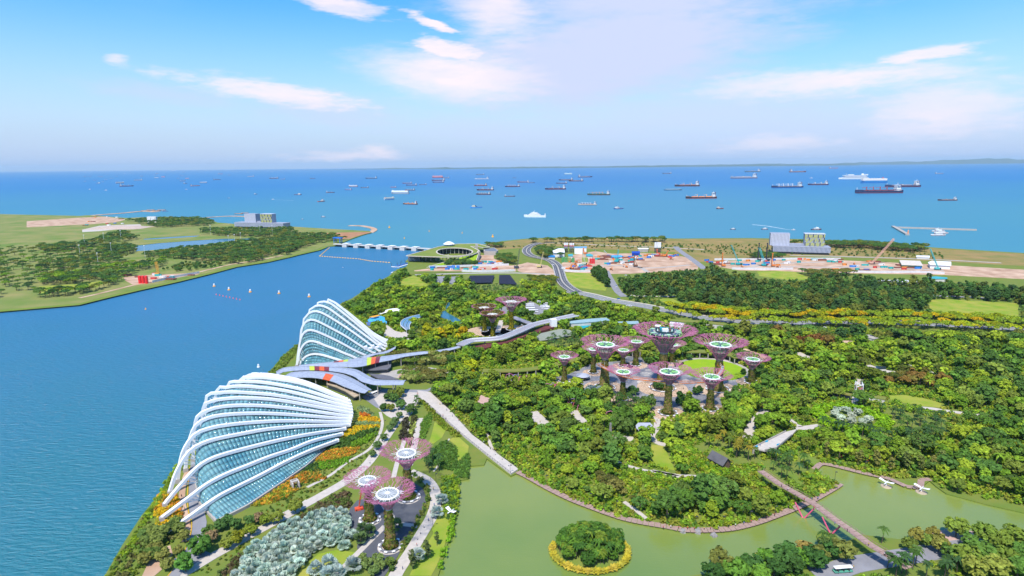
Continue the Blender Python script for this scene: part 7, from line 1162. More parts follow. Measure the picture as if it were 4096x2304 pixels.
under(GL('C1', [(1560, 560), (1700, 420), (1860, 430), (1866, 700), (1700, 800), (1400, 1000), (1100, 1180), (800, 1380), (700, 1449), (640, 1430), (850, 1180), (1000, 1080), (1250, 880), (1450, 720)]), 3.2, (.35, .8), [(.14, .24, .03), (.2, .24, .04), (.1, .16, .03), (.26, .24, .04)])
under(GL('C1', [(20, 1500), (180, 1230), (300, 1060), (420, 1160), (560, 1180), (400, 1320), (250, 1449)]), 3., (.5, 1.1), [(.12, .2, .03), (.2, .26, .03), (.16, .16, .05)])
under(GL('C4', [(1300, 1449), (1330, 1300), (1560, 1280), (1700, 1240), (2000, 1180), (2300, 1200), (2900, 1260), (2900, 1500), (1800, 1600), (300, 1700), (420, 1449), (740, 1390), (1100, 1340)]), 4., (.7, 1.4), GRN[:4])
under(SP([(2000, 990), (2240, 975), (2700, 975), (3300, 985), (3776, 1010), (3776, 1040), (3300, 1020), (3000, 1025), (2700, 1005), (2300, 990)]), 17, (1., 2.2), DRK, None, 2.)
merged('undergrowth', UND, 'mixed green shrubs and ground cover between the garden trees')
BEDS = [('D2', [(1740, 610), (1860, 600), (2000, 640), (2000, 672), (1860, 672), (1720, 660)], [(0.7, 0.494, 0.026), (0.7, 0.39, 0.026)], 'yellow flower bed right of the low glasshouse'), ('D2', [(1690, 480), (1790, 490), (1900, 560), (1905, 605), (1760, 560)], [(0.26, 0.351, 0.156)], 'grey green bed at the top of the glasshouse slope'), ('D2', [(1720, 570), (1800, 565), (1890, 605), (1760, 622)], [(0.65, 0.221, 0.039)], 'orange flower bed on the glasshouse slope'), ('D2', [(1660, 680), (1760, 672), (1990, 680), (1980, 710), (1800, 720), (1680, 715)], [(0.286, 0.39, 0.156)], 'pale green bed between the yellow beds'), ('D2', [(1460, 890), (1560, 800), (1680, 730), (1990, 712), (1990, 740), (1780, 790), (1640, 850), (1500, 900)], [(0.7, 0.546, 0.026), (0.7, 0.442, 0.026)], 'long yellow flower bed beside the fanned rib feet'),
        ('D2', [(1250, 1030), (1400, 900), (1520, 900), (1780, 795), (1980, 750), (1960, 790), (1750, 880), (1550, 990), (1350, 1050)], [(0.078, 0.156, 0.0325)], 'dark green shrub bed on the glasshouse slope'), ('D2', [(1600, 980), (1780, 890), (1960, 800), (1970, 840), (1850, 930), (1700, 990)], [(0.182, 0.338, 0.026)], 'bright green bed along the slope path'), ('D2', [(1120, 1170), (1250, 1060), (1550, 1010), (1740, 1000), (1680, 1080), (1500, 1140), (1250, 1190)], [(0.585, 0.351, 0.039), (0.65, 0.26, 0.039), (0.429, 0.338, 0.039)], 'rusty yellow bed below the dark shrubs'), ('D2', [(1190, 1190), (1500, 1150), (1620, 1120), (1580, 1200), (1430, 1260), (1230, 1290)], [(0.169, 0.338, 0.026)], 'bright green bed below the rusty bed'), ('D2', [(1000, 1270), (1180, 1200), (1230, 1290), (1150, 1320), (1010, 1310)], [(0.065, 0.143, 0.0325)], 'dark shrub patch by the stone vent'), ('D2', [(830, 1420), (990, 1310), (1200, 1330), (1330, 1400), (1100, 1460), (880, 1470)], [(0.65, 0.286, 0.039), (0.39, 0.26, 0.039), (0.26, 0.286, 0.039)], 'orange brown bed near the concrete vent'),
        ('D1', [(130, 400), (240, 370), (330, 400), (380, 500), (430, 680), (420, 800), (200, 860), (90, 800), (50, 650), (60, 480)], [(0.7, 0.52, 0.026), (0.65, 0.286, 0.039), (0.7, 0.468, 0.026), (0.325, 0.325, 0.039)], 'yellow orange bed at the feet of the white ribs'), ('D1', [(1290, 560), (1500, 420), (1780, 220), (1900, 350), (1700, 480), (1400, 560)], [(0.429, 0.39, 0.039), (0.182, 0.286, 0.0325), (0.585, 0.325, 0.039)], 'golden shrub bed under the front glass edge'), ('D1', [(-60, 720), (60, 520), (160, 340), (300, 130), (420, -60), (470, -60), (380, 120), (260, 300), (130, 480), (20, 700), (-100, 900), (-300, 1200), (-360, 1200)], [(.28, .4, .03), (.2, .32, .04)], 'green bank planting down to the channel'), ('B1', [(1840, 745), (1920, 665), (2010, 550), (2140, 440), (2160, 440), (2100, 560), (2010, 660), (1960, 740)], [(0.182, 0.286, 0.039), (0.221, 0.286, 0.052)], 'green bank planting behind the low glasshouse'),
        ('C2', [(820, 330), (850, 170), (880, 150), (895, 200), (880, 340)], [(0.065, 0.0585, 0.039), (0.078, 0.078, 0.039)], 'dark clipped hedge between the twin paths'), ('C2', [(890, 340), (930, 130), (960, 150), (930, 300), (910, 380)], [(0.091, 0.091, 0.039), (0.39, 0.442, 0.104)], 'dark and lime hedge on the right of the twin paths'), ('C2', [(1030, 510), (1100, 390), (1200, 340), (1290, 390), (1300, 520), (1390, 430), (1400, 560), (1390, 650), (1310, 640), (1270, 600), (1170, 560)], [(0.104, 0.208, 0.039), (0.13, 0.247, 0.039)], 'terraced green beds above the lake corner'), ('C2', [(1170, 640), (1270, 620), (1310, 680), (1300, 900), (1270, 1000), (1240, 1040), (1200, 940), (1180, 800)], [(0.169, 0.286, 0.026), (0.26, 0.351, 0.026), (0.091, 0.182, 0.039)], 'leafy border along the near lake edge'), ('C2', [(1250, 1000), (1290, 930), (1250, 1120), (1200, 1260), (1140, 1440), (1100, 1560), (1080, 1560), (1150, 1350), (1210, 1150)], [(0.208, 0.39, 0.026)], 'bright green strip along the near lake edge'),
        ('C2', [(940, 620), (1000, 650), (1050, 720), (1070, 800), (1040, 900), (980, 1000), (900, 1140), (800, 1310), (760, 1420), (740, 1420), (800, 1290), (890, 1120), (970, 980), (1035, 850), (1040, 750), (990, 680)], [(0.104, 0.182, 0.039), (0.208, 0.234, 0.052)], 'planted strip round the silver supertree court'), ('C2', [(0, 960), (200, 840), (400, 740), (420, 860), (380, 900), (200, 930), (60, 1000)], [(0.13, 0.13, 0.052), (0.169, 0.117, 0.065), (0.117, 0.169, 0.039)], 'brown green shrubbery above the silver palms'), ('C1', [(800, 1449), (900, 1350), (1150, 1180), (1350, 1060), (1560, 950), (1650, 1000), (1300, 1130), (1100, 1250), (950, 1400), (900, 1449)], [(0.13, 0.104, 0.0455), (0.169, 0.13, 0.065), (0.104, 0.143, 0.039)], 'brown shrubbery between the path and the silver palms'), ('C2', [(1000, 200), (1060, 100), (1100, 110), (1060, 250), (1010, 340), (980, 320)], [(0.13, 0.26, 0.039), (0.169, 0.286, 0.039)], 'leafy shrubs right of the twin paths'), ('B2', [(1650, 1100), (1700, 1120), (1900, 1330), (2050, 1449), (1980, 1449), (1800, 1300)], [(0.26, 0.286, 0.039), (0.182, 0.26, 0.026)], 'narrow green border on the lake side of the promenade'),
        ('C3', [(1230, 320 + 120), (1300, 480), (1390, 470), (1420, 420), (1400, 500), (1280, 520), (1230, 490)], [(0.234, 0.351, 0.026), (0.39, 0.26, 0.065)], 'curved flowering hedge in the lower gardens'), ('C4', [(280, 440), (340, 430), (330, 490), (380, 570), (500, 630), (640, 640), (800, 600), (860, 610), (720, 670), (520, 680), (350, 620), (260, 520)], [(0.221, 0.364, 0.0195), (0.169, 0.312, 0.026)], 'bright curved hedge around the dark roofed hut'), ('C4', [(760, 960), (860, 920), (1000, 900), (1140, 880), (1000, 950), (820, 1020)], [(0.182, 0.312, 0.039), (0.26, 0.286, 0.052)], 'lakeside reeds under the foot bridge'), ('C4', [(1040, 700), (1200, 780), (1380, 720), (1440, 740), (1350, 800), (1180, 890), (1020, 800)], [(0.221, 0.325, 0.039), (0.156, 0.26, 0.0325)], 'bright slope planting right of the foot bridge'), ('B6', [(1540, 1150), (1740, 1190), (2000, 1200), (1900, 1230), (1760, 1215), (1540, 1180)], [(0.26, 0.325, 0.039), (0.39, 0.39, 0.065)], 'flower strip along the far boardwalk'), ('B6', [(1180, 900), (1350, 940), (1500, 980), (1700, 960), (1850, 980), (1860, 1100), (1600, 1090), (1400, 1050), (1200, 1000)], [(0.65, 0.546, 0.052), (0.26, 0.078, 0.052), (0.156, 0.26, 0.039), (0.52, 0.468, 0.052)], 'yellow and maroon bushes behind the far boardwalk'), ('C4', [(0, 960), (100, 1040), (130, 1050), (60, 960)], [(0.325, 0.325, 0.039)], 'yellow shrubs at the boardwalk kink')]
for r_, pts, tn, lab in BEDS:
    L_ = []; sb = any(w in lab for w in ('shrubbery', 'border', 'hedge', 'bank', 'slope', 'strip')); under(GL(r_, pts), 2. if sb else 1.45, (.75, 1.25) if sb else (.5, .85), tn, L_, check=False)
    if L_: merged('flower_bed' if 'bed' in lab else 'shrub_border', L_, lab)
# round hedge with white blossom trees inside
hc = G('B6', 1330, 600); L_ = []
for k in range(240): a = 2 * PI * k / 240; rr = random.uniform(19, 26); L_.append((random.choice(BUSH), hc[0] + rr * math.cos(a), hc[1] + rr * .95 * math.sin(a), 2., random.uniform(1.5, 2.1), random.choice([(.2, .38, .02), (.25, .42, .02)])))
ho = merged('ring_hedge', L_); del ho['kind']; ho['label'] = 'bright green ring hedge around white flowering trees'; ho['category'] = 'hedge'
for k in range(9): a = k * .7; rr = 11 if k else 0; tree('broad', 'blossom_tree', 'pale tree with white blossom inside the ring hedge', 'tree', 'blossom trees in the ring hedge', hc[0] + rr * math.cos(a), hc[1] + rr * math.sin(a), .6, (.5, .56, .42))
# lake island
ic = G('C3', 1268, 1262, 1.2); ISL = [(ic[0] + 19.5 * math.cos(k * .2618), ic[1] + 17 * math.sin(k * .2618)) for k in range(24)]; io = MB().lathe([(19.5, -.6), (19, .4), (14, 1.8), (7, 3.2), (1, 3.8)], 30).build('island', soil); io.location = (ic[0], ic[1], 1.2); io.scale = (1, .87, 1); io['kind'] = 'structure'
for k in range(150):
    a = random.uniform(0, 6.28); rr = math.sqrt(random.random()) * 15.5; x, y = ic[0] + rr * math.cos(a), ic[1] + rr * .87 * math.sin(a)
    if k % 3: tree('palm', 'island_palm', 'dark green palm on the round lake island', 'palm', 'palms of the lake island', x, y, random.uniform(.7, 1.1) * (1.15 - rr / 40), random.choice([(.07, .16, .03), (.1, .2, .03), (.17, .24, .03)]), 1.4 + 3.6 * (1 - (rr / 17) ** 2))
    else: tree('broad', 'island_tree', 'small glossy tree on the round lake island', 'tree', 'trees of the lake island', x, y, random.uniform(.5, .8), random.choice([(.08, .18, .03), (.12, .24, .03)]), 1.4 + 3.6 * (1 - (rr / 17) ** 2))
KIND['reed'] = dict(mesh=[npmesh('crown', *palm_np(s + 30, 26, 1.5, .6, .5), LEAF) for s in range(2)], tm=[MB().pipe([(0, 0, -.2), (0, 0, .7)], .5, 8, .3).mesh('clump_base', bark)] * 2)
for k in range(34):
    a = PI + (k - 3) / 27 * PI * 1. if k < 31 else k; a = PI * .88 + PI * 1.24 * k / 33; K = KIND['reed']; T = link('reed_clump', None, None, (ic[0] + 18.6 * math.cos(a), ic[1] + 16.2 * math.sin(a), 1.5), a, random.uniform(1.2, 1.7), None, 'yellow reed clump ringing the lake island', 'reeds', 'reeds round the lake island'); link('clump_base', K['tm'][0], T); link('leaves', K['mesh'][k % 2], T, color=random.choice([(.5, .42, .04), (.42, .38, .05), (.55, .43, .06)]))
# ============================================================ SHIPS
def hull_mesh(L, B_, hd, fore=.12, aft=.05, sheer=.35, z0=-1.):
    xs_ = [-.5, -.47, -.4, 0, .3, .38, .44, .48, .5]; ws = [.7, .88, 1, 1, 1, .86, .56, .22, .02]; mb = MB(); n = len(xs_); vs = []
    for x, w in zip(xs_, ws):
        e = hd * (1 + (sheer if x > .36 else (sheer * .5 if x < -.42 else 0))); sh = .985 if x > .36 else 1
        for z, k in ((z0, .86), (hd * .38, .97), (e, 1.)): vs.append((x * L * (.96 if z == z0 and x > .3 else 1), -w * B_ / 2 * k, z))
        for z, k in ((e, 1.), (hd * .38, .97), (z0, .86)): vs.append((x * L * (.96 if z == z0 and x > .3 else 1), w * B_ / 2 * k, z))
    fs = []; ms = []
    for i in range(n - 1):
        for k in range(5): fs.append((6 * i + k, 6 * i + k + 1, 6 * i + 6 + k + 1, 6 * i + 6 + k)); ms.append(1 if k in (0, 4) else 2 if k == 2 else 0)
    fs += [(5, 4, 3, 2, 1, 0)]; ms.append(0); mb.add(vs, [f[::-1] for f in fs]); mb.m = ms; return mb
NS = [0]
def ship(kind, reg, x, y, lpx, face, label, hull, boot=(.25, .05, .05), sup=(.78, .78, .76), yaw=0., deck=(.25, .1, .07), crane_c=(.6, .5, .4), group=None, lm=None):
    p = G(reg, x, y, 0.); a = mpp(p); ca = abs(math.cos(yaw)); L = lpx * RG[reg][2] * a / max(.35, ca) if lm is None else lm
    L = min(L, {'boat': 40, 'tug': 45, 'supply': 90, 'cruise': 330, 'car': 240}.get(kind, 340)); NS[0] += 1
    T = thing({'boat': 'motor_boat', 'tug': 'tugboat', 'supply': 'supply_vessel', 'cruise': 'cruise_ship', 'car': 'car_carrier', 'bulk': 'bulk_carrier', 'tank': 'tanker', 'gen': 'cargo_ship', 'barge': 'barge', 'white': 'survey_ship'}[kind], label, 'boat' if kind in ('boat', 'tug') else 'ship', p, (0 if face > 0 else PI) + yaw, group)
    def pb(name, c, d, col, tp=1., par=None): return MB().box((c[0] * L, c[1] * L, c[2] * L), (d[0] * L, d[1] * L, d[2] * L), 0, tp).build(name, PAINT, par or T, color=col)
    B_ = .16 * L; hd = {'tank': .052, 'bulk': .055, 'gen': .055, 'car': .09, 'cruise': .045, 'tug': .09, 'boat': .08, 'supply': .065, 'barge': .04, 'white': .085}[kind] * L
    if kind in ('tug', 'boat'): B_ = .28 * L
    if kind in ('supply', 'white'): B_ = .2 * L
    def tri(m): return [m[0], m[1], m[2]]
    hm_ = hull_mesh(L, B_, hd, sheer=.15 if kind == 'car' else .4); v = hm_.v; 
    for nm, idx, col in (('hull', 0, hull), ('boot_topping', 1, boot), ('deck', 2, deck)):
        sub = MB(); sub.v = v; sub.f = [f for f, m_ in zip(hm_.f, hm_.m) if m_ == idx]; sub.m = [0] * len(sub.f); sub.build(nm, PAINT, T, color=col)
    h = hd / L; W_ = B_ / L
    def house(xc, l, w, ht, tiers=3, par=None, funnel=True, fc=None):
        last = None; ht *= 1.3
        for k in range(tiers): f = 1 - .16 * k; last = pb('superstructure', (xc + .004 * k, 0, h + ht * (k + .5) / tiers), (l * f, w * f, ht / tiers * .98), sup); pb('window_band', (xc + .004 * k, 0, h + ht * (k + .55) / tiers), (l * f * 1.015, w * f * 1.015, ht / tiers * .22), (.04, .05, .08), par=last)
        pb('bridge_wing', (xc + .01, 0, h + ht * 1.03), (l * .5, min(W_, w * 1.4), ht * .08), sup)
        if funnel: pb('funnel', (xc - l * .55, 0, h + ht * .75), (l * .35, w * .35, ht * .9), fc or (.12, .12, .2), .8)
        MB().tube((xc * L, 0, (h + ht) * L), (xc * L, 0, (h + ht * 1.5) * L), .004 * L, n=5).build('mast', PAINT, T, color=sup)
    if kind in ('tank', 'bulk', 'gen', 'barge'):
        if kind != 'barge': house(-.4, .1, W_ * .8, .085 if kind != 'gen' else .1)
        if kind == 'tank':
            pb('deck_pipes', (.05, 0, h + .008), (.62, .03, .012), (.5, .4, .38)); pb('manifold', (.02, 0, h + .016), (.04, W_ * .7, .02), (.6, .55, .5))
            MB().tube((.44 * L, 0, h * L), (.44 * L, 0, (h + .06) * L), .004 * L, n=5).build('fore_mast', PAINT, T, color=sup)
        if kind in ('bulk', 'gen'):
            for k in range(5 if kind == 'bulk' else 3): pb('hatch', (-.25 + k * (.145 if kind == 'bulk' else .23), 0, h + .008), (.1 if kind == 'bulk' else .17, W_ * .6, .018), deck)
            for k in range(4 if kind == 'bulk' else 2):
                xc = -.18 + k * (.145 if kind == 'bulk' else .3); c_ = MB().tube((xc * L, 0, h * L), (xc * L, 0, (h + .085) * L), .011 * L, n=6).build('deck_crane', PAINT, T, color=crane_c); MB().tube((xc * L, 0, (h + .075) * L), ((xc + .1) * L, 0, (h + .06) * L), .005 * L, n=5).build('jib', PAINT, c_, color=crane_c)
            MB().tube((.46 * L, 0, h * L), (.46 * L, 0, (h + .07) * L), .005 * L, n=5).build('fore_mast', PAINT, T, color=sup)
        if kind == 'barge': pb('cargo', (0, 0, h + .02), (.8, W_ * .8, .04), deck)
    elif kind == 'car':
        pb('garage_block', (-.01, 0, h + .04), (.93, W_ * .98, .09), sup, .985); pb('garage_stripe', (-.01, 0, h + .004), (.935, W_ * .99, .012), hull); pb('bridge', (.4, 0, h + .1), (.06, W_ * .95, .03), sup); pb('funnel', (-.33, .03, h + .105), (.05, .04, .035), (.5, .1, .1)); pb('stern_ramp', (-.485, 0, h + .02), (.01, .07, .08), (.3, .3, .32))
        for k in range(6): pb('roof_vent', (-.2 + k * .1, W_ * .3, h + .092), (.02, .02, .015), sup)
    elif kind == 'cruise':
        for k in range(5): f = 1 - .07 * k; d_ = pb('deck_tier', (-.03 - .01 * k, 0, h + .01 + .018 * k), (.86 * f, W_ * .9, .017), sup); pb('window_band', (-.03 - .01 * k, 0, h + .008 + .018 * k), (.862 * f, W_ * .91, .006), (.1, .14, .2), par=d_)
        pb('funnel', (-.3, 0, h + .125), (.07, .05, .05), sup, .7); pb('stern_lounge', (-.42, 0, h + .11), (.05, W_, .04), sup); pb('bridge', (.32, 0, h + .09), (.05, W_ * 1.02, .02), sup); pb('sports_deck', (.1, 0, h + .11), (.2, .06, .02), sup); MB().tube((.25 * L, 0, (h + .1) * L), (.25 * L, 0, (h + .16) * L), .004 * L, n=5).build('mast', PAINT, T, color=sup)
    elif kind in ('supply', 'tug'):
        s2 = 1 if kind == 'supply' else 1.3; last = None
        for k in range(3): f = 1 - .2 * k; last = pb('superstructure', (.22 - .01 * k, 0, h + .05 * s2 * (k + .5)), (.3 * f, W_ * .85 * f, .049 * s2), sup); pb('window_band', (.22 - .01 * k, 0, h + .05 * s2 * (k + .6)), (.303 * f, W_ * .86 * f, .012), (.03, .04, .06), par=last)
        pb('funnel', (.05, .04, h + .08), (.05, .05, .1), crane_c); MB().tube((.2 * L, 0, (h + .15) * L), (.2 * L, 0, (h + .27) * L), .008 * L, n=5).build('mast', PAINT, T, color=hull); pb('work_deck', (-.2, 0, h * .75), (.42, W_ * .85, .01), deck); pb('winch', (-.05, 0, h + .03), (.06, .1, .05), crane_c)
    elif kind == 'white':
        for k in range(4): f = 1 - .17 * k; last = pb('superstructure', (.02, 0, h + .034 * (k + .5)), (.55 * f, W_ * .85 * f, .033), sup); pb('window_band', (.02, 0, h + .034 * (k + .6)), (.553 * f, W_ * .86 * f, .008), (.1, .12, .16), par=last)
        pb('radome', (.06, 0, h + .15), (.04, .04, .03), sup); MB().tube((.02 * L, 0, (h + .13) * L), (.02 * L, 0, (h + .24) * L), .005 * L, n=5).build('mast', PAINT, T, color=sup); pb('lifeboat', (.12, -W_ * .45, h + .04), (.06, .02, .02), (.7, .2, .05)); pb('stern_gantry', (-.46, 0, h + .05), (.03, W_ * .7, .06), sup); pb('hull_mark', (.02, -W_ * .505, h * .5), (.06, .004, .02), (.1, .12, .2))
    else:
        last = pb('cabin', (-.02, 0, h + .05), (.5, W_ * .7, .1), sup); pb('window_band', (-.02, 0, h + .06), (.505, W_ * .71, .03), (.03, .05, .08), par=last); pb('wheelhouse', (.08, 0, h + .13), (.22, W_ * .55, .07), sup); MB().tube((0, 0, (h + .15) * L), (0, 0, (h + .3) * L), .008 * L, n=5).build('mast', PAINT, T, color=sup)
    return T
NV = (.015, .03, .09); RDB = (.3, .05, .06); BK = (.02, .022, .03); MR = (.16, .04, .05); WH = (.78, .78, .76); GY = (.3, .34, .38); BLU = (.02, .18, .5); PK = (.55, .14, .16)
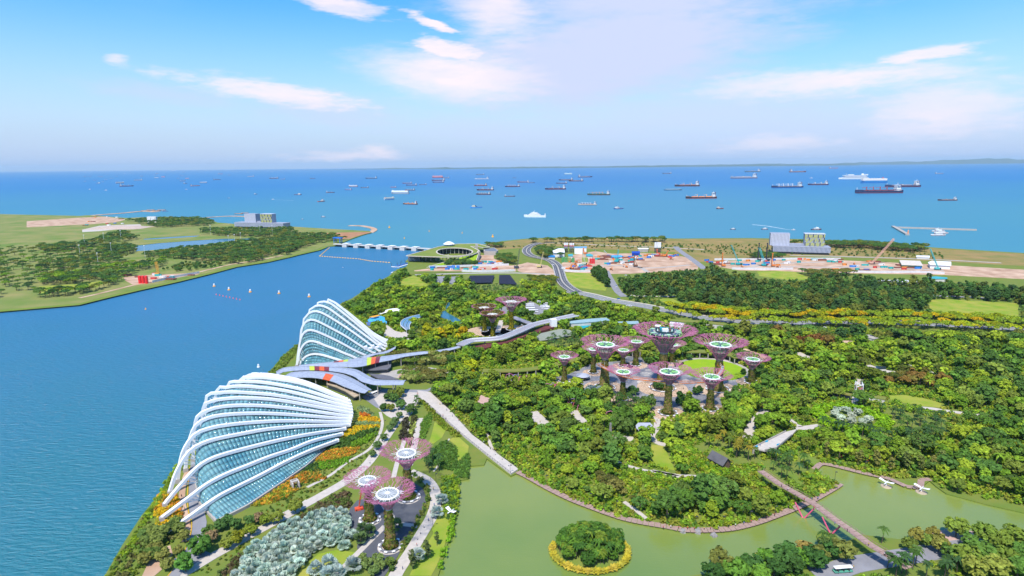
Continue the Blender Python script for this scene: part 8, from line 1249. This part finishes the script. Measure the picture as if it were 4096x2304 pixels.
for a in [('gen', 'F1', 600, 340, 135, 1, 'navy cargo ship with tall white house, largest at the far left', NV, RDB, WH, .5), ('car', 'F1', 515, 300, 60, 1, 'cream stern on ship touching the navy cargo ship at the far left', GY, RDB, (.7, .62, .55), .9), ('gen', 'F1', 750, 262, 88, -1, 'pale grey ship right of the navy cargo ship', GY, RDB, WH, .4), ('supply', 'F1', 237, 300, 55, 1, 'small white ship left of the cream ship', GY, RDB, WH), ('gen', 'F1', 795, 210, 40, 1, 'small white ship above the pale grey ship', GY, RDB), ('car', 'F1', 985, 232, 42, 1, 'white boxy ship beside the small pink ship', GY, RDB, WH, .5), ('car', 'F1', 1073, 222, 46, 1, 'small pink box ship at the left', PK, RDB, (.7, .3, .3)), ('car', 'F1', 1380, 240, 42, 1, 'pale pink box ship above the white orange ship', PK, RDB, (.62, .45, .5), .4), ('gen', 'F1', 1325, 272, 60, 1, 'white ship with orange deck below the pale pink box ship', NV, RDB, WH, .5, (.6, .25, .08)), ('tug', 'F1', 1352, 303, 55, -1, 'small dark boat ahead of the orange hulled ship', BK), ('gen', 'F1', 1485, 336, 85, 1, 'white ship with orange red hull seen from astern', (.55, .12, .06), RDB, WH, .7), ('car', 'F1', 1590, 296, 65, 1, 'white box shaped ship right of the orange hulled ship', (.3, .35, .45), RDB, WH, .7), ('gen', 'F1', 1765, 256, 72, 1, 'white ship with dark stern further right', NV, RDB, WH, .6), ('gen', 'F1', 1925, 196, 38, 1, 'tiny white ship above the dark stern ship', GY), ('tank', 'F1', 2200, 214, 86, -1, 'pale long ship left of the white crane ship', (.5, .52, .56), RDB), ('bulk', 'F1', 2497, 239, 116, -1, 'distant dark bulk carrier with white cranes', BK, RDB, WH, 0, (.3, .1, .07), WH), ('gen', 'F1', 1810, 182, 60, 1, 'faint pink ship near the horizon', PK), ('tank', 'F1', 1200, 138, 130, -1, 'long white ship lying on the left horizon', WH, WH),
          ('boat', 'F1', 1370, 380, 30, 1, 'white speed boat below the orange hulled ship', WH), ('boat', 'F1', 335, 392, 36, 1, 'white launch below the navy cargo ship', WH), ('boat', 'F1', 125, 380, 30, 1, 'white launch at the far left', WH), ('tug', 'F1', 1915, 492, 30, 1, 'small dark tug with upright mast in open blue water', BK), ('tug', 'F1', 2262, 441, 44, -1, 'low dark boat trailing a thin wake', BK), ('boat', 'F1', 2485, 509, 34, -1, 'white boat with long wake to its right', WH), ('gen', 'A2', 62, 243, 40, -1, 'small white ship right of the distant crane ship', GY), ('gen', 'A2', 312, 237, 46, 1, 'faint blue grey ship below the horizon', NV, RDB, GY), ('supply', 'A2', 190, 372, 62, 1, 'white and navy vessel left of the small dark freighter', NV, RDB), ('supply', 'A2', 385, 428, 36, 1, 'red hulled white ship seen from astern', (.5, .08, .06), RDB, WH, 1.1), ('boat', 'A2', 400, 556, 40, -1, 'white ferry near the breakwater', (.1, .13, .2)), ('boat', 'A2', 227, 574, 22, 1, 'small dark boat near the breakwater', BK),
          ('gen', 'F2', 70, 421, 110, 1, 'small dark freighter with white house at its left end', BK, RDB), ('bulk', 'F2', 298, 387, 108, -1, 'blue hulled ship with white house and twin cranes', BLU, RDB, WH, -.4, (.3, .1, .07), WH), ('car', 'F2', 365, 346, 125, -1, 'grey car carrier behind the blue hulled ship', GY, RDB, (.55, .57, .6), -.3), ('tank', 'F2', 510, 359, 105, -1, 'small dark tanker right of the grey car carrier', BK, RDB), ('tank', 'F2', 597, 239, 150, -1, 'long low dark tanker far behind the grey car carrier', BK, NV), ('car', 'F2', 828, 512, 100, 1, 'cream car carrier seen from its stern', (.35, .45, .55), BLU, (.7, .62, .5), .95), ('car', 'F2', 968, 437, 236, -1, 'large white and grey car carrier in the middle', (.3, .36, .42), GY, WH, -.2), ('gen', 'F2', 880, 353, 85, -1, 'red and white ship above the large white car carrier', (.45, .06, .06), RDB, WH, -.3), ('bulk', 'F2', 1095, 391, 130, -1, 'dark ship with white house right above the large car carrier', BK, RDB, WH, -.15, (.2, .1, .1), WH), ('tank', 'F2', 1060, 302, 126, -1, 'dark purple tanker behind the navy tanker', MR, RDB), ('tank', 'F2', 1115, 327, 145, -1, 'navy tanker with white house above the large car carrier', NV, RDB), ('tank', 'F2', 1262, 319, 96, -1, 'small dark coaster right of the navy tanker', BK), ('gen', 'F2', 1097, 572, 196, -1, 'orange decked heavy lift ship with white house and orange gantry', BK, RDB, WH, -.35, (.75, .3, .08), (.75, .33, .1)), ('car', 'F2', 1450, 228, 142, -1, 'pink red car carrier near the horizon', PK, RDB, (.6, .3, .32)), ('tank', 'F2', 1552, 233, 100, -1, 'dark tanker touching the pink red car carrier', BK), ('tank', 'F2', 1460, 266, 172, -1, 'upper of two overlapping navy tankers', NV, RDB), ('tank', 'F2', 1460, 289, 150, -1, 'lower of two overlapping navy tankers with red waterline', NV, RDB), ('tank', 'F2', 2000, 191, 106, -1, 'faint dark tanker near the hills', NV, NV), ('tank', 'F2', 2020, 249, 180, -1, 'pale white low ship in the middle distance', (.5, .55, .62), GY), ('bulk', 'F2', 2005, 333, 170, -1, 'maroon ship with cream house and raised crane', MR, RDB, (.7, .6, .45), -.1, (.2, .06, .06), (.7, .6, .5)), ('gen', 'F2', 2065, 391, 222, -1, 'navy container ship with tall white house', NV, RDB, WH, -.1), ('bulk', 'F2', 2040, 446, 190, -1, 'dark bulk carrier with cream crane posts', BK, RDB, WH, -.25, (.2, .08, .06), (.75, .65, .5)), ('tank', 'F2', 2380, 471, 140, 1, 'small dark tanker with white house at its left end', BK, RDB), ('bulk', 'F2', 2415, 347, 195, -1, 'navy bulk carrier with row of cream cranes', NV, RDB, WH, 0, (.2, .08, .06), (.7, .55, .45)), ('supply', 'F2', 1945, 614, 148, -1, 'bright blue supply vessel with cream house', (.03, .3, .7), BLU, (.75, .68, .5), .35, (.2, .08, .06), (.03, .05, .12)),
          ('barge', 'F3', 165, 206, 45, 1, 'tiny dark barge in the middle distance', BK), ('tank', 'F3', 265, 256, 135, -1, 'maroon tanker with white house', MR, RDB), ('tank', 'F3', 360, 262, 80, 1, 'low dark ship at the stern of the maroon tanker', BK), ('car', 'F3', 780, 166, 90, -1, 'pale green car carrier under the hills', (.35, .5, .5), GY, (.55, .65, .62)), ('tank', 'F3', 975, 198, 165, 1, 'long low dark tanker with white house at its left', NV, RDB), ('tank', 'F3', 755, 232, 164, -1, 'navy tanker left of the overlapping pair', NV, RDB), ('tank', 'F3', 870, 244, 168, -1, 'dark tanker right of the overlapping pair', BK, RDB), ('tank', 'F3', 705, 269, 128, -1, 'small navy tanker below the overlapping pair', NV, RDB), ('gen', 'F3', 635, 338, 240, -1, 'navy and red bulk ship without cranes in mid sea', NV, RDB), ('bulk', 'F3', 1130, 402, 260, -1, 'dark green bulk carrier with orange cranes', (.03, .1, .07), RDB, WH, -.08, (.08, .15, .1), (.75, .35, .12)), ('bulk', 'F3', 1000, 516, 208, -1, 'beige ship with thin white posts near the coast', (.55, .48, .4), (.2, .05, .05), WH, -.2, (.3, .1, .07), WH), ('supply', 'F3', 1355, 561, 118, -1, 'white and navy supply vessel near the coast', (.03, .08, .25), BLU, WH, .45), ('white', 'F3', 400, 656, 252, -1, 'large white survey ship, nearest vessel on the open sea', WH, WH, WH, -.2, (.5, .5, .5)), ('tank', 'F3', 1910, 156, 106, -1, 'faint dark ship under the right hills', BK), ('gen', 'F3', 2140, 302, 284, -1, 'dark cargo ship with orange deck and tall white house', BK, RDB, WH, 0, (.5, .2, .1)), ('barge', 'F3', 1980, 346, 208, 1, 'blue grey ship loaded with containers', (.06, .15, .26), NV, GY, 0, (.25, .35, .4)), ('gen', 'F3', 2300, 441, 348, -1, 'orange decked ship with dark red hull near the right', BK, (.4, .05, .05), WH, -.05, (.75, .3, .1)), ('tug', 'F3', 2515, 560, 88, -1, 'dark tug with orange trim near the right', BK, RDB, (.7, .6, .5), .3, (.5, .1, .05)),
          ('tank', 'F4', 370, 137, 262, -1, 'long dark tanker with white house far right of centre', (.05, .12, .16), NV), ('tank', 'F4', 890, 140, 332, 1, 'long maroon tanker with house at its left', MR, RDB), ('tank', 'F4', 270, 210, 378, -1, 'red and grey tanker with white deck', (.25, .28, .34), RDB, WH, 0, (.6, .6, .6)), ('boat', 'F4', 1045, 209, 58, 1, 'small white ferry between the large tankers', WH), ('tank', 'F4', 1300, 96, 100, 1, 'faint pink ship below the right hills', PK), ('bulk', 'F4', 765, 320, 358, -1, 'navy bulk carrier with white gantry cranes', NV, BLU, WH, 0, (.3, .3, .35), (.78, .75, .72)), ('gen', 'F4', 1120, 287, 234, -1, 'navy ship with pale deck crane and white house', NV, RDB, WH, 0, (.4, .3, .25), (.78, .7, .6)), ('cruise', 'F4', 1525, 222, 436, -1, 'large white cruise ship', WH, WH, WH, 0, (.6, .6, .6)), ('car', 'F4', 1755, 264, 390, -1, 'blue and cream car carrier in front of the cruise ship', (.02, .2, .45), BLU, (.75, .68, .6)), ('tank', 'F4', 2085, 310, 400, -1, 'navy tanker with white house right of the blue and cream carrier', NV, RDB), ('bulk', 'F4', 1810, 380, 536, -1, 'big navy and red bulk carrier with dark red cranes, largest at the right', NV, (.3, .06, .09), WH, 0, (.2, .05, .06), (.35, .1, .12)), ('tank', 'F4', 2600, 464, 220, -1, 'black and red ship at the right edge', BK, RDB), ('tank', 'F4', 2510, 157, 96, 1, 'faint grey ship at the right edge', GY),
          ('boat', 'A4', 480, 658, 48, 1, 'white and dark boat, leftmost of the boats near the right coast', (.05, .08, .14)), ('boat', 'A4', 742, 658, 58, 1, 'white passenger boat ahead of the wake', (.1, .14, .2)), ('boat', 'A4', 980, 663, 36, 1, 'small speed boat pulling a broad white wake', WH), ('boat', 'A4', 1170, 661, 85, 1, 'white ferry with dark hull near the office block', (.04, .07, .12)), ('boat', 'A4', 1190, 708, 70, 1, 'brown wooden boat just behind the coast trees', (.25, .08, .05), RDB, (.5, .28, .2)), ('boat', 'A4', 2175, 676, 100, -1, 'upper white ferry moored inside the breakwater', WH), ('boat', 'A4', 2200, 692, 112, -1, 'middle white ferry moored inside the breakwater', WH), ('boat', 'A4', 2175, 708, 118, -1, 'lower white ferry moored inside the breakwater', WH), ('boat', 'A2', 562, 975, 16, 1, 'tiny blue boat in the channel', (.03, .3, .6), BLU, WH)]: ship(*a)
for k, (x, y) in enumerate([(30, 138), (70, 152), (130, 148), (310, 146), (370, 145), (520, 136), (575, 163), (635, 132), (845, 135), (965, 125), (1625, 130), (1710, 127), (1885, 136), (1970, 138), (2025, 146), (2165, 148), (2480, 146), (150, 138), (285, 136), (485, 128)]): ship('gen', 'F1', x, y + 8, 22, 1, 'tiny white ship on the hazy left horizon', WH, WH, WH, 0., group='ships on the left horizon')
for x, y in [(65, 217), (130, 212), (240, 213), (280, 217), (330, 252), (400, 237), (475, 212), (290, 283), (970, 198), (1290, 200), (1260, 239), (985, 178), (60, 275), (190, 264), (665, 172), (1325, 208), (1335, 160), (1000, 174)]: ship('gen', 'F1', x, y, 34, random.choice((1, -1)), 'small dim ship in the crowded anchorage at the left', random.choice([(.2, .25, .35), (.35, .25, .3), (.3, .35, .42)]), RDB, (.5, .52, .58), group='dim ships of the left anchorage')
foam = M('foam', (.75, .78, .8), (.55, .65, .7), .8, .05)
for lab, reg, pts, w in [('white wake of the speed boat', 'A4', [(960, 662), (880, 650), (760, 630), (640, 618)], 7), ('thin wake left of the ships', 'F1', [(2500, 510), (2600, 516), (2750, 522)], 5), ('thin wake behind the low dark boat', 'F1', [(2240, 440), (2120, 435)], 3), ('short wake in the left sea', 'F1', [(1350, 379), (1230, 374)], 4), ('short wake at the far left', 'F1', [(320, 391), (250, 388)], 4), ('long faint wake at the right', 'F4', [(2080, 378), (2300, 392), (2560, 402)], 4)]:
    q = smooth_poly([p[:2] for p in GL(reg, pts, 0.)], 5); n = len(q); L_ = offset(q, 1); mb = MB(); V = []
    for i in range(n): f = w * (.25 + .75 * i / n) * .5; d = (np.array(q[min(i + 1, n - 1)]) - q[max(i - 1, 0)]); d /= np.linalg.norm(d); pn = np.array([-d[1], d[0]]); V += [(*(np.array(q[i]) + pn * f), .15), (*(np.array(q[i]) - pn * f), .15)]
    mb.add(V, [(2 * i, 2 * i + 1, 2 * i + 3, 2 * i + 2) for i in range(n - 1)]); o = mb.build('boat_wake', foam); o['kind'] = 'stuff'; o['label'] = lab
# jetties, buoys, boom
T = thing('sea_wall', 'L shaped grey sea wall sheltering the white ferries', 'sea wall', G('E3', 2040, 65, 0)); o3 = np.array(G('E3', 2040, 65, 0))
for pts in ([(2040, 66), (2110, 105), (2190, 150)], [(2078, 76), (2300, 83), (2576, 92), (2900, 102)]): MB().sweep([p - o3 for p in GL('E3', pts, 2.)], 9, 4).build('wall_arm', conc, T)
p = G('E3', 2193, 148, 2.) - o3; MB().lathe([(2, 2), (1.6, 10), (.6, 12)], 10, tuple(p)).build('beacon', PAINT, T, color=(.75, .3, .15))
def buoy(lab, grp, reg, x, y, s_, col, top=(.8, .8, .8)):
    p = G(reg, x, y, 0.); T = thing('buoy', lab, 'buoy', p, 0, grp, s_); MB().lathe([(1.2, -.4), (1.5, .2), (1.3, 1.), (.5, 1.3)], 12).build('float', PAINT, T, color=col); MB().lathe([(.8, 1.3), (.8, 2.8), (.3, 3.3)], 10).build('top_mark', PAINT, T, color=top)
for x, y in [(1153, 1130), (1275, 1160), (1452, 1178), (1690, 1190)]: buoy('orange and white buoy in the row across the channel', 'channel buoys', 'A1', x, y, 1.5, (.8, .35, .05))
buoy('orange and white buoy left of the tall glasshouse top', None, 'A2', 283, 1217, 1.5, (.8, .35, .05)); buoy('white sail marker near the wavy roofs', None, 'B1', 1773, 650, 1., (.75, .75, .75))
for k in range(8): buoy('small red float in the curved line on the channel', 'red floats', 'A1', 1170 + k * 28, 1200 + k * 6, .6, (.8, .1, .08), (.8, .1, .08))
for r_, x, y, s_ in [('A1', 585, 1320, .7), ('A2', 947, 645, 2.), ('A2', 1277, 675, 1.2), ('A2', 1550, 690, 1.2), ('A2', 1803, 722, 2.2), ('A2', 1072, 733, 1.2)]: buoy('yellow orange marker buoy standing alone on the water', 'single marker buoys', r_, x, y, s_, (.85, .4, .05), (.85, .4, .05))
bl_ = along([p[:2] for p in GL('A2', [(450, 810), (370, 880), (500, 890), (690, 903), (800, 922), (968, 935)], 0.)], 7.); T = thing('floating_boom', 'orange floating boom strung across the channel before the barrage', 'boom', (bl_[0][0], bl_[0][1], 0)); fm = MB().tube((-2.2, 0, .3), (2.2, 0, .3), .9, n=8).mesh('float', M('boom_orange', (.75, .42, .12)))
for k in range(len(bl_) - 1): d = bl_[k + 1] - bl_[k]; link('float', fm, T, (bl_[k][0] - bl_[0][0], bl_[k][1] - bl_[0][1], 0), math.atan2(d[1], d[0]))
T = thing('landing_stage', 'floating landing stage with blue covered boats below the barrage', 'pontoon', G('E1', 30, 860, 0)); o3 = np.array(G('E1', 30, 860, 0))
for pts in ([(30, 862), (180, 872), (420, 800)], [(30, 985), (140, 960)]): MB().sweep([p - o3 + [0, 0, .4] for p in GL('E1', pts, .4)], 3, .8).build('pontoon', whitep, T)
for x, y in ((30, 835), (150, 815), (215, 795), (245, 775), (312, 760)): p = G('E1', x, y + 25, 0) - o3; MB().tube(p, p + np.array([0, 0, 7]), .4, n=6).build('mooring_pile', dk, T)
for k, (x, y) in enumerate([(140, 850), (190, 838), (250, 825), (300, 805), (350, 795)]): ship('boat', 'E1', x, y, 60, 1, 'small boat with blue cover moored at the landing stage', (.05, .2, .5), BLU, (.05, .25, .65), .5, group='boats at the landing stage', lm=9)
# dredging works at the spits
for lab, reg, x0, x1, y, n in (('sand barge with spoil heap at the left spit', 'A1', 560, 740, 505, 4), ('sand barge with spoil heap at the right spit', 'A1', 1330, 1480, 530, 3), ('sand barge with spoil heap at the end of the right spit', 'A1', 1530, 1630, 540, 2)):
    for k in range(n): ship('barge', reg, x0 + (x1 - x0) * (k + .5) / n, y - (k % 2) * 6, 70, 1, lab, (.12, .07, .07), RDB, WH, .1, (.5, .34, .24), group=lab)
ship('gen', 'A1', 745, 508, 50, 1, 'blue and white coaster at the tip of the left spit', (.02, .12, .4), RDB, WH)
p = G('A1', 370, 645); V = []; Q = []
for i in range(13):
    for j in range(7): u_, v_ = i / 6 - 1, j / 3 - 1; V.append((p[0] + u_ * 90, p[1] + v_ * 50, 2 + 9 * max(0, 1 - u_ * u_) ** .8 * max(0, 1 - v_ * v_) * (.8 + .2 * math.sin(i * 2.3)) ))
for i in range(12):
    for j in range(6): a = i * 7 + j; Q.append((a, a + 7, a + 8, a + 1))
link('sand_heap', npmesh('sand_heap', V, Q, M('pale_sand', (.5, .4, .33), (.4, .3, .24))), None, label='pale sand heap in the yard across the channel', cat='sand heap')
for x in (625, 660): site_box('white and black site cabin by the sand heap', 'cabins by the sand heap', 'A1', x, 598, (16, 10, 20), (.75, .75, .75))
# ------------------------------------------------------------ the air between here and the hills
hm = bpy.data.materials.new('haze_air'); hm.use_nodes = True; t = hm.node_tree; t.nodes.clear(); o_ = t.nodes.new('ShaderNodeOutputMaterial'); pv = t.nodes.new('ShaderNodeVolumePrincipled')
pv.inputs['Color'].default_value = (.6, .82, 1, 1); pv.inputs['Density'].default_value = HAZE; pv.inputs['Anisotropy'].default_value = 0; t.links.new(pv.outputs[0], o_.inputs['Volume'])
if HAZE > 0:
    hb = MB().box((0, BIG / 2, 289), (2 * BIG + 4000, BIG + 10000, 588)).build('haze', hm); hb['kind'] = 'stuff'
